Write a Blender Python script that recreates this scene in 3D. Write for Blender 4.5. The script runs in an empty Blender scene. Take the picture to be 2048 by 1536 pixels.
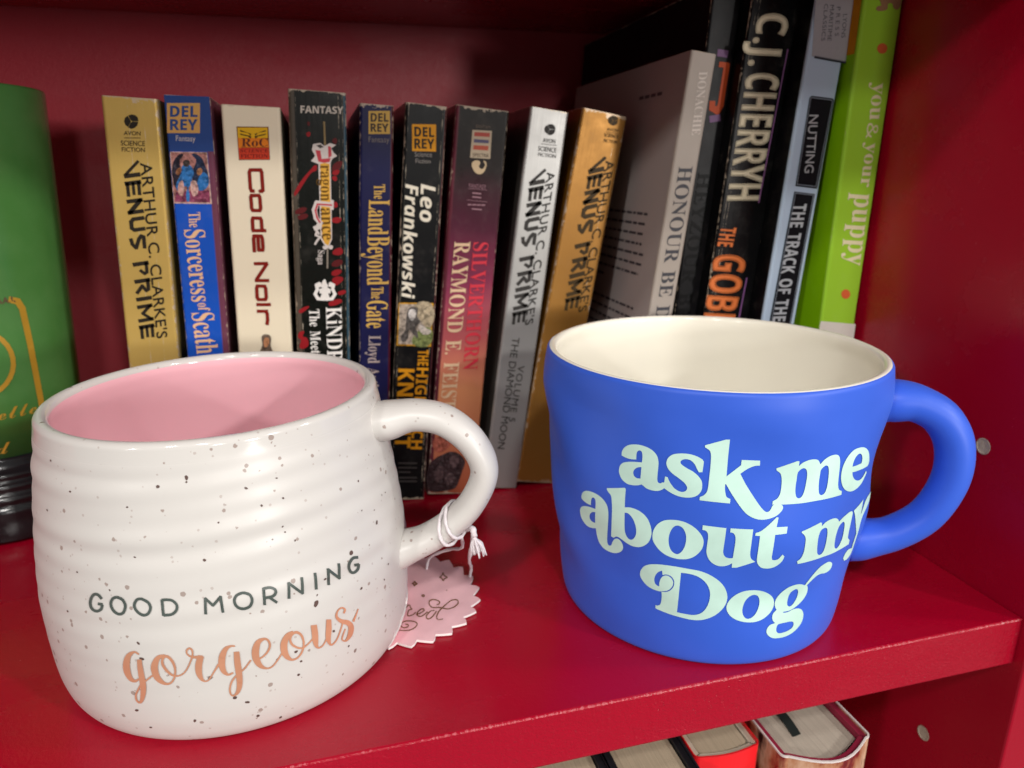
import bpy, bmesh, math, random, json
import numpy as np
from mathutils import Vector, Matrix
from mathutils.geometry import delaunay_2d_cdt

random.seed(7)
S = bpy.context.scene
COL = S.collection

# ---------------------------------------------------------------- camera
cam_d = bpy.data.cameras.new('camera'); cam = bpy.data.objects.new('camera', cam_d); COL.objects.link(cam)
yaw, pitch, roll = 0.260796621, 0.289481098, -0.00346926
cy, sy = math.cos(yaw), math.sin(yaw)
fw = Vector((sy*math.cos(pitch), cy*math.cos(pitch), -math.sin(pitch)))
rt = Vector((cy, -sy, 0)); up = rt.cross(fw)
r2 = rt*math.cos(roll) + up*math.sin(roll); u2 = -rt*math.sin(roll) + up*math.cos(roll)
cam.matrix_world = Matrix(((r2.x, u2.x, -fw.x, 0), (r2.y, u2.y, -fw.y, 0), (r2.z, u2.z, -fw.z, 0.145), (0, 0, 0, 1)))
cam_d.sensor_width = 36; cam_d.lens = 1414.163/2048*36
cam_d.clip_start = 0.01; cam_d.clip_end = 50
cam_d.dof.use_dof = True; cam_d.dof.focus_distance = 0.190; cam_d.dof.aperture_fstop = 17.0
S.camera = cam

# ---------------------------------------------------------------- world, lamps, exposure
W = bpy.data.worlds.new('World'); S.world = W; W.use_nodes = True
W.node_tree.nodes['Background'].inputs[0].default_value = (1.0, .95, .92, 1)
W.node_tree.nodes['Background'].inputs[1].default_value = 0.20
S.view_settings.view_transform = 'Standard'; S.view_settings.look = 'None'
S.view_settings.exposure = 0.0; S.view_settings.gamma = 1.0; S.view_settings.use_curve_mapping = False
S.cycles.use_denoising = True
S.cycles.max_bounces = 8
def ceiling_or_fill_lamp(az, el, dist, power, size, col=(1, .965, .925)):
    """store ceiling lamps and added low fill lamps out in front of the bookcase; az is measured from straight ahead, + to the right"""
    a, e = math.radians(az), math.radians(el)
    tgt = Vector((.04, .22, .08))
    p = tgt + dist*Vector((math.sin(a)*math.cos(e), -math.cos(a)*math.cos(e), math.sin(e)))
    l = bpy.data.lights.new('ceiling_or_fill_lamp', 'AREA'); l.shape = 'DISK'; l.size = size; l.energy = power; l.color = col
    o = bpy.data.objects.new('ceiling_or_fill_lamp', l); COL.objects.link(o); o.location = p
    o.rotation_euler = (tgt - p).to_track_quat('-Z', 'Y').to_euler()
ceiling_or_fill_lamp(41, 22, 2.8, 30, .16)
ceiling_or_fill_lamp(69, 32, 2.6, 12, .16)
ceiling_or_fill_lamp(-6, 42, 2.4, 15, .16)
ceiling_or_fill_lamp(-30, 44, 2.4, 15, .16)
ceiling_or_fill_lamp(27, 4, 4.5, 64, .45)  # added low fill in place of bounce from the lit room in front
ceiling_or_fill_lamp(6, 9, 4.5, 24, .40)  # part of the low fill, spread to lighten the right-hand spines
ceiling_or_fill_lamp(-48, 20, 3.4, 23, .2)

# ---------------------------------------------------------------- helpers
def lin(h):
    if isinstance(h, str):
        v = [int(h[i:i+2], 16)/255 for i in (0, 2, 4)]
    else: v = h
    return tuple((c/12.92 if c <= .04045 else ((c + .055)/1.055)**2.4) for c in v) + (1,)
def meshobj(name, verts, faces, mats, parent=None, mi=None, smooth=False, loc=None):
    me = bpy.data.meshes.new(name); me.from_pydata([tuple(v) for v in verts], [], faces)
    for m in (mats if isinstance(mats, (list, tuple)) else [mats]): me.materials.append(m)
    if mi is not None: me.polygons.foreach_set('material_index', mi)
    if smooth: me.polygons.foreach_set('use_smooth', [True]*len(me.polygons))
    me.update()
    o = bpy.data.objects.new(name, me); COL.objects.link(o)
    if parent: o.parent = parent
    if loc: o.location = loc
    return o
def thing(name, label, cat, loc=(0, 0, 0), group=None):
    o = bpy.data.objects.new(name, None); COL.objects.link(o); o.location = loc; o.empty_display_size = .02
    o['label'] = label; o['category'] = cat
    if group: o['group'] = group
    return o
def bm_obj(name, bm, mats, parent=None, smooth=False):
    me = bpy.data.meshes.new(name); bm.to_mesh(me); bm.free()
    for m in (mats if isinstance(mats, (list, tuple)) else [mats]): me.materials.append(m)
    if smooth: me.polygons.foreach_set('use_smooth', [True]*len(me.polygons))
    o = bpy.data.objects.new(name, me); COL.objects.link(o)
    if parent: o.parent = parent
    return o
def box_bm(x0, x1, y0, y1, z0, z1, bev=0, seg=2):
    bm = bmesh.new(); bmesh.ops.create_cube(bm, size=1)
    for v in bm.verts:
        v.co = Vector((x0 + (v.co.x + .5)*(x1 - x0), y0 + (v.co.y + .5)*(y1 - y0), z0 + (v.co.z + .5)*(z1 - z0)))
    if bev: bmesh.ops.bevel(bm, geom=bm.edges[:], offset=bev, segments=seg, profile=.5, affect='EDGES')
    return bm

# ---- node helper
class N:
    def __init__(s, name):
        s.m = bpy.data.materials.new(name); s.m.use_nodes = True; s.t = s.m.node_tree
        s.b = s.t.nodes['Principled BSDF']
    def n(s, typ, **k):
        x = s.t.nodes.new(typ)
        for a, b in k.items():
            if a.startswith('i_'):
                key = a[2:]; x.inputs[int(key) if key.isdigit() else key].default_value = b
            else: setattr(x, a, b)
        return x
    def l(s, a, b): s.t.links.new(a, b)
    def math(s, op, a, b=None, clamp=False):
        x = s.t.nodes.new('ShaderNodeMath'); x.operation = op; x.use_clamp = clamp
        for i, v in enumerate((a, b)):
            if v is None: continue
            if isinstance(v, (int, float)): x.inputs[i].default_value = v
            else: s.l(v, x.inputs[i])
        return x.outputs[0]
    def ramp(s, f, a, b):     # smoothstep a..b -> 0..1
        x = s.t.nodes.new('ShaderNodeMapRange'); x.interpolation_type = 'SMOOTHSTEP'
        s.l(f, x.inputs[0]); x.inputs[1].default_value = a; x.inputs[2].default_value = b
        return x.outputs[0]
    def mix(s, f, a, b):
        x = s.t.nodes.new('ShaderNodeMix'); x.data_type = 'RGBA'
        for i, v in ((0, f), (6, a), (7, b)):
            if isinstance(v, (int, float, tuple)): x.inputs[i].default_value = v
            else: s.l(v, x.inputs[i])
        return x.outputs[2]
    def co(s): return s.n('ShaderNodeTexCoord').outputs['Object']
    def noise(s, co, scale, detail=4, rough=.55, stretch=None):
        if stretch:
            mp = s.n('ShaderNodeMapping'); mp.inputs['Scale'].default_value = stretch; s.l(co, mp.inputs[0]); co = mp.outputs[0]
        x = s.n('ShaderNodeTexNoise'); x.inputs['Scale'].default_value = scale; x.inputs['Detail'].default_value = detail
        x.inputs['Roughness'].default_value = rough; s.l(co, x.inputs['Vector']); return x.outputs[0]
    def bump(s, h, strength, dist):
        x = s.n('ShaderNodeBump'); x.inputs['Strength'].default_value = strength; x.inputs['Distance'].default_value = dist
        s.l(h, x.inputs['Height']); s.l(x.outputs[0], s.b.inputs['Normal'])
    def set(s, **k):
        for a, v in k.items():
            a = {'color': 'Base Color', 'rough': 'Roughness', 'metal': 'Metallic', 'coat': 'Coat Weight', 'coatr': 'Coat Roughness', 'spec': 'Specular IOR Level', 'sheen': 'Sheen Weight', 'sss': 'Subsurface Weight'}[a]
            if isinstance(v, (int, float, tuple)): s.b.inputs[a].default_value = v
            else: s.l(v, s.b.inputs[a])
        return s
_plain = {}
def ink(hexcol, rough=.45, metal=0.0, gain=1.0, mottle=False):
    key = (hexcol, rough, metal, gain, mottle)
    if key not in _plain:
        n = N('printed_ink'); c = lin(hexcol); c = tuple(min(.9, v*gain) for v in c[:3]) + (1,)
        co = n.co(); f = n.noise(co, 700, 5)
        if mottle:      # painted picture: broken brushy tones
            f2 = n.noise(co, 420, 5, .7); f3 = n.noise(co, 900, 3, .7)
            c2 = n.mix(n.ramp(f2, .42, .62), c, tuple(v*.38 for v in c[:3]) + (1,))
            c = c2 = n.mix(n.math('MULTIPLY', n.ramp(f3, .52, .68), .55), c2, tuple(min(.8, v*1.5 + .08) for v in c[:3]) + (1,))
            n.set(color=c2, rough=rough, spec=.12); _plain[key] = n.m; return n.m
        n.set(color=n.mix(n.math('MULTIPLY', n.ramp(f, .5, .75), .22), c, tuple(v*.75 for v in c[:3]) + (1,)), rough=rough, metal=metal, spec=.10)
        _plain[key] = n.m
    return _plain[key]

# ---- flat printed shapes: outlines -> triangles
def catmull(pts, n=6):
    """closed loop; points (x, y, corner)"""
    m = len(pts); out = []
    for i in range(m):
        p0, p1, p2, p3 = pts[i-1], pts[i], pts[(i+1) % m], pts[(i+2) % m]
        a = Vector(p1[:2]); b = Vector(p2[:2])
        ta = Vector((0, 0)) if p1[2] else (b - Vector(p0[:2]))
        tb = Vector((0, 0)) if p2[2] else (Vector(p3[:2]) - a)
        ch = (b - a).length
        for t_, o_, e_ in ((ta, p0, p1), (tb, p3, p2)):
            pass
        if p1[2]: ta = (b - a)
        else: ta = ta.normalized()*ch if ta.length else ta
        if p2[2]: tb = (b - a)
        else: tb = tb.normalized()*ch if tb.length else tb
        for k in range(n):
            t = k/n
            q = (2*t**3 - 3*t*t + 1)*a + (t**3 - 2*t*t + t)*ta + (-2*t**3 + 3*t*t)*b + (t**3 - t*t)*tb
            out.append((q.x, q.y))
    return out
def fill(loops, evenodd=True, grid=0, maxseg=0):
    """triangulate loops (any unit near 1 = 1 mm); returns (points, triangles)"""
    P, E, segs = [], [], []
    for lp in loops:
        q = [lp[0]]
        for a in lp[1:]:
            if abs(a[0]-q[-1][0]) + abs(a[1]-q[-1][1]) > 1e-4: q.append(a)
        if len(q) > 2 and abs(q[0][0]-q[-1][0]) + abs(q[0][1]-q[-1][1]) < 1e-4: q.pop()
        if len(q) < 3: continue
        if maxseg:
            r = []
            for i in range(len(q)):
                a, b = q[i], q[(i+1) % len(q)]; k = max(1, int(math.hypot(b[0]-a[0], b[1]-a[1])/maxseg))
                r += [(a[0] + (b[0]-a[0])*j/k, a[1] + (b[1]-a[1])*j/k) for j in range(k)]
            q = r
        s = len(P); P += q; E += [(s+i, s+(i+1) % len(q)) for i in range(len(q))]
        segs += [(q[i], q[(i+1) % len(q)]) for i in range(len(q))]
    if not P: return [], []
    A = np.array([s[0] for s in segs]); B = np.array([s[1] for s in segs])
    def wind(c):
        c = np.asarray(c); out = np.zeros(len(c), int)
        for i, (x, y) in enumerate(c):
            upw = (A[:, 1] <= y) & (B[:, 1] > y); dn = (A[:, 1] > y) & (B[:, 1] <= y)
            cr = (B[:, 0]-A[:, 0])*(y-A[:, 1]) - (x-A[:, 0])*(B[:, 1]-A[:, 1])
            if evenodd: out[i] = (np.sum((upw & (cr > 0)) | (dn & (cr < 0)))) % 2
            else: out[i] = np.sum(upw & (cr > 0)) - np.sum(dn & (cr < 0))
        return out
    if grid:
        mn = A.min(0); mx = A.max(0); g = []
        ny = int((mx[1]-mn[1])/grid) + 1
        for j in range(ny + 1):
            y = mn[1] + j*grid
            for i in range(int((mx[0]-mn[0])/grid) + 2): g.append((mn[0] + (i + .5*(j % 2))*grid, y + .0137*grid))
        w = wind(g); P += [p for p, k in zip(g, w) if k]
    r = delaunay_2d_cdt([Vector(p) for p in P], E, [], 0, 1e-5)
    V = [(v.x, v.y) for v in r[0]]; F = [f for f in r[2]]
    if not F: return [], []
    cen = [(sum(V[i][0] for i in f)/3, sum(V[i][1] for i in f)/3) for f in F]
    w = wind(cen)
    F = [f for f, k in zip(F, w) if k]
    return V, F

# ---------------------------------------------------------------- mug surfaces (shared)
def hermite(xs, ys, x):
    n = len(xs)
    if x <= xs[0]: return ys[0]
    if x >= xs[-1]: return ys[-1]
    i = max(k for k in range(n - 1) if xs[k] <= x)
    def sl(k):
        if k == 0: return (ys[1] - ys[0]) / (xs[1] - xs[0])
        if k == n - 1: return (ys[-1] - ys[-2]) / (xs[-1] - xs[-2])
        a = (ys[k] - ys[k - 1]) / (xs[k] - xs[k - 1]); b = (ys[k + 1] - ys[k]) / (xs[k + 1] - xs[k])
        return 0 if a * b <= 0 else 2 * a * b / (a + b)
    h = xs[i + 1] - xs[i]; t = (x - xs[i]) / h
    return ((2*t**3 - 3*t*t + 1) * ys[i] + (t**3 - 2*t*t + t) * h * sl(i)
            + (-2*t**3 + 3*t*t) * ys[i + 1] + (t**3 - t*t) * h * sl(i + 1))

BLUE_C, BLUE_H = (0.1237, 0.2051), 0.0898
PINK_C, PINK_H = (-0.0329, 0.2186), 0.0840
BLUE_P = ([0, .0008, .0022, .0054, .0108, .018, .0314, .0449, .0584, .0718, .0835, .0898],
          [.0461, .0472, .0478, .0483, .0488, .0493, .0510, .0528, .0537, .0543, .0545, .0541])
PINK_P = ([0, .0009, .0022, .005, .01, .0168, .0294, .042, .0546, .0672, .0781, .084],
          [.0474, .0494, .0506, .0518, .0528, .0533, .0536, .0527, .0511, .0492, .0473, .0463])
def blue_rho(th, z):
    r = hermite(BLUE_P[0], BLUE_P[1], z)
    k = min(1.0, max(0.0, z / BLUE_H)) ** 2
    r *= 1 + 0.010 * k * math.cos(2 * (th - math.radians(-31)))
    u = min(1.0, max(0.0, (z - .004) / .02)) * min(1.0, max(0.0, (BLUE_H - z) / .012))
    r += u * (0.00066 * math.sin(3 * th + 60 * z + 1.0) * math.sin(95 * z + 1.3 * math.sin(2 * th))
              + 0.00056 * math.sin(5 * th - 110 * z + 2.2) + 0.00034 * math.sin(7 * th + 160 * z))
    return r
def pink_rho(th, z):
    r = hermite(PINK_P[0], PINK_P[1], z)
    k = min(1.0, max(0.0, z / PINK_H)) ** 2
    r *= 1 + 0.012 * k * math.cos(2 * (th - math.radians(40)))
    u = min(1.0, max(0.0, (z - .014) / .045)) * min(1.0, max(0.0, (.079 - z) / .004))
    zz = z + 0.0016 * math.sin(th * 2 + .7) + .0008 * math.sin(3 * th)
    v = .55 + .45 * math.sin(2 * th + 90 * z)
    r += u * (0.00020 * v * math.sin(2 * math.pi * zz / .0098) + 0.00010 * math.sin(2 * math.pi * zz / .0063 + 2 * math.sin(th)))
    return r
def mug_pt(c, f, th, z, off=0.0):
    e = 1e-4
    p = lambda a, b: (c[0] + f(a, b) * math.cos(a), c[1] + f(a, b) * math.sin(a), b)
    x = p(th, z)
    if not off: return x
    ta = [(q - w) / (2*e) for q, w in zip(p(th + e, z), p(th - e, z))]
    tb = [(q - w) / (2*e) for q, w in zip(p(th, z + e), p(th, z - e))]
    n = (ta[1]*tb[2] - ta[2]*tb[1], ta[2]*tb[0] - ta[0]*tb[2], ta[0]*tb[1] - ta[1]*tb[0])
    l = math.sqrt(sum(v*v for v in n)) or 1
    return tuple(a + off * b / l for a, b in zip(x, n))

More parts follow.
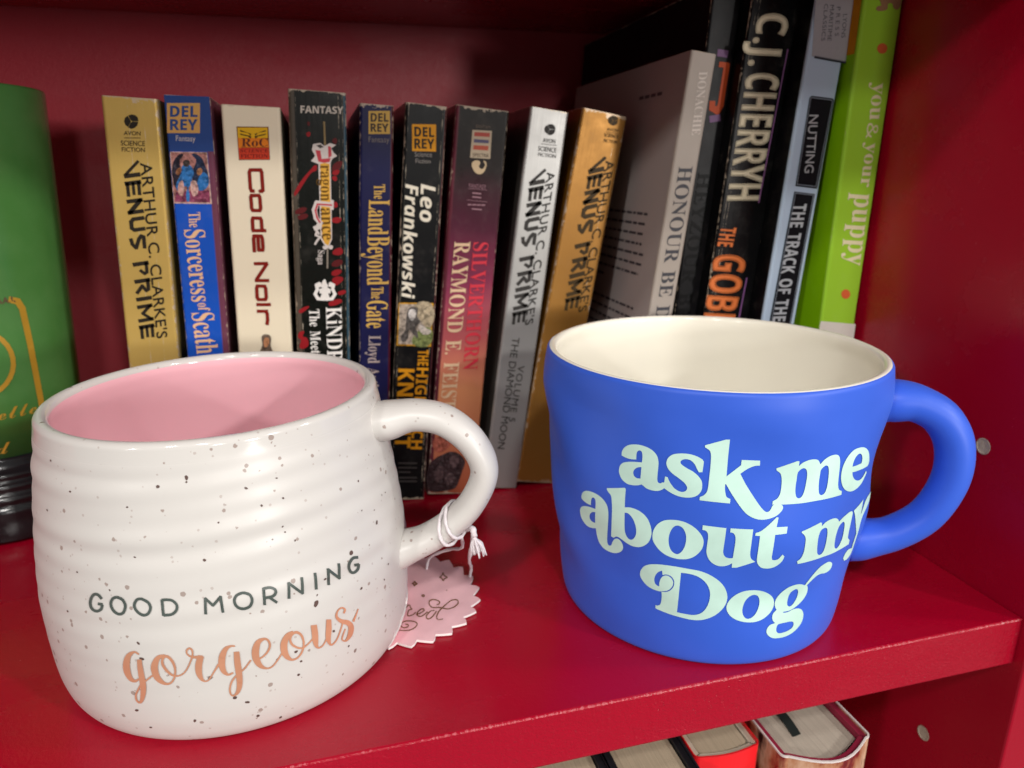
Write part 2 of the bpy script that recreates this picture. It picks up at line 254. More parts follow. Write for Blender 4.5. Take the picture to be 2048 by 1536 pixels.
# ---------------------------------------------------------------- data: letter outlines, lettering shapes (mug angle/height), book sizes and spine layouts (1e-5 m)
GLYPHS = json.loads(r'''{"sans":{"&":[313,[248,170,238,151,225,131,211,115,163,170,199,200,219,229,226,261,219,290,203,313,177,329,144,335,107,329,80,313,62,288,56,256,62,227,76,200,
95,177,62,155,36,132,20,106,14,77,21,45,40,19,67,2,100,-5,132,0,168,16,208,47,247,0,310,0,241,80,265,110,284,140,297,170],[178,81,154,60,130,46,105,41,85,46,70,
59,63,77,70,101,90,122,123,145],[104,261,109,277,122,289,141,293,161,288,175,276,180,258,177,241,163,223,136,203,121,219,109,239]],"'":[94,[37,231,58,231,69,
300,69,358,25,358,25,300]],".":[110,[55,56,39,51,29,41,25,26,29,10,39,0,55,-5,70,0,80,10,85,26,80,41,70,51]],"5":[250,[202,341,51,341,51,164,101,168,138,157,
162,134,170,104,164,80,149,60,127,47,100,42,75,45,50,53,25,67,25,16,53,4,80,-2,108,-5,152,4,187,26,211,61,219,105,210,148,186,183,147,206,95,212,95,297,202,
297]],"A":[334,[181,343,147,343,0,0,50,0,93,101,238,101,284,0,334,0],[163,268,218,145,112,145]],"B":[282,[38,0,155,0,209,8,245,30,265,59,272,91,266,123,250,149,
224,169,190,180,190,181,219,198,236,223,242,254,235,286,217,314,184,333,137,341,38,341],[87,297,132,297,160,293,178,283,188,268,191,250,187,226,173,209,151,198,
119,195,87,195],[87,151,146,151,179,147,203,136,216,119,221,98,218,79,206,61,184,49,148,44,87,44]],"C":[354,[328,318,285,333,247,343,211,346,136,332,77,295,38,
238,24,166,35,109,68,54,125,12,208,-5,256,-1,296,10,332,26,332,79,292,58,252,45,213,41,156,50,113,77,85,117,75,170,85,222,113,263,156,291,211,301,249,297,288,
285,328,265]],"D":[375,[38,0,171,0,247,14,304,52,340,107,352,171,341,231,309,286,252,326,171,341,38,341],[87,297,163,297,225,287,268,259,293,219,302,171,296,
133,275,92,233,58,165,44,87,44]],"E":[250,[231,341,38,341,38,0,236,0,236,44,87,44,87,150,226,150,226,194,87,194,87,297,231,297]],"F":[234,[220,341,38,341,38,0,
87,0,87,159,220,159,220,203,87,203,87,297,220,297]],"G":[370,[337,168,222,168,222,124,288,124,288,54,264,47,239,42,214,41,158,50,114,77,86,118,76,170,86,222,
113,263,155,291,207,301,248,297,289,285,330,267,330,317,283,334,245,343,208,346,136,332,77,295,39,239,25,169,39,99,77,45,134,8,207,-5,251,-2,293,7,337,24]],
"H":[365,[327,341,278,341,278,193,87,193,87,341,38,341,38,0,87,0,87,149,278,149,278,0,327,0]],"I":[125,[87,341,38,341,38,0,87,0]],"K":[328,[143,180,291,341,230,
341,87,185,87,341,38,341,38,0,87,0,87,169,260,0,328,0]],"L":[245,[86,341,37,341,37,0,240,0,240,44,86,44]],"M":[391,[355,341,309,341,196,201,83,341,37,341,37,0,
86,0,86,266,87,266,192,134,200,134,305,266,306,266,306,0,355,0]],"N":[391,[353,341,307,341,307,77,76,341,37,341,37,0,83,0,83,263,311,0,353,0]],"O":[412,[23,171,
35,104,72,48,129,10,205,-5,282,10,340,49,376,104,389,171,376,238,339,294,282,332,206,346,130,331,73,293,36,238],[73,171,83,222,111,264,153,291,206,301,259,291,
301,264,328,222,339,171,328,119,301,78,259,50,206,41,153,50,111,78,83,119]],"P":[255,[35,341,35,0,84,0,84,148,135,148,186,155,222,175,243,206,250,243,244,281,
224,312,190,333,142,341],[84,297,142,297,169,292,187,280,197,264,200,245,195,222,183,206,164,195,140,192,84,192]],"R":[302,[39,341,39,0,88,0,88,148,108,148,133,
143,161,121,199,70,244,0,302,0,256,68,231,106,207,138,180,162,211,181,230,210,237,246,229,285,206,315,171,334,125,341],[88,299,119,299,149,295,170,285,182,269,
186,248,183,227,172,209,152,197,119,192,88,192]],"S":[229,[200,322,175,335,149,343,124,346,81,339,48,321,27,292,20,255,43,198,94,160,144,126,168,83,162,63,143,
46,112,40,79,45,49,62,22,89,22,27,51,9,83,-1,118,-5,156,2,186,22,206,51,213,88,190,152,139,191,89,222,66,261,73,282,92,296,120,302,144,298,171,287,200,266]],
"T":[302,[294,341,9,341,9,297,127,297,127,0,176,0,176,297,294,297]],"U":[354,[324,341,275,341,275,143,273,113,267,88,254,68,234,54,207,44,174,41,146,44,121,53,
100,70,88,86,81,108,80,140,80,341,31,341,31,129,43,69,75,27,120,3,173,-5,239,5,286,33,315,77,324,134]],"V":[302,[302,341,254,341,152,102,49,341,0,341,148,-3,
158,-3]],"X":[354,[344,341,285,341,178,211,71,341,12,341,148,177,1,0,61,0,178,141,294,0,353,0,208,177]],"Y":[302,[151,224,59,341,0,341,127,181,127,0,176,0,176,
180,302,341,243,341]],"a":[214,[206,40,196,34,188,29,182,28,177,29,174,33,174,40,174,155,167,188,150,211,124,225,92,229,62,226,37,216,18,199,18,150,40,171,64,
183,89,187,111,183,125,170,129,148,129,136,90,122,62,111,38,98,20,79,13,51,20,23,39,3,68,-5,88,-2,109,6,128,19,135,5,146,-2,163,-5,175,-3,188,2,206,13],[129,46,
117,36,104,29,90,27,73,31,62,42,58,59,68,81,94,98,129,111]],"c":[219,[197,214,176,222,155,227,132,229,85,221,51,196,28,158,21,108,29,63,52,27,88,4,135,-5,159,
-3,183,2,202,9,202,53,180,44,161,39,142,38,111,43,87,57,71,81,66,112,71,143,85,167,107,183,135,188,154,186,173,179,197,166]],"e":[240,[219,65,193,50,167,41,141,
38,112,42,89,55,74,76,65,106,223,106,216,160,197,198,166,221,126,229,83,221,50,198,28,162,21,115,28,70,49,32,83,5,130,-5,164,-2,192,7,219,22],[66,135,77,165,97,
184,127,191,154,184,172,165,179,135]],"i":[110,[77,225,33,225,33,0,77,0],[82,293,78,306,68,315,55,319,42,315,32,306,29,293,32,279,42,270,55,266,68,270,78,279]],
"n":[250,[75,225,31,225,31,0,75,0,75,161,95,180,112,190,131,194,154,187,170,168,175,139,175,0,220,0,220,139,214,179,197,207,173,224,143,229,118,225,95,213,76,
195,75,195]],"o":[276,[137,229,90,220,52,196,27,160,18,115,27,67,51,29,89,4,137,-5,186,4,224,28,249,66,258,115,249,160,224,197,185,220],[136,189,167,183,191,
168,207,144,213,114,207,81,192,57,168,41,136,36,107,41,84,57,69,82,64,115,69,144,84,168,107,183]],"r":[198,[35,225,35,0,79,0,79,118,86,153,106,177,134,187,146,
184,161,176,175,165,199,203,180,218,163,226,145,229,124,223,102,205,80,173,79,173,79,225]],"s":[193,[162,211,139,221,117,227,96,229,65,225,42,213,27,194,22,168,
38,130,75,103,111,81,127,60,122,47,111,38,94,35,73,38,48,47,21,64,21,16,47,4,73,-3,99,-5,128,0,151,14,167,35,173,62,168,83,152,102,122,125,90,144,73,159,68,170,
71,180,81,187,97,190,116,188,138,180,162,167]],"t":[167,[84,271,0,190,0,185,39,185,39,66,44,38,57,16,80,1,112,-5,129,-3,148,3,166,11,166,52,148,43,132,37,116,
36,101,38,89,49,84,70,84,185,155,185,155,225,84,225]],"y":[219,[219,225,169,225,111,98,51,225,0,225,87,48,11,-115,60,-115]]},"bold":{"-":[109,[13,77,13,103,95,
103,95,77]],".":[90,[45,-5,30,1,27,5,25,11,24,18,25,26,27,31,30,36,45,41,60,36,63,31,65,26,66,18,65,11,63,5,60,1]],"A":[232,[0,0,85,241,147,241,232,0,177,0,160,
57,72,57,55,0],[85,100,147,100,130,155,125,170,120,188,116,203,111,187,106,168,102,155]],"B":[226,[30,0,30,240,105,240,134,238,158,234,177,226,191,215,199,199,
202,179,201,166,198,155,192,144,185,136,176,131,165,127,165,126,187,117,193,113,198,107,202,100,205,91,207,81,208,70,205,49,197,32,184,18,167,8,145,2,120,0],
[81,145,110,145,124,146,134,148,141,152,146,157,149,164,150,172,149,181,145,187,140,192,132,195,121,197,108,198,81,198],[81,42,114,42,128,43,138,46,146,51,151,
57,154,65,155,75,154,83,151,90,146,96,138,101,127,104,112,104,81,104]],"C":[214,[127,-3,104,-2,84,3,66,12,52,23,40,38,31,55,25,74,21,96,19,120,21,143,25,164,33,
184,43,201,55,215,71,227,89,236,109,241,132,243,168,239,202,226,186,185,159,196,132,201,114,198,99,191,87,179,79,163,74,143,72,119,73,96,78,76,86,60,98,48,113,
41,132,39,161,42,193,52,193,9,162,0]],"D":[249,[30,0,30,240,105,240,129,238,151,234,171,226,188,216,202,203,214,187,222,168,227,147,229,122,225,85,214,55,195,
31,169,14,136,3,98,0],[81,42,103,42,135,47,158,62,172,86,176,121,174,145,169,165,159,179,145,190,129,196,108,198,81,198]],"E":[188,[30,0,30,240,168,240,168,198,
81,198,81,145,162,145,162,104,81,104,81,42,168,42,168,0]],"F":[185,[30,0,30,240,168,240,168,198,80,198,80,136,162,136,162,95,80,95,80,0]],"G":[244,[131,-3,98,0,
70,11,48,28,32,52,23,83,19,120,21,144,26,166,34,185,45,202,59,217,77,228,97,236,119,241,145,243,182,239,216,228,199,188,174,197,144,201,130,200,117,196,106,191,
96,183,88,174,81,162,76,149,73,135,72,119,73,104,75,90,78,78,83,66,90,57,98,49,108,44,120,40,134,39,153,40,167,42,167,92,121,92,121,135,216,135,216,10,177,0]],
"H":[257,[30,0,30,240,81,240,81,146,176,146,176,240,227,240,227,0,176,0,176,103,81,103,81,0]],"I":[131,[11,0,11,29,40,42,40,197,11,211,11,240,120,240,120,211,
91,197,91,42,120,29,120,0]],"J":[112,[5,-71,-12,-69,-25,-67,-25,-25,-14,-27,-1,-28,15,-25,19,-22,23,-17,26,-12,30,15,30,240,81,240,81,15,80,-4,77,-20,71,-34,64,
-46,55,-55,45,-62,33,-67,19,-70]],"K":[223,[30,0,30,240,81,240,81,130,91,144,101,158,166,240,222,240,139,134,223,0,165,0,102,101,81,86,81,0]],"L":[190,[30,0,30,
240,81,240,81,42,178,42,178,0]],"M":[317,[30,0,30,240,99,240,156,56,157,56,217,240,286,240,286,0,239,0,239,113,240,140,241,168,241,188,240,188,178,0,132,0,74,
188,73,188,74,168,75,139,76,111,76,0]],"N":[273,[30,0,30,240,94,240,198,60,199,60,198,93,197,126,197,240,243,240,243,0,178,0,74,181,73,181,75,147,76,113,76,0]],
"O":[268,[134,-3,109,-2,88,4,69,12,54,24,41,38,32,55,25,75,21,97,19,121,21,144,25,166,32,185,41,202,54,217,69,228,88,237,109,242,134,243,158,242,180,237,198,
228,213,217,226,202,236,185,242,166,246,144,248,120,246,96,242,75,236,55,226,38,213,24,198,12,180,4,158,-2],[134,39,153,42,169,49,180,61,188,77,193,97,194,120,
193,144,188,163,180,180,169,192,153,199,134,201,114,199,99,192,87,180,79,163,74,144,73,120,74,97,79,77,87,61,99,49,114,42]],"P":[211,[30,0,30,240,107,240,135,
238,157,231,174,220,186,205,193,186,196,165,195,151,192,138,187,126,180,114,170,105,158,96,143,90,124,87,103,85,81,85,81,0],[81,127,98,127,111,128,122,131,132,
135,139,142,143,152,144,163,140,183,126,194,104,198,81,198]],"R":[222,[30,0,30,240,100,240,130,238,154,232,172,222,185,208,193,190,196,168,195,157,193,148,190,
139,173,118,151,104,222,0,165,0,108,92,81,92,81,0],[81,133,97,133,113,134,125,137,133,142,140,148,143,156,144,167,143,177,139,185,133,191,124,195,111,197,96,
198,81,198]],"S":[185,[83,-3,59,-2,36,3,15,11,15,58,51,45,63,41,75,39,87,39,99,39,108,42,114,46,118,51,121,57,122,64,120,73,116,80,108,86,75,103,57,113,38,127,
24,147,21,155,19,165,18,175,21,195,28,212,40,225,56,235,76,241,99,243,135,239,171,226,154,187,125,197,98,201,89,200,81,198,76,194,71,189,69,183,68,177,69,169,
73,162,79,156,113,138,145,120,153,114,159,106,165,98,168,89,171,78,172,66,169,47,161,30,149,16,131,5,109,-1]],"T":[195,[72,0,72,197,7,197,7,240,188,240,188,197,
123,197,123,0]],"U":[254,[126,-3,97,-1,72,7,53,21,40,39,31,60,29,85,29,240,79,240,79,93,81,75,85,61,91,51,101,45,113,41,127,39,142,41,154,45,163,52,170,63,173,
76,175,93,175,240,225,240,225,85,224,69,220,54,214,40,206,27,195,17,181,8,166,2,147,-2]],"V":[219,[81,0,0,240,51,240,96,97,100,83,105,63,109,44,113,63,118,83,
122,97,167,240,218,240,137,0]],"W":[325,[61,0,0,240,50,240,81,109,85,89,89,66,92,46,95,66,100,88,103,105,138,240,186,240,221,105,225,89,229,66,232,46,235,66,
240,89,244,109,275,240,325,240,264,0,206,0,173,126,171,137,167,153,164,170,162,182,160,170,157,153,154,137,151,126,119,0]],"X":[224,[0,0,80,124,5,240,61,240,
113,153,164,240,218,240,143,121,224,0,166,0,110,91,54,0]],"Y":[210,[80,0,80,92,0,240,55,240,105,141,155,240,210,240,130,93,130,0]],"a":[203,[71,-3,55,-2,42,3,
30,11,21,22,16,37,14,55,16,73,23,87,35,98,51,106,71,111,96,113,128,114,128,122,127,131,125,138,120,143,115,147,108,149,99,150,73,146,48,137,31,171,64,183,101,
187,124,185,143,180,158,171,169,159,175,142,178,122,178,0,143,0,133,25,132,25,124,16,115,9,107,3,97,0,85,-3],[90,33,100,34,109,37,117,43,123,50,127,59,128,70,
128,85,108,84,94,83,83,80,75,76,70,70,67,63,65,54,66,48,68,42,72,38]],"c":[173,[101,-3,75,-1,54,7,37,19,25,37,18,61,15,91,16,112,20,130,27,145,35,158,46,169,58,
177,72,182,88,186,105,187,138,183,162,174,147,136,125,143,105,146,83,140,70,122,66,91,67,74,71,61,76,50,84,43,94,39,105,37,133,41,156,53,156,10,132,0]],
"d":[213,[84,-3,65,-1,49,7,34,21,24,39,17,63,15,91,17,120,24,144,35,163,49,176,66,184,86,187,98,186,109,183,118,179,126,173,133,167,138,160,140,160,138,175,136,
196,136,255,186,255,186,0,148,0,138,24,136,24,131,17,124,10,117,5,107,0,97,-2],[102,37,114,38,124,42,131,49,136,58,139,71,140,86,140,91,139,107,136,121,131,132,
124,140,114,145,101,146,91,144,82,140,75,132,70,121,67,107,66,91,67,74,70,61,75,50,82,43,91,38]],"e":[199,[109,-3,91,-2,75,1,60,7,47,15,36,25,27,38,20,53,16,70,
15,90,16,111,20,128,26,144,34,157,44,168,56,176,70,182,85,186,102,187,125,184,145,177,162,165,174,149,182,128,184,103,184,79,66,79,68,66,72,55,78,46,87,39,98,
35,111,34,144,37,174,48,174,10,145,0],[67,112,137,112,136,123,133,132,128,140,122,146,113,150,102,151,93,150,85,147,78,142,73,134,69,125]],"f":[130,[34,0,34,
146,7,146,7,170,34,183,34,197,35,211,38,223,42,233,48,241,56,247,65,252,75,254,86,256,99,257,126,255,145,249,132,213,120,216,104,217,98,217,93,214,89,211,84,
195,84,183,128,183,128,146,84,146,84,0]],"h":[221,[26,0,26,255,76,255,76,203,75,177,74,160,77,160,83,168,90,175,99,180,109,184,119,186,130,187,148,185,164,180,
177,171,187,158,193,141,195,120,195,0,145,0,145,107,142,129,132,142,116,147,102,145,92,140,85,131,80,119,77,104,76,86,76,0]],"i":[103,[51,206,44,207,38,209,32,
212,28,216,25,222,24,231,25,239,28,246,32,250,51,255,71,250,75,246,78,239,79,231,78,222,75,216,71,212],[26,0,26,183,76,183,76,0]],"l":[103,[26,0,26,255,76,255,
76,0]],"o":[208,[103,-3,87,-2,72,2,58,8,46,16,35,27,27,40,20,55,16,73,15,92,18,120,26,143,39,162,57,176,79,184,104,187,121,185,136,182,150,176,162,167,173,156,
181,144,188,128,191,111,193,92,190,64,182,40,169,21,151,8,129,-1],[104,37,116,38,126,43,133,51,138,62,141,75,142,92,141,109,138,122,133,133,126,140,116,145,104,
146,92,145,82,140,75,133,70,122,67,109,66,92,67,75,70,62,75,51,82,43,92,38]],"r":[153,[26,0,26,183,64,183,72,152,74,152,80,161,87,169,96,177,106,182,117,186,
129,187,137,186,145,185,142,138,135,140,127,140,102,135,95,132,89,127,83,121,79,113,77,104,76,93,76,0]],"y":[192,[37,-81,22,-80,11,-78,11,-38,20,-40,31,-40,41,
-39,49,-36,56,-31,62,-24,66,-16,70,-8,73,1,0,183,55,183,89,80,93,65,95,48,96,48,99,65,103,80,137,183,191,183,113,-24,105,-41,95,-55,83,-66,69,-74,54,-79]]},
"serif":{"&":[246,[93,-3,72,-1,54,4,38,14,27,27,20,43,18,62,19,79,24,92,32,104,42,114,55,124,70,133,50,159,44,169,41,179,40,191,42,206,48,219,57,230,69,237,84,
242,102,243,119,242,133,237,145,230,153,220,158,207,160,192,159,178,154,166,147,156,137,146,125,137,112,129,177,66,191,90,200,120,230,120,217,80,211,68,204,57,
196,48,245,0,205,0,176,28,165,19,153,12,141,5,127,1,111,-2],[94,146,122,168,127,175,130,183,131,192,130,199,127,206,123,212,117,216,110,218,101,219,92,218,85,
216,78,212,73,206,70,200,69,191,70,184,72,176,76,169],[94,23,108,24,120,26,131,30,157,47,87,115,59,93,53,85,50,75,49,63,50,52,54,42,61,34,70,28,81,24]],".":[90,
[45,-5,30,1,27,5,25,11,24,18,25,26,27,31,30,36,45,41,60,36,63,31,65,26,66,18,65,11,63,5,60,1]],"A":[219,[-4,0,-4,9,2,10,7,12,12,15,25,37,103,233,112,233,192,43,
206,17,210,13,215,10,222,9,222,0,115,0,115,9,130,11,139,15,142,23,136,41,126,66,52,66,39,35,38,29,37,24,40,16,48,11,62,9,64,9,64,0],[57,80,121,80,88,160]],
"B":[222,[8,0,8,9,18,10,26,12,31,16,35,22,37,30,37,41,37,184,35,206,26,216,8,219,8,228,110,228,149,224,176,215,193,198,198,175,192,151,174,134,143,124,180,112,
202,92,209,66,207,47,199,30,186,17,168,8,145,2,119,0],[91,126,94,126,110,127,123,130,132,136,138,145,141,157,142,173,142,186,139,198,135,206,128,212,119,216,
108,217,101,216,97,215,94,212,91,195],[111,12,124,13,134,18,142,25,146,34,149,48,150,64,149,81,145,94,139,104,129,110,116,114,99,116,91,116,91,33,95,17,99,14,
104,13]],"C":[234,[128,-5,107,-4,87,1,69,10,53,21,39,36,28,52,20,71,15,92,13,114,15,136,20,157,28,175,39,192,53,206,69,217,88,226,108,231,130,233,146,231,164,
227,184,220,194,218,201,219,206,224,210,233,218,233,218,154,210,154,201,173,191,190,178,203,164,214,149,220,133,222,106,215,87,195,76,161,72,113,76,69,89,37,
110,18,139,12,152,13,166,16,179,22,192,30,203,41,214,53,224,44,198,17,166,0]],"D":[248,[10,0,10,9,19,10,27,12,31,15,34,20,36,27,37,37,37,187,36,199,34,207,30,
213,25,217,17,219,7,219,7,228,111,228,148,224,178,215,203,198,220,176,231,148,234,114,227,64,204,28,167,7,114,0],[111,12,131,15,147,23,160,37,168,57,174,83,175,
115,171,159,159,191,139,210,111,217,104,216,98,214,95,212,91,192,91,36,95,17,98,14,104,13]],"E":[221,[7,0,7,8,18,9,26,11,31,15,35,20,37,28,38,39,38,184,37,197,
35,207,31,213,26,216,18,219,8,219,8,228,199,228,199,160,192,160,188,179,180,193,170,203,156,210,138,214,116,215,100,214,93,208,91,194,91,123,97,123,110,124,121,
128,130,134,136,144,141,157,144,173,152,173,152,59,144,59,137,91,132,98,127,103,120,107,93,111,91,111,91,34,92,26,93,21,96,17,115,14,131,14,145,16,157,19,167,
24,177,30,185,37,193,47,200,58,206,72,215,72,201,0]],"F":[203,[8,0,8,9,18,10,26,13,31,17,35,23,37,31,37,42,37,187,37,198,34,206,31,212,25,215,17,218,7,219,7,
228,197,228,197,160,189,160,186,173,182,184,178,193,172,200,164,206,155,210,144,213,130,215,115,216,100,215,93,211,91,199,91,124,95,124,109,125,120,129,128,135,
134,145,139,157,142,173,151,173,151,59,142,59,139,77,135,91,128,100,120,107,108,111,94,112,91,112,91,40,94,21,96,17,100,14,105,12,128,9,128,0]],"G":[254,[134,
-5,111,-3,90,2,71,10,54,21,40,35,29,51,20,70,15,91,14,115,15,137,20,157,29,176,40,192,54,206,70,218,88,226,107,231,129,233,146,231,165,227,185,220,194,218,203,
221,210,233,219,233,219,154,210,154,205,167,198,179,191,189,183,199,174,207,165,213,155,218,144,221,134,222,107,215,88,195,77,161,73,114,75,82,80,55,90,34,103,
19,119,9,138,6,149,7,158,10,164,14,168,19,170,27,171,36,171,64,171,73,168,80,165,85,159,88,150,90,138,91,138,99,250,99,250,91,240,90,233,88,228,85,225,81,224,
74,223,64,223,14,194,4,164,-3]],"H":[262,[8,0,8,9,18,10,26,12,31,16,35,21,37,30,37,40,37,189,37,199,35,207,31,212,26,216,18,218,8,219,8,228,121,228,121,219,102,
216,93,208,91,189,91,125,171,125,171,189,169,208,160,216,141,219,141,228,254,228,254,219,243,218,235,215,230,212,227,207,225,199,225,189,225,40,225,30,227,22,
231,16,236,12,243,10,254,9,254,0,141,0,141,9,151,10,159,12,165,15,168,21,170,29,171,40,171,110,91,110,91,40,92,30,94,21,97,16,102,12,110,10,121,9,121,0]],
"I":[131,[7,0,7,9,17,10,25,13,31,16,34,21,37,28,38,38,38,193,37,203,35,209,32,214,26,217,18,218,7,219,7,228,122,228,122,219,112,218,103,217,98,214,94,209,92,
203,91,193,91,39,94,22,103,13,123,9,123,0]],"K":[256,[8,0,8,9,18,10,26,12,32,16,35,21,37,30,38,40,38,189,37,199,35,207,31,212,26,216,18,218,8,219,8,228,121,228,
121,219,102,216,94,208,91,189,91,117,161,187,168,195,173,203,174,209,171,215,161,218,145,219,145,228,243,228,243,219,238,219,218,215,196,202,172,180,135,142,
232,23,243,12,260,9,260,0,140,0,140,9,153,9,161,10,167,17,158,33,100,107,91,99,91,40,92,30,94,21,97,16,103,12,111,10,121,9,121,0]],"L":[214,[8,0,8,9,18,10,26,
12,31,16,35,21,37,30,37,40,37,189,37,199,35,207,31,212,26,216,18,218,8,219,8,228,125,228,125,219,104,217,100,215,96,212,94,208,91,189,91,41,93,24,100,16,117,14,
132,14,146,16,157,20,168,25,177,31,185,40,192,50,199,63,204,77,214,77,201,0]],"M":[317,[7,0,7,9,17,10,25,12,31,16,35,21,37,29,38,40,38,191,35,208,26,216,7,219,
7,228,92,228,158,71,225,228,309,228,309,219,299,218,292,215,286,212,283,206,281,199,280,189,280,43,282,21,291,12,308,9,308,0,198,0,198,9,216,12,225,22,227,42,
227,199,144,0,135,0,53,194,53,40,54,29,56,20,60,15,66,11,74,9,85,9,85,0]],"N":[247,[201,-5,53,175,53,39,54,29,56,21,59,15,65,12,73,10,83,9,83,0,9,0,9,9,27,12,
36,21,38,39,38,194,18,217,9,219,9,228,78,228,195,84,195,189,193,207,184,216,166,219,166,228,240,228,240,219,229,218,222,216,217,212,213,207,212,199,211,188,211,
-5]],"O":[263,[130,-5,114,-4,99,-1,84,4,71,11,58,19,47,29,37,40,29,53,22,67,18,82,15,97,14,114,15,130,18,146,22,161,29,175,37,187,47,199,59,209,71,217,85,224,
100,229,116,232,133,233,149,232,164,229,179,224,192,217,204,209,216,199,225,188,234,175,240,162,245,147,248,131,249,114,248,97,245,82,240,67,234,53,225,40,215,
29,204,19,191,11,177,4,163,-1,147,-4],[132,6,157,13,175,33,186,67,190,114,188,146,183,173,174,194,162,209,147,219,130,222,105,215,87,195,76,161,73,114,74,81,80,
55,89,34,101,18,115,9]],"P":[209,[8,0,8,9,18,10,26,12,31,16,35,21,37,30,37,40,37,189,37,199,35,207,31,212,26,216,18,218,8,219,8,228,107,228,133,227,153,224,168,
220,178,214,187,207,195,199,200,189,203,178,204,166,202,148,195,133,183,120,167,110,146,105,121,103,91,103,91,40,92,30,94,21,97,16,102,12,110,10,121,9,121,0],
[91,115,101,115,116,116,127,120,136,126,142,136,145,148,146,165,145,180,142,193,138,203,130,210,121,214,108,216,95,212,91,199]],"R":[237,[8,0,8,9,18,10,26,12,
31,16,35,21,37,30,37,40,37,189,37,199,35,207,31,212,26,216,18,218,8,219,8,228,108,228,139,226,164,221,184,213,197,201,206,186,209,167,203,143,186,124,157,112,
216,25,226,13,239,9,240,9,240,0,169,0,101,106,91,106,91,40,92,30,94,21,97,16,102,12,110,10,121,9,121,0],[91,117,102,117,118,118,130,122,140,129,146,139,150,152,
152,168,147,194,134,210,112,216,104,215,99,214,95,211,91,193]],"S":[196,[21,-5,21,79,31,79,38,57,46,39,56,25,68,15,82,9,98,7,110,9,120,12,128,18,135,26,138,35,
139,45,136,58,127,70,112,80,81,95,64,105,49,116,38,126,31,138,26,151,25,166,26,179,29,191,34,201,40,211,48,218,58,225,68,229,80,232,92,233,115,231,141,224,146,
223,150,222,155,223,158,227,160,233,170,233,170,160,161,160,157,172,153,182,147,192,140,201,132,208,124,214,115,219,106,221,97,222,86,221,77,218,70,213,64,207,
61,199,60,190,61,182,64,175,69,168,94,151,127,136,159,117,166,109,171,102,175,94,180,66,179,53,175,40,169,29,162,19,152,11,140,4,127,-1,112,-4,96,-5,79,-4,63,0,
49,5,42,6,35,4,31,-5]],"T":[212,[46,0,46,9,57,9,65,12,71,15,75,21,77,29,78,40,78,217,75,217,58,215,44,210,33,202,24,190,18,176,14,159,5,159,5,228,205,228,205,
158,197,158,191,184,178,202,160,213,134,217,132,217,132,40,132,29,135,21,138,15,144,12,153,9,164,9,164,0]],"U":[247,[124,-6,96,-4,74,3,57,14,46,30,39,52,37,78,
37,189,36,199,34,207,30,212,25,216,17,218,7,219,7,228,120,228,120,219,101,216,93,208,90,189,90,70,92,52,95,37,102,26,111,18,122,13,137,11,163,15,181,28,192,50,
196,80,196,189,195,199,193,206,190,212,184,215,176,218,164,219,164,228,237,228,237,219,228,217,221,215,216,211,214,205,212,198,211,189,211,91,209,59,202,34,190,
16,173,4,151,-4]],"V":[214,[106,-6,22,190,11,210,7,214,1,218,-7,219,-7,228,105,228,105,219,83,216,79,213,77,210,76,205,81,189,129,72,174,189,177,204,177,209,
174,213,171,216,149,219,149,228,221,228,221,219,214,219,209,217,204,214,191,191,115,-6]],"W":[306,[85,-5,16,196,8,214,4,217,-1,218,-8,219,-8,228,90,228,90,219,
75,216,72,213,71,210,70,205,74,186,111,77,150,176,143,199,140,206,137,211,134,215,115,219,115,228,220,228,220,219,207,218,199,213,196,206,199,193,237,83,270,
185,274,203,274,208,272,212,269,215,252,219,252,228,312,228,312,219,306,218,301,215,297,211,287,190,223,-5,214,-5,158,154,95,-5]],"X":[236,[6,0,6,9,20,11,33,20,
45,33,97,104,39,193,24,213,19,216,14,219,8,219,7,219,7,228,122,228,122,219,115,219,104,218,97,214,95,208,101,194,132,145,161,187,170,207,167,214,159,218,146,
219,146,228,229,228,229,219,227,219,218,218,209,216,201,211,178,187,140,132,207,29,218,14,231,9,232,9,232,0,119,0,119,9,122,9,135,10,142,14,145,20,137,40,105,
91,69,40,62,22,65,15,73,10,87,9,87,0]],"Y":[213,[51,0,51,9,61,10,69,12,74,16,78,21,80,30,80,40,80,89,23,193,17,203,12,210,7,215,0,218,-7,219,-7,228,103,228,103,
219,98,219,83,216,78,208,82,196,124,113,167,183,174,204,171,212,163,217,149,219,147,219,147,228,220,228,220,219,204,212,191,196,134,102,134,40,135,30,137,21,
140,16,145,12,153,10,164,9,164,0]],"Z":[221,[10,0,10,5,138,215,107,215,71,210,62,206,54,200,47,193,41,184,36,172,31,158,22,158,29,228,203,228,203,222,77,14,120,
14,141,16,160,22,175,31,187,43,196,61,203,82,212,82,203,0]],"a":[172,[127,-5,113,-3,104,5,100,17,84,5,67,-2,48,-4,37,-3,28,0,20,6,15,13,11,22,10,32,12,45,20,58,
32,68,49,77,71,86,99,95,99,121,99,129,97,136,93,141,89,145,82,147,74,148,62,147,54,143,52,137,57,128,61,116,61,110,59,105,55,101,50,98,45,96,39,95,32,96,27,98,
22,102,19,106,17,112,16,118,17,126,20,133,25,139,31,145,38,150,47,154,57,157,69,159,81,159,103,158,119,153,132,146,140,136,145,122,146,105,146,31,147,20,152,17,
160,21,165,14,153,3,141,-3],[76,17,87,20,99,32,99,85,77,76,64,61,59,42,61,28,66,20]],"b":[181,[21,-6,21,194,18,214,4,220,4,228,69,228,69,139,81,150,95,157,110,
159,122,158,132,155,142,149,150,142,157,133,163,123,167,111,170,97,171,83,170,67,167,51,161,38,154,25,145,15,135,6,123,0,110,-4,96,-5,81,-3,67,3,52,14,27,-6],
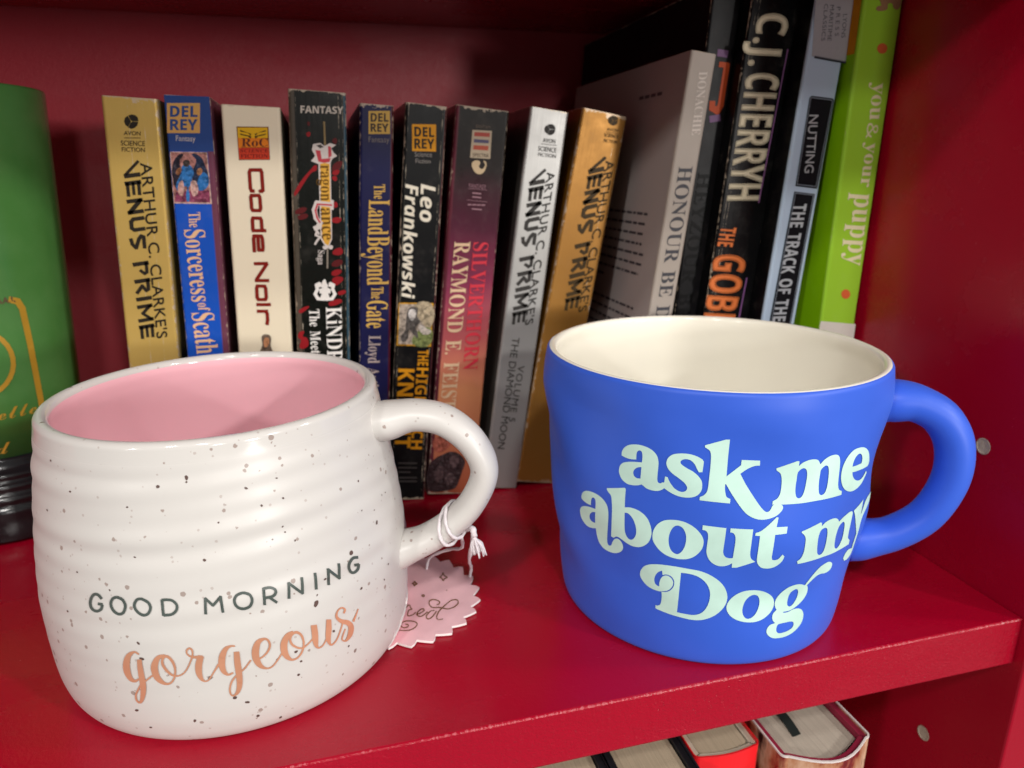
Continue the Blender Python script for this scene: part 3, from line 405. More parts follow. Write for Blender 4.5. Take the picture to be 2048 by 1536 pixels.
[91,7,102,9,110,15,116,25,120,39,122,57,123,80,122,99,119,114,116,125,110,134,102,138,92,140,78,135,74,131,71,126,69,121,69,34,72,19,79,10]],"c":[147,[78,-5,66,
-4,54,0,43,5,34,13,26,23,19,34,14,47,11,60,10,75,11,91,14,105,20,118,28,130,37,140,48,148,60,155,73,158,87,160,102,158,115,155,125,149,133,142,137,133,139,123,
138,117,136,112,133,108,129,105,124,103,118,102,107,105,100,112,98,125,98,131,99,136,97,143,92,147,85,148,69,142,59,124,56,94,57,71,62,53,69,38,78,28,89,21,102,
19,114,21,125,27,136,36,142,30,124,11,103,-1]],"d":[185,[70,-5,59,-4,48,0,39,5,30,13,23,22,17,33,13,46,11,59,10,74,11,90,13,105,18,119,24,131,32,141,41,149,51,
154,61,158,73,159,88,157,100,151,111,140,111,200,111,207,109,212,106,215,88,220,88,228,160,228,160,38,162,20,165,17,170,15,177,14,177,5,157,4,136,1,111,-5,111,
19,101,6,87,-2],[86,14,91,15,96,17,101,21,105,25,109,31,111,38,111,121,110,126,107,131,103,135,87,140,78,139,70,133,65,125,62,113,59,96,59,77,59,57,61,41,65,29,
70,21,77,16]],"e":[151,[77,-5,64,-4,53,0,42,5,33,13,25,23,18,34,14,48,11,62,10,79,11,94,14,108,19,120,26,131,34,141,43,149,54,155,66,158,79,159,97,157,112,151,
124,140,134,126,139,108,141,87,141,83,58,83,63,49,77,28,100,21,112,24,124,31,135,43,142,36,124,13,102,0],[58,96,101,96,101,107,97,139,93,144,88,147,81,148,68,
143,61,128,58,102]],"f":[107,[7,0,7,8,20,11,25,17,26,37,26,138,8,138,8,155,26,155,26,177,28,193,33,207,42,218,54,226,69,231,87,232,100,231,111,228,120,223,126,
216,130,208,132,200,131,193,129,188,126,183,122,180,117,178,112,178,98,183,95,186,93,190,92,195,96,210,98,213,99,216,98,219,95,221,90,222,84,221,79,219,77,215,
74,195,74,155,102,155,102,138,74,138,74,33,74,24,76,17,79,13,83,10,90,9,100,8,100,0]],"g":[164,[73,-70,53,-69,37,-66,24,-61,15,-54,9,-46,7,-37,10,-27,19,-19,34,
-13,22,-5,14,4,12,15,13,23,16,30,21,37,29,43,39,49,51,55,29,67,16,84,11,106,12,116,15,125,20,134,26,141,34,147,44,152,54,156,66,158,79,159,92,158,104,156,117,
152,158,152,158,134,134,134,141,124,144,113,146,102,145,92,142,84,138,76,132,69,125,63,117,58,107,54,97,52,86,51,78,52,71,52,56,47,53,44,51,40,50,36,53,29,59,
26,71,25,88,25,129,20,139,17,146,12,151,6,155,-1,157,-9,158,-18,155,-33,148,-46,136,-56,120,-64,98,-69],[79,62,86,63,91,67,95,73,98,81,99,92,100,105,99,119,98,
130,95,138,91,144,86,147,79,148,72,147,66,144,62,138,59,130,58,119,57,105,58,92,59,81,62,73,66,67,72,63],[80,-58,109,-55,126,-47,132,-33,131,-28,128,-24,125,
-21,102,-17,48,-17,42,-23,38,-29,37,-36,38,-42,41,-47,47,-52,56,-55,67,-57]],"h":[191,[9,0,9,8,22,13,26,28,26,199,23,215,20,217,15,219,9,220,9,228,74,228,74,
133,88,148,103,156,122,159,146,153,160,135,165,106,165,28,169,13,172,10,176,9,182,8,182,0,101,0,101,8,103,8,111,10,116,17,118,28,118,108,115,129,112,133,107,
135,101,136,91,134,82,128,74,118,74,28,77,13,80,10,84,9,90,8,90,0]],"i":[100,[50,181,44,182,38,184,32,188,28,193,26,199,25,206,26,213,28,219,32,224,38,228,44,
231,50,232,57,231,63,228,68,224,72,219,75,213,76,206,75,199,72,193,68,188,63,184,57,182],[9,0,9,8,23,13,26,28,26,126,23,142,10,147,10,155,74,155,74,28,77,13,90,
8,90,0]],"l":[100,[9,0,9,8,23,13,26,28,26,199,24,215,21,217,16,219,10,220,10,228,74,228,74,28,77,13,90,8,90,0]],"n":[191,[9,0,9,8,22,13,26,28,26,127,23,142,20,
145,15,146,9,147,9,155,74,155,74,134,87,148,103,156,122,159,146,153,160,135,165,106,165,28,169,13,172,10,176,9,182,8,182,0,101,0,101,8,103,8,111,10,116,17,118,
28,118,108,115,129,112,133,107,135,101,136,91,134,82,128,74,118,74,28,77,13,80,10,84,9,90,8,90,0]],"o":[169,[84,-5,70,-4,57,0,45,6,35,14,26,24,19,35,14,48,10,
62,9,77,10,92,14,106,19,119,26,131,35,141,45,149,57,154,70,158,84,159,98,158,111,155,123,149,133,141,142,131,149,120,154,107,157,93,158,77,157,61,154,47,149,34,
142,23,133,13,123,5,111,0,98,-4],[84,6,93,7,99,12,104,19,109,41,110,77,109,103,107,123,104,135,99,143,92,148,84,149,76,148,69,143,64,135,61,122,59,103,58,77,60,
41,64,19,69,12,76,7]],"p":[186,[9,-70,9,-62,20,-59,25,-50,26,-32,26,122,23,142,10,147,10,155,72,155,72,131,83,147,98,156,115,160,127,158,137,155,146,149,155,
141,162,132,167,121,172,108,174,95,175,80,174,64,172,50,167,36,161,24,154,14,146,6,136,0,125,-4,113,-5,98,-3,85,4,74,16,74,-29,76,-49,83,-59,99,-61,99,-70],[98,
14,107,16,114,21,120,30,123,42,126,58,126,77,126,96,124,112,121,124,116,132,109,137,99,139,90,137,81,129,74,118,74,34,80,23,88,16]],"r":[144,[9,0,9,8,23,13,26,
28,26,126,23,143,10,147,10,155,73,155,73,126,79,136,86,144,94,151,101,155,109,158,117,159,125,158,132,156,138,152,142,147,144,140,145,133,144,127,142,122,139,
117,135,114,130,112,124,111,111,115,103,125,94,130,90,129,85,126,81,121,77,114,75,106,75,96,75,28,75,21,77,16,79,13,99,8,99,0]],"s":[144,[76,-5,66,-4,55,-2,43,
3,37,4,32,3,28,0,26,-4,18,-4,18,53,27,53,30,40,36,29,43,19,52,13,61,9,70,7,78,8,84,10,89,13,93,18,95,23,96,29,94,38,88,46,78,52,53,65,43,71,34,77,27,85,22,92,
19,101,18,110,20,123,25,135,32,145,43,153,56,158,71,160,83,158,99,154,103,153,106,152,110,153,113,156,115,160,122,160,122,111,114,111,110,122,105,131,98,139,91,
144,83,147,75,148,68,148,62,146,58,143,55,139,53,135,52,130,58,116,73,106,96,95,106,89,114,83,121,76,125,68,128,58,129,47,127,32,122,20,114,9,103,1,90,-3]],
"t":[115,[62,-5,50,-4,40,0,33,5,28,13,25,23,24,36,24,139,10,139,10,150,44,185,64,212,72,212,72,155,104,155,104,139,72,139,72,41,75,25,77,22,80,21,84,20,91,22,
98,28,103,37,111,33,99,12,82,-1]],"u":[188,[65,-5,52,-4,41,1,33,9,27,19,24,32,23,48,23,124,20,141,17,144,12,146,6,147,6,155,71,155,71,37,75,23,79,20,83,18,88,
18,98,19,107,25,114,33,114,124,110,142,107,145,102,146,95,147,95,155,162,155,162,35,166,19,180,15,180,6,160,5,138,1,114,-5,114,20,108,13,101,7,93,2,84,-2,75,
-4]],"y":[151,[26,-70,18,-69,11,-67,5,-62,0,-57,-2,-50,-3,-42,-3,-36,-1,-31,2,-27,7,-23,12,-21,18,-20,32,-25,35,-28,37,-33,37,-38,37,-41,37,-44,38,-47,40,-49,
43,-49,47,-48,52,-44,57,-37,65,-22,70,-2,18,125,12,138,8,144,-2,147,-2,147,-2,155,81,155,81,147,68,145,64,137,65,133,66,128,93,59,115,121,118,130,119,137,115,
145,101,147,101,155,150,155,150,147,145,146,142,144,139,140,130,121,81,-12,65,-48,59,-55,54,-61,48,-65]]},"itbold":{"F":[179,[9,0,59,240,193,240,184,198,101,
198,88,136,165,136,156,95,79,95,59,0]],"L":[174,[9,0,59,240,109,240,67,42,151,42,143,0]],"a":[200,[66,-3,58,-3,50,0,41,3,34,8,28,16,22,24,18,35,16,48,15,63,15,
78,17,93,21,107,25,122,31,135,38,147,46,158,55,168,65,176,75,182,87,186,100,187,111,186,120,183,128,179,135,174,140,167,145,160,146,160,156,183,194,183,155,0,
118,0,120,24,119,24,97,4,88,0,78,-3],[86,37,93,37,99,40,105,45,120,65,129,92,131,120,130,127,128,134,125,139,120,143,115,146,108,147,102,146,97,144,91,140,77,
121,68,94,65,65,67,49,74,40]],"e":[187,[87,-3,67,-1,50,4,35,14,24,28,17,46,15,67,16,83,18,98,21,112,26,126,33,138,41,150,50,161,61,169,73,177,86,182,101,186,
117,187,136,185,151,180,163,173,172,162,177,150,179,137,176,119,167,103,153,90,132,81,106,75,73,73,65,73,64,69,64,66,65,57,68,49,73,43,80,38,88,35,97,34,123,37,
151,48,151,11,122,0],[70,106,78,106,95,107,109,110,119,115,126,121,130,128,131,136,129,144,124,149,114,151,96,145,80,130]],"i":[100,[78,206,60,211,56,214,54,
220,53,226,54,235,56,242,61,248,67,252,74,254,83,255,100,251,104,247,106,242,107,235,106,227,104,220,100,214,94,210,87,207],[6,0,45,183,94,183,55,0]],"k":[191,
[6,0,60,255,109,255,85,141,80,122,75,105,77,105,151,183,207,183,126,101,172,0,117,0,87,69,67,57,55,0]],"n":[203,[6,0,45,183,83,183,79,149,81,149,88,160,96,169,
105,176,115,182,126,186,138,187,153,185,165,180,174,172,180,162,184,149,186,134,182,104,160,0,111,0,133,107,136,127,134,138,128,145,118,147,111,146,104,142,98,
137,82,111,72,76,55,0]],"o":[197,[85,-3,72,-2,60,0,49,5,39,12,30,20,24,30,19,41,16,53,15,67,15,83,17,98,21,113,26,127,32,140,39,151,48,162,58,170,69,177,82,183,
97,186,112,187,132,185,149,178,163,168,173,153,180,135,182,114,176,70,171,56,166,44,158,32,150,22,140,13,128,6,115,1,101,-2],[89,37,98,38,105,42,112,48,118,56,
123,66,127,77,132,114,131,123,130,131,127,137,122,142,116,145,108,146,101,146,95,143,89,139,75,119,67,93,64,67,67,50,75,40]],"r":[142,[6,0,45,183,83,183,79,149,
81,149,89,160,97,169,106,177,116,182,127,186,138,187,147,186,154,185,143,137,136,139,127,140,115,138,104,134,94,125,85,114,78,100,73,82,55,0]],"s":[159,[59,-3,
28,-1,4,7,4,48,29,37,56,33,77,38,82,42,85,47,86,53,81,65,58,80,32,100,27,108,24,117,23,128,25,146,31,160,41,172,55,180,73,185,93,187,123,183,152,171,136,136,
115,146,94,150,79,146,76,143,74,139,73,134,78,123,98,111,108,105,117,98,125,91,131,82,135,72,136,60,134,41,127,25,115,13,99,4,81,-2]],"w":[265,[29,0,20,183,66,
183,67,102,67,75,65,47,67,47,73,65,80,84,84,95,122,183,176,183,176,95,176,72,174,47,176,47,182,65,189,85,195,102,231,183,282,183,195,0,141,0,140,85,140,102,141,
123,141,141,139,141,133,123,126,104,120,89,82,0]]},"script":{"d":[203,[44,-2,34,-1,26,2,18,6,13,13,9,21,8,31,9,39,12,48,16,57,38,80,66,97,95,103,107,102,116,97,
121,89,177,193,219,197,135,46,124,25,120,15,120,12,121,11,124,10,132,13,144,22,160,38,167,31,138,7,130,2,122,-1,115,-2,107,-1,100,1,94,4,90,8,88,13,87,19,87,21,
73,8,59,1],[52,7,67,13,85,31,102,55,108,66,112,76,113,84,112,90,109,93,104,94,90,88,75,73,61,55,50,39,46,31,43,23,42,16,43,11,47,8]],"e":[138,[50,-2,38,-1,27,2,
18,8,11,16,7,24,6,33,7,41,9,49,14,57,35,80,63,97,91,103,99,103,106,101,112,97,116,93,119,87,120,81,119,74,116,68,111,61,85,45,49,34,43,15,44,11,47,9,53,8,63,9,
72,11,82,15,93,20,103,28,114,38,120,31,109,21,97,13,85,6,73,1,61,-1],[52,43,73,50,90,65,94,71,96,77,97,83,96,88,94,92,91,93,80,86,65,68]],"l":[141,[102,31,73,6,
65,1,57,-1,47,-2,40,-2,33,1,28,4,23,9,21,15,20,22,21,32,26,45,33,60,39,71,25,57,17,62,41,85,60,110,110,192,151,197,79,65,60,32,54,16,55,13,56,11,59,10,71,17,95,
38]]}}''')
MUG = json.loads(r'''{"ask":[[[-25403,6713,1,-25403,6815,0,-25285,6956,0,-25022,7083,0,-24717,7147,0,-24335,7182,0,-23922,7160,0,-23598,7086,0,-23393,6964,0,-23304,6794,0,-23302,
6635,0,-23328,6402,0,-23331,6216,0,-23288,6146,0,-23170,6129,0,-23067,6171,1,-22958,6175,1,-22948,6000,1,-23100,5925,0,-23335,5867,0,-23614,5854,0,-23898,5878,
0,-24105,5946,0,-24188,5971,1,-24352,5926,0,-24602,5888,0,-24943,5874,0,-25206,5926,0,-25390,6016,0,-25514,6159,0,-25535,6248,0,-25466,6396,0,-25293,6502,0,
-24984,6575,0,-24638,6624,0,-24197,6664,1,-24175,6803,0,-24192,6937,0,-24259,7007,0,-24364,7015,0,-24467,6968,0,-24516,6883,0,-24523,6712,1,-24728,6689,0,
-24991,6675,0,-25217,6688,0],[-24219,6519,1,-24418,6482,0,-24584,6406,0,-24673,6314,0,-24670,6245,0,-24594,6169,0,-24444,6136,0,-24257,6149,1]],[[-22931,6372,1,
-22797,6367,1,-22734,6280,0,-22592,6155,0,-22412,6044,0,-22178,5979,0,-21988,5973,0,-21842,6018,0,-21776,6100,0,-21802,6168,0,-21942,6271,0,-22252,6395,0,
-22561,6505,0,-22776,6621,0,-22880,6747,0,-22887,6837,0,-22804,6968,0,-22609,7074,0,-22357,7127,0,-22033,7155,0,-21709,7149,0,-21380,7102,0,-21120,7027,1,
-21047,6965,1,-21078,6650,1,-21250,6635,1,-21352,6729,0,-21497,6877,0,-21688,6971,0,-21907,6995,0,-22086,6967,0,-22182,6909,0,-22176,6854,0,-22068,6795,0,
-21841,6722,0,-21541,6640,0,-21272,6522,0,-21091,6386,0,-21037,6254,0,-21052,6095,0,-21200,5948,0,-21413,5863,0,-21746,5813,0,-22125,5813,0,-22513,5869,0,
-22829,5954,0,-22976,6009,1,-22960,6210,0]],[[-21056,7453,1,-20077,7656,1,-19884,7661,1,-19888,7176,0,-19873,6565,1,-19202,6907,1,-19195,7067,1,-18269,7050,1,
-18246,6903,1,-18512,6889,0,-18866,6796,0,-19193,6652,1,-18864,6342,0,-18442,6004,0,-18031,5699,0,-17830,5582,0,-17693,5543,0,-17562,5569,0,-17473,5641,0,
-17403,5723,0,-17252,5762,0,-16996,5751,0,-16864,5698,0,-16845,5635,0,-16917,5553,0,-17162,5434,0,-17503,5357,0,-17916,5325,0,-18292,5360,0,-18675,5471,0,
-18991,5646,0,-19318,5884,0,-19609,6114,0,-19863,6336,1,-19905,6324,1,-19893,6193,0,-19838,6042,0,-19770,5953,0,-19578,5898,1,-19578,5768,1,-20332,5777,0,
-21110,5783,1,-21105,5882,1,-20928,5944,0,-20794,6043,0,-20739,6181,0,-20721,6493,0,-20710,6935,0,-20736,7195,0,-20805,7301,0,-20918,7351,0,-21049,7395,1]],
[[-17375,6814,1,-16329,7015,1,-16227,7001,1,-16209,6857,1,-16035,6951,0,-15739,7017,0,-15420,7031,0,-15199,6991,0,-15026,6859,1,-14815,6990,0,-14533,7069,0,
-14217,7088,0,-13987,7047,0,-13847,6935,0,-13764,6728,0,-13699,6406,0,-13616,6123,0,-13496,5970,0,-13369,5908,0,-13201,5864,1,-13157,5740,1,-14009,5738,0,
-14982,5740,0,-15865,5731,0,-16893,5742,0,-17423,5755,1,-17405,5849,1,-17187,5918,0,-17063,6031,0,-17009,6200,0,-17015,6415,0,-17053,6546,0,-17135,6657,0,
-17285,6725,0,-17362,6759,1],[-16206,6668,0,-16055,6763,0,-15903,6784,0,-15766,6730,0,-15684,6593,0,-15672,6327,0,-15719,6088,0,-15815,5940,0,-15973,5884,0,
-16125,5923,0,-16207,6046,0,-16238,6220,0,-16225,6438,0],[-14932,6687,0,-14782,6777,0,-14660,6802,0,-14533,6760,0,-14430,6607,0,-14371,6332,0,-14369,6083,0,
-14456,5932,0,-14631,5890,0,-14785,5937,0,-14874,6079,0,-14931,6329,0,-14941,6554,0]],[[-10905,6312,1,-12640,6384,1,-12548,6268,0,-12301,6128,0,-12011,6036,0,
-11641,5984,0,-11306,6015,0,-11086,6096,0,-10972,6171,1,-10753,6084,1,-10862,5997,0,-11196,5817,0,-11655,5728,0,-12117,5712,0,-12506,5755,0,-12900,5859,0,
-13196,6004,0,-13411,6192,0,-13525,6388,0,-13536,6616,0,-13434,6806,0,-13205,6980,0,-12839,7092,0,-12394,7104,0,-11940,7056,0,-11559,6958,0,-11168,6786,0,
-10877,6565,0,-10744,6379,0],[-12747,6569,1,-12737,6703,0,-12604,6843,0,-12373,6914,0,-12191,6901,0,-11996,6818,0,-11866,6675,0,-11881,6558,1]],[[-28387,4820,0,
-28223,4988,0,-27943,5121,0,-27605,5194,0,-27184,5226,0,-26802,5201,0,-26497,5122,0,-26284,4986,0,-26213,4834,0,-26233,4570,0,-26378,4164,0,-26559,3737,0,
-26602,3534,0,-26536,3451,0,-26420,3455,0,-26291,3519,0,-26172,3657,0,-25999,3792,0,-25823,3857,0,-25614,3855,0,-25454,3756,0,-25408,3642,0,-25461,3521,0,
-25654,3388,0,-25946,3284,0,-26236,3229,0,-26644,3208,0,-27049,3256,0,-27318,3402,0,-27428,3652,0,-27417,3889,1,-27743,3823,0,-28143,3791,0,-28457,3855,0,
-28691,3990,0,-28742,4194,0,-28631,4354,0,-28360,4484,0,-27974,4574,0,-27561,4629,0,-27175,4657,1,-27093,4914,0,-27129,5022,0,-27269,5044,0,-27421,4947,0,
-27534,4714,1,-27863,4697,0,-28202,4719,0,-28371,4759,0],[-27224,4532,1,-27488,4472,0,-27725,4351,0,-27830,4218,0,-27786,4120,0,-27639,4085,0,-27398,4094,1]],
[[-26248,5551,1,-25152,5733,1,-25085,5702,1,-25118,5388,0,-25139,5093,1,-24835,5134,0,-24494,5125,0,-24157,5061,0,-23861,4929,0,-23667,4733,0,-23573,4499,0,
-23607,4294,0,-23754,4095,0,-24020,3935,0,-24344,3833,0,-24726,3794,0,-25064,3822,0,-25403,3890,0,-25597,3932,0,-25803,3936,0,-25978,3871,0,-26041,3838,1,
-26227,3853,1,-26057,4341,0,-25938,4885,0,-25943,5234,0,-25998,5359,0,-26140,5432,0,-26247,5498,1],[-25143,4919,1,-24923,4916,0,-24707,4812,0,-24557,4659,0,
-24473,4469,0,-24479,4289,0,-24578,4141,0,-24750,4031,0,-24870,4009,0,-25010,4036,0,-25139,4146,0,-25187,4323,0]],[[-23512,4358,0,-23470,4537,0,-23315,4729,0,
-23079,4879,0,-22802,4972,0,-22446,5023,0,-22052,5038,0,-21657,5000,0,-21257,4899,0,-20950,4751,0,-20777,4602,0,-20720,4464,0,-20769,4265,0,-20957,4074,0,
-21214,3924,0,-21521,3828,0,-21840,3784,0,-22207,3770,0,-22669,3809,0,-23058,3918,0,-23343,4080,0,-23476,4212,0],[-22154,4868,0,-21954,4849,0,-21787,4760,0,
-21670,4604,0,-21649,4414,0,-21705,4213,0,-21847,4038,0,-22039,3933,0,-22223,3935,0,-22415,4005,0,-22552,4161,0,-22599,4377,0,-22548,4578,0,-22422,4749,0,
-22290,4836,0]],[[-20836,5014,1,-19648,5018,1,-19660,4698,0,-19684,4288,0,-19643,4167,0,-19534,4087,0,-19359,4056,0,-19157,4074,1,-19144,4375,0,-19133,4616,0,
-19161,4778,0,-19228,4855,0,-19326,4895,0,-19436,4899,1,-19437,5025,1,-18317,5036,1,-18329,4812,0,-18331,4364,0,-18295,4190,0,-18200,4076,0,-17982,3987,1,
-18891,3748,1,-19138,3737,1,-19155,3894,1,-19329,3818,0,-19548,3765,0,-19776,3750,0,-20012,3778,0,-20258,3864,0,-20433,3998,0,-20527,4163,0,-20532,4358,0,
-20513,4624,0,-20544,4764,0,-20651,4848,0,-20843,4865,1]],[[-17162,5383,1,-17055,5374,1,-17129,5094,1,-16525,5084,1,-16545,4880,1,-17172,4864,1,-17178,4602,0,
-17166,4160,0,-17100,4039,1,-16951,4024,0,-16777,4049,0,-16635,4158,0,-16577,4201,1,-16448,4119,1,-16505,3963,0,-16694,3826,0,-16949,3743,0,-17271,3724,0,
-17572,3766,0,-17792,3879,0,-17903,4014,0,-17939,4222,0,-17949,4564,0,-17946,4840,1,-18188,4849,1,-18182,4928,1,-17968,4974,0,-17756,5062,0,-17472,5210,0]],
[[-15645,4865,1,-14404,5009,1,-14282,4981,1,-14244,4869,1,-13931,4967,0,-13458,4994,0,-13110,4956,0,-12841,4871,0,-12672,4767,1,-12323,4857,0,-11844,4924,0,
-11560,4929,0,-11273,4847,0,-11150,4672,0,-10998,4336,0,-10816,3988,0,-10675,3828,0,-10306,3676,1,-10208,3510,1,-11218,3538,0,-12262,3575,0,-13296,3642,0,
-14432,3695,0,-15384,3730,1,-15510,3844,1,-15313,3927,0,-15232,4128,0,-15265,4410,0,-15305,4584,0,-15413,4714,0,-15636,4830,1],[-14226,4735,0,-13977,4770,0,
-13768,4726,0,-13630,4605,0,-13508,4335,0,-13425,4063,0,-13454,3858,0,-13633,3789,0,-13862,3826,0,-14051,3939,0,-14211,4150,0,-14326,4422,0,-14331,4594,0],
[-12509,4563,0,-12297,4664,0,-12107,4668,0,-11889,4553,0,-11708,4314,0,-11544,3970,0,-11637,3777,0,-11801,3690,0,-12025,3706,0,-12256,3816,0,-12433,4034,0,
-12551,4315,0]],[[-11152,4875,1,-9972,5040,1,-9731,4465,1,-9220,4903,0,-7211,4759,1,-7445,4680,1,-9192,4344,0,-9115,3698,0,-9048,3142,0,-9187,2929,0,-9749,2867,
0,-10256,2919,1,-10506,3055,1,-10323,3202,0,-9973,3262,0,-9369,3187,1,-9427,3737,1,-10161,4227,0,-10756,4650,0]],[[-24276,2873,0,-24203,3034,0,-23986,3209,0,
-23658,3331,0,-23208,3415,0,-22646,3472,0,-22018,3501,0,-21406,3506,0,-20805,3497,0,-20278,3416,0,-19776,3255,0,-19417,3049,0,-19204,2815,0,-19137,2601,0,
-19197,2387,0,-19406,2169,0,-19749,1970,0,-20189,1825,0,-20642,1745,0,-21108,1728,0,-21626,1743,0,-22242,1767,0,-22783,1804,0,-23191,1836,1,-23208,1959,1,
-23092,1953,1,-22957,2004,0,-22872,2113,0,-22841,2333,0,-22868,2514,1,-23104,2492,0,-23479,2500,0,-23819,2557,0,-24095,2672,0,-24233,2776,0],[-22888,3249,1,
-23103,3162,0,-23275,3015,0,-23335,2861,0,-23281,2727,0,-23139,2675,0,-23015,2666,1,-23011,2803,0,-22961,2928,0,-22828,3054,0,-22615,3119,0,-22389,3093,0,
-22235,3001,0,-22206,2888,0,-22287,2749,0,-22472,2624,0,-22665,2563,1,-22859,2523,1,-22858,2505,1,-22645,2532,1,-22430,2599,0,-22226,2733,0,-22142,2887,0,
-22178,3029,0,-22350,3131,0,-22618,3154,0,-22845,3103,1],[-21801,3328,1,-21386,3344,0,-20980,3318,0,-20649,3235,0,-20368,3092,0,-20176,2887,0,-20115,2683,0,
-20146,2445,0,-20291,2193,0,-20515,2026,0,-20796,1938,0,-21130,1905,0,-21556,1905,0,-21894,1909,1,-21856,2359,0,-21826,2884,0]],[[-19104,2251,0,-19081,2440,0,
-18872,2640,0,-18530,2798,0,-18125,2879,0,-17603,2885,0,-17123,2818,0,-16627,2669,0,-16258,2480,0,-16082,2282,0,-16096,2072,0,-16327,1887,0,-16699,1753,0,
-17128,1690,0,-17605,1693,0,-18175,1762,0,-18654,1895,0,-18954,2061,0],[-17531,2701,0,-17324,2644,0,-17157,2489,0,-17093,2291,0,-17151,2083,0,-17324,1913,0,
-17588,1826,0,-17826,1844,0,-18014,1953,0,-18123,2117,0,-18127,2304,0,-18046,2491,0,-17868,2635,0,-17687,2696,0]],[[-14072,2708,1,-13897,2865,0,-13583,3093,0,
-13187,3256,0,-12662,3308,0,-12299,3281,0,-11985,3183,0,-11870,3083,0,-11942,2966,0,-12282,2909,0,-12577,2916,0,-12956,2960,0,-13327,2927,0,-13669,2802,0,
-13890,2682,1,-13757,2578,0,-13678,2387,0,-13814,2191,0,-14096,2041,0,-14452,1927,0,-14823,1866,0,-15260,1866,0,-15340,1864,1,-15222,1827,1,-14922,1826,0,
-14547,1874,0,-14206,1867,0,-13895,1796,0,-13709,1669,0,-13648,1520,0,-13733,1326,0,-14018,1159,0,-14454,1035,0,-14950,980,0,-15496,982,0,-15876,1027,0,-16185,
1133,0,-16350,1262,0,-16340,1387,0,-16157,1497,0,-15802,1534,1,-15976,1630,0,-16055,1762,0,-16006,1883,0,-15800,1992,1,-15941,2109,0,-16016,2249,0,-15980,2408,
0,-15784,2605,0,-15428,2771,0,-15000,2835,0,-14551,2818,0],[-14729,2645,0,-14562,2604,0,-14439,2487,0,-14413,2318,0,-14531,2145,0,-14710,2034,0,-14896,2015,0,
-15045,2084,0,-15103,2208,0,-15098,2425,0,-15004,2573,0],[-15554,1479,1,-15067,1478,0,-14619,1465,0,-14438,1419,0,-14388,1324,0,-14508,1224,0,-14834,1162,0,
-15216,1142,0,-15489,1158,0,-15637,1224,0,-15685,1329,0,-15642,1437,0]]],"good":[[[-20743,4527,-20774,4547,-20805,4569,-20839,4592,-20878,4612,-20926,4629,
-20981,4638,-21039,4642,-21101,4641,-21166,4635,-21232,4621,-21294,4601,-21349,4575,-21399,4547,-21443,4517,-21482,4485,-21517,4452,-21547,4416,-21571,4378,
-21586,4342,-21591,4308,-21586,4276,-21573,4245,-21551,4215,-21521,4188,-21481,4165,-21430,4146,-21370,4131,-21304,4119,-21233,4113,-21159,4114,-21082,4123,
-21008,4139,-20938,4159,-20875,4183,-20821,4209,-20782,4240,-20761,4271,-20749,4299,-20741,4324,-20729,4349],[-20876,4471,-20910,4492,-20943,4514,-20974,4534,
-21003,4549,-21030,4558,-21060,4563,-21096,4566,-21131,4565,-21162,4562,-21187,4557,-21212,4548,-21242,4534,-21275,4516,-21307,4494,-21336,4470,-21362,4444,
-21387,4414,-21406,4383,-21418,4353,-21422,4327,-21419,4303,-21409,4279,-21393,4256,-21372,4237,-21347,4223,-21313,4210,-21270,4199,-21223,4191,-21177,4187,
-21139,4187,-21102,4192,-21055,4202,-21007,4215,-20965,4231,-20937,4244,-20922,4256,-20911,4274,-20902,4296,-20893,4323,-20880,4350]],[[-20776,4392,-21036,
4387],[-20804,4320,-21064,4314]],[[-19993,4562,-19938,4554,-19882,4548,-19834,4541,-19795,4533,-19764,4520,-19734,4499,-19703,4472,-19677,4442,-19659,4412,
-19652,4384,-19656,4354,-19671,4319,-19694,4284,-19722,4253,-19749,4231,-19774,4218,-19805,4209,-19841,4202,-19879,4199,-19917,4198,-19958,4202,-20005,4211,
-20054,4223,-20099,4239,-20137,4256,-20172,4278,-20205,4305,-20233,4334,-20251,4363,-20259,4389,-20255,4415,-20241,4444,-20218,4473,-20190,4499,-20162,4518,
-20133,4532,-20097,4543,-20056,4553,-20013,4559,-19975,4561,-19939,4559,-19897,4551,-19850,4540,-19799,4526,-19748,4514],[-19926,4635,-19876,4627,-19822,4621,
-19764,4612,-19706,4599,-19654,4577,-19612,4548,-19576,4514,-19546,4476,-19524,4436,-19514,4395,-19520,4352,-19538,4309,-19566,4266,-19601,4227,-19644,4193,
-19698,4166,-19760,4146,-19825,4133,-19890,4127,-19954,4127,-20017,4133,-20081,4144,-20143,4161,-20201,4181,-20252,4204,-20297,4232,-20337,4265,-20371,4300,
-20395,4336,-20406,4374,-20401,4413,-20381,4453,-20349,4492,-20309,4528,-20261,4560,-20204,4587,-20141,4608,-20075,4623,-20010,4632,-19944,4636,-19879,4632,
-19820,4621,-19767,4608,-19718,4595,-19670,4583]],[[-18789,4554,-18729,4537,-18666,4522,-18609,4506,-18560,4490,-18525,4473,-18496,4452,-18472,4427,-18454,4402,
-18443,4376,-18441,4354,-18449,4330,-18466,4304,-18491,4277,-18521,4253,-18550,4236,-18580,4224,-18617,4215,-18657,4209,-18698,4207,-18737,4209,-18779,4216,
-18828,4229,-18879,4246,-18927,4266,-18967,4286,-19001,4308,-19031,4333,-19055,4358,-19070,4383,-19075,4406,-19069,4429,-19052,4458,-19025,4486,-18995,4511,
-18966,4528,-18937,4539,-18901,4547,-18860,4553,-18817,4554,-18775,4552,-18732,4544,-18682,4529,-18628,4509,-18571,4488,-18513,4468],[-18717,4621,-18659,4604,
-18599,4588,-18536,4571,-18477,4550,-18426,4524,-18386,4493,-18354,4460,-18331,4425,-18317,4389,-18314,4353,-18325,4317,-18349,4280,-18382,4245,-18422,4213,
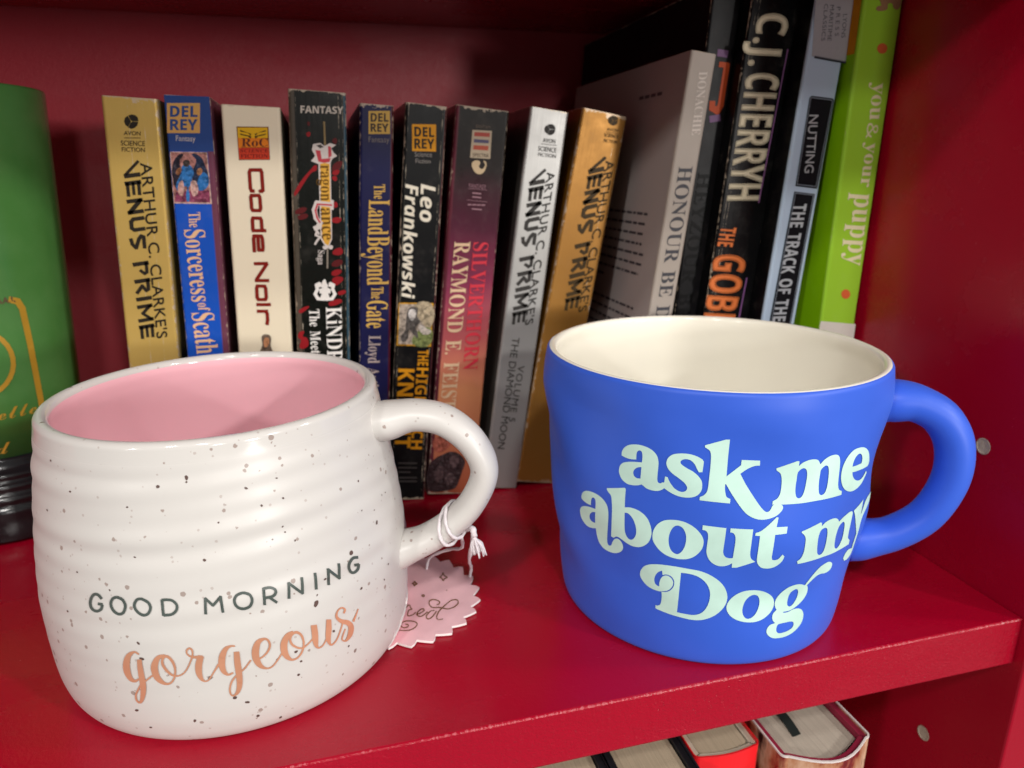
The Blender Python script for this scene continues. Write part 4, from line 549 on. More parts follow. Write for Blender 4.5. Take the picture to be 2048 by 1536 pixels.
-18469,4186,-18523,4165,-18582,4149,-18645,4139,-18710,4136,-18775,4139,-18839,4150,-18902,4167,-18963,4189,-19019,4213,-19068,4238,-19110,4265,-19148,4295,
-19180,4328,-19201,4363,-19209,4399,-19199,4438,-19174,4477,-19139,4515,-19095,4550,-19045,4580,-18987,4602,-18925,4617,-18860,4625,-18796,4627,-18730,4623,
-18666,4611,-18605,4592,-18547,4571,-18492,4549,-18437,4529]],[[-17894,4564,-17869,4150],[-17769,4569,-17745,4155]],[[-17836,4516,-17788,4517,-17741,4519,
-17696,4520,-17653,4521,-17609,4519,-17563,4517,-17516,4514,-17472,4509,-17433,4503,-17399,4493,-17363,4478,-17325,4460,-17290,4438,-17263,4417,-17246,4398,
-17238,4379,-17236,4357,-17240,4334,-17251,4312,-17267,4293,-17292,4275,-17326,4257,-17368,4239,-17415,4224,-17464,4213,-17518,4206,-17583,4204,-17655,4204,
-17732,4204,-17807,4203],[-17832,4588,-17786,4589,-17740,4591,-17692,4592,-17642,4592,-17592,4591,-17543,4588,-17491,4584,-17438,4579,-17384,4569,-17332,4554,
-17284,4534,-17238,4510,-17195,4482,-17158,4453,-17131,4421,-17118,4388,-17114,4355,-17121,4321,-17137,4288,-17164,4258,-17202,4230,-17249,4204,-17305,4180,
-17366,4160,-17434,4145,-17508,4136,-17585,4133,-17663,4132,-17738,4133,-17812,4132]],[[-15903,4090,-15853,4511],[-16021,4098,-15972,4517]],[[-15983,4488,
-15644,4268],[-15894,4533,-15556,4312]],[[-15585,4260,-15183,4463],[-15666,4312,-15264,4516]],[[-15306,4500,-15275,4067],[-15187,4500,-15157,4066]],[[-14261,
4439,-14206,4426,-14148,4413,-14096,4401,-14056,4389,-14027,4375,-14003,4356,-13981,4331,-13965,4303,-13956,4274,-13955,4249,-13963,4223,-13979,4194,-14002,
4166,-14031,4142,-14062,4124,-14101,4112,-14154,4103,-14213,4098,-14272,4097,-14324,4101,-14371,4109,-14419,4122,-14465,4139,-14505,4158,-14537,4177,-14562,
4200,-14584,4227,-14600,4256,-14610,4284,-14611,4307,-14605,4329,-14590,4352,-14569,4374,-14542,4393,-14511,4408,-14470,4419,-14416,4429,-14356,4435,-14296,
4438,-14245,4436,-14203,4430,-14160,4419,-14113,4403,-14062,4385,-14010,4368],[-14221,4502,-14168,4489,-14112,4477,-14052,4463,-13993,4445,-13940,4419,-13899,
4387,-13869,4352,-13847,4314,-13834,4275,-13833,4236,-13844,4196,-13866,4157,-13897,4118,-13938,4083,-13988,4055,-14050,4036,-14119,4024,-14193,4017,-14265,
4017,-14334,4022,-14400,4033,-14464,4050,-14524,4073,-14579,4100,-14626,4130,-14664,4165,-14694,4203,-14716,4242,-14729,4280,-14731,4317,-14722,4351,-14701,
4384,-14671,4415,-14631,4443,-14582,4466,-14523,4483,-14455,4496,-14382,4504,-14308,4507,-14238,4505,-14170,4495,-14109,4479,-14055,4461,-14006,4443,-13956,
4427]],[[-13303,4005,-13256,4469],[-13428,4021,-13381,4482]],[[-13331,4420,-13268,4418,-13203,4417,-13142,4415,-13087,4411,-13041,4405,-12998,4395,-12955,4382,
-12916,4367,-12885,4351,-12865,4339,-12855,4329,-12850,4319,-12849,4309,-12853,4298,-12860,4287,-12872,4276,-12889,4264,-12911,4254,-12939,4245,-12977,4239,
-13031,4237,-13102,4239,-13183,4243,-13267,4248,-13348,4251],[-13337,4490,-13275,4488,-13211,4487,-13145,4485,-13079,4480,-13014,4472,-12954,4458,-12897,4440,
-12846,4420,-12802,4399,-12765,4376,-12739,4350,-12725,4322,-12722,4294,-12729,4268,-12744,4245,-12765,4224,-12794,4204,-12831,4185,-12880,4170,-12939,4161,
-13011,4158,-13091,4161,-13175,4165,-13259,4170,-13339,4174]],[[-13179,4184,-12829,3957],[-13097,4235,-12746,4009]],[[-12144,3968,-12066,4421],[-12277,3993,
-12196,4441]],[[-12194,4398,-11537,3957],[-12099,4441,-11444,4003]],[[-11456,3965,-11396,4432],[-11595,3990,-11531,4453]],[[-10836,4437,-10869,3959],[-10693,
4415,-10722,3933]],[[-10017,3897,-9961,4381],[-10172,3929,-10113,4410]],[[-10115,4360,-9454,3912],[-10000,4397,-9335,3948]],[[-9360,3917,-9293,4371],[-9525,
3955,-9453,4405]],[[-8079,4294,-8147,4309,-8216,4326,-8293,4343,-8377,4356,-8463,4361,-8543,4355,-8615,4341,-8680,4323,-8736,4302,-8783,4279,-8818,4253,-8844,
4224,-8859,4192,-8866,4158,-8863,4122,-8851,4084,-8831,4044,-8804,4004,-8771,3966,-8732,3931,-8682,3901,-8626,3876,-8564,3856,-8499,3842,-8433,3834,-8365,3831,
-8296,3834,-8227,3840,-8160,3851,-8102,3867,-8057,3891,-8028,3920,-8008,3951,-7992,3981,-7976,4009],[-8084,4211,-8161,4228,-8235,4246,-8299,4261,-8350,4270,
-8392,4273,-8438,4269,-8491,4259,-8543,4243,-8588,4224,-8623,4205,-8648,4185,-8665,4162,-8676,4138,-8680,4112,-8679,4087,-8670,4060,-8655,4030,-8635,4001,-8613,
3976,-8594,3959,-8577,3949,-8555,3939,-8530,3931,-8503,3925,-8473,3921,-8435,3920,-8387,3922,-8336,3927,-8291,3936,-8257,3946,-8234,3961,-8216,3983,-8201,4011,
-8189,4042,-8174,4073]],[[-8065,4071,-8410,4136],[-8043,3979,-8385,4043]]],"gor":[[[-19166,3110,-19214,3129,-19262,3151,-19321,3171,-19399,3177,-19493,3165,
-19601,3142,-19714,3105,-19819,3053,-19906,2989,-19976,2917,-20033,2843,-20078,2770,-20113,2696,-20133,2622,-20138,2551,-20127,2486,-20100,2425,-20058,2368,
-20004,2317,-19943,2276,-19870,2247,-19790,2232,-19710,2228,-19631,2234,-19556,2253,-19496,2282,-19449,2309,-19404,2334],[-19218,3070,-19270,3089,-19317,3110,
-19361,3122,-19402,3119,-19458,3097,-19523,3063,-19581,3022,-19620,2985,-19648,2945,-19676,2893,-19701,2836,-19724,2780,-19742,2727,-19755,2673,-19764,2619,
-19769,2568,-19767,2516,-19761,2464,-19748,2416,-19732,2380,-19710,2355,-19679,2334,-19643,2319,-19612,2311,-19585,2312,-19545,2326,-19496,2348,-19443,2369]],
[[-19316,2935,-19328,2887,-19342,2840,-19357,2787,-19371,2724,-19385,2649,-19396,2566,-19405,2483,-19410,2405,-19413,2333,-19415,2263,-19418,2196,-19427,2133,
-19441,2071,-19458,2010,-19476,1951,-19496,1895,-19519,1837,-19544,1779,-19569,1727,-19592,1687,-19610,1661,-19623,1643,-19633,1633,-19643,1627,-19665,1629,
-19693,1643,-19718,1664,-19733,1688,-19738,1717,-19736,1755,-19726,1795,-19707,1834,-19677,1871,-19635,1911,-19585,1953,-19534,1998,-19488,2042,-19443,2085,
-19396,2126,-19341,2165,-19271,2202,-19189,2239,-19102,2276,-19017,2313,-18936,2350,-18857,2386,-18778,2421,-18700,2457],[-19090,2952,-19093,2905,-19098,2859,
-19102,2811,-19106,2755,-19109,2685,-19110,2606,-19109,2524,-19109,2447,-19108,2376,-19107,2306,-19111,2235,-19123,2163,-19143,2092,-19168,2022,-19199,1955,
-19235,1890,-19280,1825,-19332,1761,-19387,1702,-19442,1654,-19498,1615,-19558,1587,-19620,1570,-19679,1567,-19728,1577,-19771,1597,-19807,1624,-19830,1657,
-19838,1697,-19836,1741,-19823,1789,-19798,1838,-19761,1885,-19712,1932,-19660,1976,-19609,2019,-19562,2062,-19513,2106,-19457,2151,-19390,2195,-19311,2237,
-19224,2276,-19137,2314,-19054,2350,-18974,2386,-18894,2422,-18815,2458,-18737,2494]],[[-17973,3099,-18057,3095,-18146,3094,-18247,3084,-18354,3055,-18453,3004,
-18540,2944,-18615,2877,-18675,2809,-18716,2740,-18736,2672,-18740,2610,-18734,2551,-18720,2493,-18695,2433,-18654,2373,-18594,2319,-18513,2273,-18418,2236,
-18320,2208,-18227,2189,-18140,2184,-18057,2189,-17979,2204,-17908,2226,-17844,2258,-17786,2297,-17735,2342,-17691,2391,-17653,2446,-17620,2507,-17594,2573,
-17578,2639,-17572,2706,-17577,2774,-17592,2840,-17618,2899,-17660,2953,-17714,3001,-17774,3041,-17839,3069,-17911,3079,-17982,3071,-18044,3052,-18096,3025,
-18138,2990,-18172,2948,-18197,2900,-18208,2851,-18204,2803,-18188,2754,-18162,2705,-18127,2658,-18081,2610,-18024,2560,-17960,2515,-17894,2478,-17826,2453,
-17757,2436,-17687,2427,-17618,2424,-17546,2426,-17473,2435,-17401,2450,-17331,2471,-17265,2498,-17203,2532,-17142,2572,-17080,2619,-17015,2676,-16948,2741,
-16885,2807,-16833,2865,-16793,2912,-16761,2953,-16736,2992,-16718,3030,-16706,3068,-16700,3105,-16702,3140,-16712,3172,-16731,3200,-16760,3224,-16796,3243,
-16840,3253,-16887,3250,-16932,3238,-16972,3219,-17004,3197,-17024,3170,-17034,3140,-17035,3109,-17025,3079,-17003,3051,-16971,3025,-16933,3001,-16891,2980,
-16845,2963,-16796,2948,-16741,2936,-16679,2924,-16606,2913,-16524,2902,-16440,2892,-16359,2882],[-17962,3036,-18046,3017,-18129,3000,-18195,2980,-18237,2957,
-18274,2922,-18313,2871,-18348,2816,-18374,2768,-18389,2730,-18398,2693,-18404,2653,-18404,2608,-18401,2560,-18392,2513,-18379,2470,-18359,2431,-18324,2388,
-18275,2340,-18219,2298,-18165,2269,-18111,2255,-18054,2253,-17996,2260,-17942,2274,-17892,2296,-17845,2327,-17802,2366,-17765,2410,-17732,2460,-17703,2517,
-17682,2577,-17671,2635,-17673,2694,-17685,2755,-17707,2812,-17734,2861,-17770,2906,-17816,2947,-17864,2980,-17904,2998,-17932,3004,-17963,3004,-17996,2996,
-18024,2984,-18048,2963,-18071,2931,-18086,2896,-18091,2861,-18085,2827,-18068,2789,-18043,2749,-18012,2707,-17973,2661,-17925,2613,-17873,2568,-17821,2533,
-17771,2509,-17719,2490,-17664,2478,-17606,2471,-17545,2471,-17481,2476,-17418,2488,-17356,2506,-17298,2530,-17241,2561,-17184,2598,-17126,2643,-17065,2698,
-17002,2764,-16943,2829,-16893,2886,-16855,2932,-16824,2971,-16801,3006,-16786,3039,-16777,3072,-16775,3104,-16779,3132,-16788,3155,-16801,3172,-16819,3188,
-16839,3198,-16853,3202,-16869,3200,-16895,3193,-16921,3181,-16939,3169,-16951,3155,-16960,3135,-16964,3114,-16959,3096,-16943,3078,-16918,3058,-16884,3039,
-16848,3025,-16809,3016,-16765,3009,-16714,3005,-16655,3002,-16585,2999,-16505,2997,-16419,2996,-16336,2994]],[[-16500,3014,-16546,2960,-16595,2904,-16644,2843,
-16685,2776,-16714,2707,-16733,2638,-16742,2571,-16740,2506,-16725,2445,-16698,2388,-16664,2336,-16625,2292,-16581,2256,-16530,2228,-16478,2208,-16427,2197,
-16377,2192,-16326,2191,-16271,2200,-16213,2222,-16153,2258,-16092,2304,-16028,2357,-15963,2410,-15895,2466,-15824,2527,-15751,2590,-15680,2652],[-16275,2948,
-16310,2888,-16345,2829,-16375,2773,-16400,2721,-16419,2669,-16436,2615,-16449,2563,-16458,2516,-16463,2471,-16465,2426,-16463,2382,-16458,2345,-16450,2313,
-16439,2285,-16422,2260,-16398,2243,-16366,2233,-16331,2232,-16292,2239,-16247,2256,-16195,2287,-16136,2331,-16074,2382,-16010,2436,-15944,2492,-15875,2554,
-15805,2618,-15735,2682]],[[-14886,3119,-14932,3128,-14978,3138,-15031,3147,-15090,3150,-15156,3149,-15229,3145,-15308,3131,-15386,3105,-15456,3065,-15521,3016,
-15578,2962,-15625,2903,-15660,2840,-15685,2774,-15699,2707,-15704,2643,-15700,2581,-15685,2519,-15660,2459,-15621,2404,-15568,2357,-15504,2318,-15434,2289,
-15363,2271,-15292,2270,-15228,2281,-15168,2296,-15112,2308],[-14899,3076,-14947,3084,-14992,3093,-15034,3098,-15076,3094,-15123,3080,-15171,3059,-15212,3034,
-15245,3006,-15274,2970,-15305,2924,-15333,2874,-15357,2825,-15376,2777,-15393,2727,-15406,2677,-15415,2628,-15421,2582,-15424,2536,-15422,2495,-15417,2460,
-15406,2425,-15388,2389,-15363,2357,-15336,2335,-15300,2328,-15250,2333,-15192,2345,-15132,2353]],[[-16144,2271,-16086,2315,-16029,2358,-15971,2402,-15908,2448,
-15839,2500,-15766,2554,-15691,2610,-15617,2666],[-16187,2298,-16129,2342,-16072,2384,-16014,2428,-15951,2475,-15883,2526,-15809,2581,-15734,2637,-15660,2693]],
[[-14973,2941,-14985,2863,-14998,2785,-15009,2704,-15017,2622,-15020,2537,-15018,2451,-15016,2368,-15016,2287,-15018,2207,-15020,2129,-15025,2056,-15032,1990,
-15043,1929,-15056,1872,-15073,1821,-15093,1778,-15119,1739,-15155,1703,-15193,1674,-15227,1657,-15254,1654,-15281,1661,-15303,1676,-15320,1695,-15333,1724,
-15340,1763,-15340,1807,-15330,1854,-15309,1904,-15278,1960,-15238,2016,-15191,2067,-15135,2112,-15068,2154,-14994,2195,-14920,2232,-14845,2263,-14765,2289,
-14682,2318,-14596,2355,-14509,2403,-14423,2458,-14337,2514,-14251,2569],[-14733,2919,-14734,2840,-14735,2760,-14736,2682,-14737,2603,-14735,2523,-14732,2439,
-14731,2353,-14734,2267,-14739,2184,-14747,2101,-14760,2021,-14781,1945,-14810,1876,-14847,1812,-14891,1754,-14942,1704,-15005,1663,-15075,1632,-15144,1612,
-15205,1602,-15262,1603,-15314,1617,-15359,1641,-15391,1674,-15409,1714,-15419,1762,-15418,1814,-15407,1868,-15383,1924,-15350,1985,-15306,2046,-15253,2102,
-15189,2152,-15116,2196,-15038,2236,-14959,2273,-14880,2305,-14799,2332,-14718,2359,-14639,2394,-14557,2440,-14473,2493,-14387,2549,-14301,2604]],[[-14127,2501,
-14034,2514,-13939,2527,-13845,2542,-13756,2560,-13673,2583,-13595,2610,-13523,2641,-13461,2674,-13408,2713,-13366,2756,-13334,2802,-13314,2849,-13310,2898,
-13321,2948,-13342,2994,-13370,3035,-13408,3069,-13455,3097,-13511,3120,-13575,3135,-13648,3144,-13731,3147,-13819,3142,-13904,3125,-13978,3092,-14039,3052,
-14090,3006,-14131,2959,-14165,2908,-14189,2853,-14205,2794,-14212,2735,-14212,2674,-14203,2612,-14184,2550,-14155,2491,-14114,2434,-14064,2381,-14005,2332,
-13940,2289,-13869,2253,-13792,2225,-13715,2203,-13642,2189,-13572,2180,-13502,2175,-13431,2179,-13358,2193,-13284,2221,-13209,2259,-13135,2303,-13063,2346,
-12994,2389,-12925,2435,-12857,2481,-12789,2526],[-14149,2546,-14056,2560,-13961,2572,-13871,2586,-13789,2604,-13713,2628,-13643,2657,-13581,2689,-13529,2722,
-13487,2757,-13452,2796,-13427,2835,-13413,2871,-13411,2907,-13419,2945,-13434,2980,-13454,3008,-13478,3030,-13506,3048,-13539,3061,-13576,3065,-13625,3060,
-13681,3046,-13732,3026,-13766,3003,-13789,2977,-13810,2942,-13830,2900,-13848,2858,-13863,2819,-13875,2778,-13884,2737,-13889,2696,-13890,2653,-13888,2609,
-13882,2566,-13874,2526,-13862,2488,-13846,2448,-13826,2409,-13801,2372,-13768,2336,-13727,2299,-13679,2266,-13627,2242,-13571,2228,-13513,2222,-13454,2225,
-13392,2237,-13326,2261,-13255,2297,-13183,2340,-13113,2382,-13045,2425,-12979,2470,-12912,2517,-12845,2563]],[[-12243,3075,-12321,3075,-12402,3077,-12491,3071,
-12582,3050,-12664,3013,-12740,2965,-12806,2909,-12857,2846,-12888,2776,-12902,2705,-12903,2635,-12893,2570,-12872,2507,-12838,2446,-12792,2389,-12736,2336,
-12668,2288,-12590,2244,-12506,2209,-12424,2185,-12344,2173,-12265,2170,-12188,2175,-12115,2189,-12044,2212,-11974,2243,-11909,2282,-11853,2327,-11807,2380,
-11767,2439,-11736,2501,-11718,2565,-11715,2632,-11725,2703,-11748,2774,-11784,2840,-11836,2900,-11902,2953,-11975,2996,-12052,3027,-12131,3040,-12205,3037,
-12269,3023,-12323,3003,-12370,2976,-12410,2941,-12441,2901,-12457,2857,-12458,2809,-12446,2759,-12421,2709,-12382,2659,-12326,2612,-12257,2567,-12182,2526,
-12108,2492,-12036,2465,-11962,2444,-11886,2431,-11807,2427,-11727,2435,-11647,2453,-11570,2475,-11500,2495,-11438,2515,-11382,2535,-11329,2556,-11275,2576],
[-12198,3008,-12264,2987,-12329,2968,-12381,2947,-12420,2921,-12457,2882,-12496,2833,-12528,2782,-12551,2735,-12564,2691,-12572,2643,-12575,2594,-12574,2549,
-12570,2509,-12562,2472,-12549,2436,-12532,2400,-12509,2360,-12479,2318,-12443,2279,-12401,2250,-12349,2233,-12286,2226,-12220,2228,-12157,2238,-12095,2259,
-12034,2289,-11978,2327,-11930,2369,-11890,2417,-11855,2472,-11829,2529,-11816,2586,-11818,2646,-11833,2710,-11858,2772,-11890,2823,-11930,2866,-11981,2904,
-12034,2934,-12077,2952,-12114,2959,-12160,2960,-12209,2954,-12251,2942,-12286,2922,-12318,2895,-12342,2863,-12352,2832,-12351,2799,-12338,2762,-12317,2724,
-12288,2689,-12247,2651,-12191,2611,-12129,2572,-12069,2541,-12010,2516,-11951,2496,-11891,2482,-11830,2477,-11761,2481,-11686,2496,-11611,2515,-11541,2535,
-11482,2554,-11429,2574,-11378,2596,-11326,2617]],[[-11330,3023,-11329,2957,-11326,2890,-11324,2825,-11322,2763,-11323,2703,-11325,2642,-11325,2581,-11319,2523,
-11306,2471,-11286,2421,-11259,2371,-11221,2323,-11173,2281,-11116,2246,-11054,2222,-10993,2209,-10934,2208,-10873,2213,-10811,2224,-10751,2243,-10696,2272,
-10643,2309,-10591,2347,-10539,2384],[-11022,2970,-11012,2902,-11001,2833,-10992,2764,-10989,2697,-10993,2632,-11002,2570,-11012,2515,-11021,2466,-11030,2422,
-11041,2385,-11049,2355,-11052,2333,-11049,2313,-11041,2292,-11025,2275,-11001,2262,-10961,2255,-10910,2258,-10857,2269,-10805,2285,-10756,2311,-10707,2347,
-10658,2386,-10606,2424]],[[-10488,2990,-10504,2919,-10520,2848,-10537,2779,-10553,2714,-10573,2651,-10596,2585,-10614,2517,-10616,2446,-10598,2374,-10563,2305,
-10519,2241,-10471,2188,-10416,2145,-10352,2115,-10288,2101,-10229,2101,-10170,2110,-10106,2127,-10040,2151,-9977,2182,-9918,2222,-9861,2269,-9805,2321,-9751,
2373,-9697,2428,-9645,2484,-9591,2540,-9537,2595],[-10216,2917,-10218,2842,-10219,2767,-10225,2693,-10239,2621,-10262,2552,-10292,2487,-10318,2428,-10334,2377,
-10344,2327,-10348,2277,-10347,2231,-10341,2198,-10333,2180,-10325,2170,-10306,2162,-10270,2157,-10221,2160,-10162,2174,-10101,2196,-10043,2224,-9987,2261,
-9932,2307,-9877,2358,-9823,2409,-9770,2462,-9718,2517,-9664,2573,-9610,2628]],[[-9405,2871,-9376,2894,-9341,2918,-9312,2948,-9311,2989,-9355,3035,-9419,3075,
-9492,3108,-9569,3128,-9644,3132,-9718,3125,-9788,3110,-9847,3089,-9897,3062,-9942,3026,-9973,2980,-9975,2924,-9940,2860,-9881,2794,-9807,2730,-9720,2667,-9612,
2610,-9499,2561,-9406,2522,-9350,2491,-9313,2463,-9282,2435,-9264,2412,-9253,2390,-9249,2358,-9256,2315,-9271,2269,-9288,2226,-9309,2187,-9337,2148,-9371,2112,
-9405,2084,-9434,2064,-9462,2049,-9488,2041,-9512,2040,-9546,2050,-9587,2070,-9618,2093,-9632,2112,-9631,2137,-9613,2169,-9584,2205,-9554,2241,-9523,2276,-9486,
2310,-9446,2344,-9406,2379],[-9504,2920,-9479,2946,-9450,2971,-9432,2992,-9430,3002,-9443,3016,-9477,3041,-9520,3065,-9559,3078,-9607,3081,-9669,3077,-9729,
3064,-9774,3044,-9806,3016,-9830,2980,-9836,2941,-9824,2908,-9790,2872,-9734,2828,-9664,2783,-9597,2745,-9524,2716,-9424,2683,-9305,2643,-9186,2590,-9087,2530,
-9007,2468,-8941,2398,-8898,2323,-8885,2250,-8898,2184,-8929,2127,-8972,2078,-9032,2040,-9105,2011,-9182,1990,-9252,1976,-9317,1969,-9382,1967,-9446,1973,-9510,
1988,-9572,2012,-9633,2044,-9687,2083,-9718,2127,-9716,2168,-9694,2206,-9663,2243,-9631,2279,-9596,2313,-9555,2346,-9511,2379,-9468,2411]],[[-8846,2436,-8796,
2476,-8744,2515,-8692,2554,-8642,2593,-8595,2630,-8552,2667,-8510,2703,-8468,2740],[-8975,2503,-8914,2537,-8852,2571,-8791,2605,-8733,2638,-8679,2671,-8629,
2704,-8580,2736,-8531,2770]]],"spk":[[-16195,7537,42],[-16209,7434,20],[-17555,7373,35],[-13486,7082,30],[-11920,7159,20],[-11755,6619,25],[-12867,6568,25],
[-15763,5474,30],[-6080,4810,45],[-8473,4473,55],[-10917,3568,65],[-10792,3781,20],[-19146,3400,32],[-19093,2961,40],[-15204,1545,42],[-14678,1312,40],[-19921,
1318,35],[-19444,753,30],[-17179,986,35],[-14284,760,40],[-13211,420,35],[-10255,4129,30],[-8160,3303,35],[-12179,2410,35],[-12164,1667,30],[-11977,2054,28],
[-10129,2518,32],[-10447,2683,25],[-22366,7117,25],[-24059,7726,25],[-24569,6392,25],[-23163,3890,25],[-19115,6883,20],[-18950,5635,20],[-20324,4761,20],
[-22199,5072,20],[-11916,5739,20],[-12580,5643,20],[-14953,6355,20],[-12000,5900,20],[-11505,5457,20],[-9280,1766,25],[-5642,3351,25],[-6198,3004,25],[-6965,
6272,25],[-7180,5441,20],[-4550,5394,20],[-5035,5427,20],[-6077,5200,20]],"tag":[[[1840,21290,1880,21350,1910,21410,1950,21460,1980,21500,2000,21520,2020,21520,
2030,21520,2040,21510,2040,21510,2040,21480,2030,21450,2040,21410,2050,21370,2060,21340,2070,21310,2080,21320,2070,21320,2040,21320,2000,21320,1970,21290,1940,
21230,1920,21150,1900,21080,1890,21020,1890,20980,1900,20940,1920,20920,1940,20920,1970,20910,2000,20920,2040,20930,2080,20950,2110,20970,2140,21000,2180,21040,
2210,21070],[1820,21320,1860,21380,1890,21440,1930,21500,1960,21540,1990,21570,2020,21580,2040,21570,2060,21560,2070,21520,2070,21480,2070,21450,2070,21430,
2080,21400,2090,21370,2110,21340,2100,21280,2070,21260,2040,21260,2010,21260,1990,21240,1970,21200,1950,21130,1930,21060,1930,21020,1930,20990,1930,20990,1930,
20980,1950,20970,1970,20970,2000,20980,2040,20990,2070,21000,2100,21020,2130,21050,2160,21080,2190,21110]],[[2190,20910,2230,20930,2270,20940,2310,20960,2340,
20980,2380,21000,2420,21030,2460,21050,2490,21080,2510,21130,2510,21170,2500,21220,2480,21250,2460,21260,2430,21260,2390,21250,2360,21220,2330,21190,2290,21150,
2260,21110,2230,21060,2210,21010,2210,20960,2200,20910,2220,20870,2240,20830,2270,20800,2300,20790,2340,20780,2380,20800,2430,20830,2470,20870,2510,20900,2530,
20920,2560,20950,2580,20970,2600,21000],[2190,20950,2230,20970,2260,20990,2300,21010,2340,21030,2380,21050,2420,21080,2450,21100,2470,21120,2470,21140,2470,
21160,2470,21180,2460,21190,2450,21200,2430,21200,2400,21190,2370,21170,2340,21140,2310,21110,2280,21070,2260,21030,2250,20990,2240,20960,2240,20930,2240,20900,
2260,20880,2280,20860,2310,20840,2340,20840,2370,20850,2410,20880,2460,20920,2490,20950,2520,20970,2540,20990,2560,21020,2580,21040]],[[2830,21060,2800,21060,
2770,21060,2730,21060,2690,21040,2640,21000,2590,20940,2540,20870,2500,20800,2490,20740,2490,20680,2500,20620,2520,20590,2550,20570,2580,20570,2620,20590,2660,
20620,2710,20660,2760,20730,2810,20800,2840,20850,2870,20890,2880,20910,2890,20930,2900,20960],[2830,21010,2790,21010,2760,21020,2730,21020,2700,21000,2660,
20960,2610,20890,2560,20830,2530,20770,2520,20730,2520,20690,2530,20660,2540,20640,2550,20630,2580,20630,2610,20640,2650,20670,2690,20710,2740,20770,2780,20840,
2820,20890,2840,20920,2860,20940,2860,20960,2880,20980]],[[3030,20500,3000,20490,2960,20480,2930,20480,2900,20490,2880,20500,2860,20530,2850,20550,2850,20590,
2860,20650,2890,20730,2930,20810,2970,20900,3030,20980,3100,21060,3180,21140,3250,21220,3310,21280,3380,21340,3440,21390,3490,21420,3550,21430,3600,21430,3640,
21420,3680,21400,3690,21380,3700,21350,3700,21320,3690,21280,3660,21230,3630,21180,3580,21130,3530,21090,3480,21060,3410,21030,3340,21020,3280,21030,3220,21050,
3160,21090,3100,21140,3040,21180,2970,21200,2900,21210,2850,21220,2800,21240,2770,21280,2750,21340,2730,21400,2730,21450,2730,21490,2740,21540,2760,21580,2780,
21600,2820,21610,2860,21620,2910,21610,2950,21590,2980,21570,3020,21530,3050,21490,3060,21460,3060,21440,3060,21430,3050,21410,3040,21390,3030,21380,3010,21370,
2990,21360,2960,21360],[3030,20450,3000,20450,2960,20440,2930,20440,2890,20440,2870,20460,2840,20490,2820,20530,2820,20590,2830,20670,2860,20760,2900,20850,
2950,20940,3010,21020,3080,21110,3160,21190,3230,21270,3300,21330,3370,21390,3430,21440,3490,21480,3550,21490,3610,21490,3660,21480,3700,21460,3720,21420,3730,
21370,3730,21310,3720,21250,3690,21190,3650,21130,3600,21080,3540,21030,3480,21000,3410,20980,3340,20960,3270,20970,3210,20990,3140,21040,3080,21080,3020,21120,
2960,21140,2900,21150,2830,21160,2780,21190,2740,21240,2720,21300,2700,21370,2690,21440,2700,21500,2710,21560,2740,21620,2770,21660,2810,21680,2860,21680,2910,
21670,2960,21650,3000,21620,3040,21580,3070,21540,3090,21500,3100,21450,3090,21400,3070,21370,3060,21340,3030,21320,3010,21310,2990,21310,2960,21310]],[[1490,
20250,1530,20230,1570,20210,1610,20190,1660,20170,1710,20150,1770,20140,1820,20130,1880,20130,1930,20150,1990,20170,2040,20210,2080,20240,2110,20280,2140,20330,
2160,20380,2170,20430,2160,20490,2140,20540,2110,20580,2070,20620,2020,20650,1950,20680,1890,20700,1830,20710,1780,20710,1740,20690,1700,20670,1670,20650,1640,
20610,1620,20570,1600,20530,1600,20480,1610,20430,1630,20380,1660,20340,1690,20310,1730,20300,1770,20300,1810,20310,1840,20330,1860,20360,1880,20400,1880,20440,
1870,20480,1850,20500,1830,20520,1800,20530,1770,20540],[1500,20290,1540,20270,1580,20250,1620,20230,1670,20210,1720,20200,1770,20190,1820,20180,1880,20190,
1930,20200,1980,20230,2030,20260,2060,20290,2090,20320,2120,20360,2130,20400,2140,20430,2130,20460,2110,20500,2090,20530,2050,20570,2000,20600,1940,20620,1880,
20640,1830,20650,1790,20650,1750,20640,1710,20620,1680,20600,1660,20570,1640,20540,1630,20510,1630,20490,1640,20460,1660,20420,1680,20380,1700,20360,1730,20360,
1770,20360,1800,20370,1830,20380,1840,20390,1850,20410,1850,20430,1850,20440,1840,20450,1810,20470,1790,20480,1760,20500]],[[3320,22860,3360,22890,3390,22920,
3420,22950,3450,22990,3470,23030,3490,23080,3490,23110,3470,23110,3470,23100,3470,23050,3480,22990,3490,22930,3510,22880,3540,22850,3560,22810,3570,22810,3570,
22820,3540,22810,3510,22800,3470,22780,3450,22740,3430,22710,3410,22680,3420,22680,3420,22680,3420,22720,3420,22770,3410,22820,3390,22860,3370,22880,3350,22890,
3330,22910],[3310,22910,3350,22940,3380,22970,3410,23000,3430,23030,3450,23060,3450,23100,3460,23140,3500,23170,3510,23120,3510,23070,3510,23010,3520,22970,
3540,22940,3570,22900,3590,22870,3610,22810,3580,22760,3540,22750,3510,22730,3490,22720,3470,22700,3450,22660,3430,22630,3400,22620,3390,22660,3380,22710,3380,
22750,3380,22780,3370,22800,3350,22820,3330,22840,3310,22860]],[[2290,22720,2310,22740,2340,22750,2360,22770,2380,22780,2390,22800,2400,22830,2400,22840,2390,
22830,2380,22840,2380,22820,2390,22780,2400,22750,2410,22720,2430,22700,2450,22680,2450,22700,2450,22720,2430,22710,2410,22700,2380,22690,2360,22660,2350,22630,
2350,22620,2360,22620,2370,22610,2370,22640,2370,22670,2360,22700,2350,22730,2330,22750,2310,22760,2300,22770],[2280,22780,2310,22790,2330,22800,2350,22810,
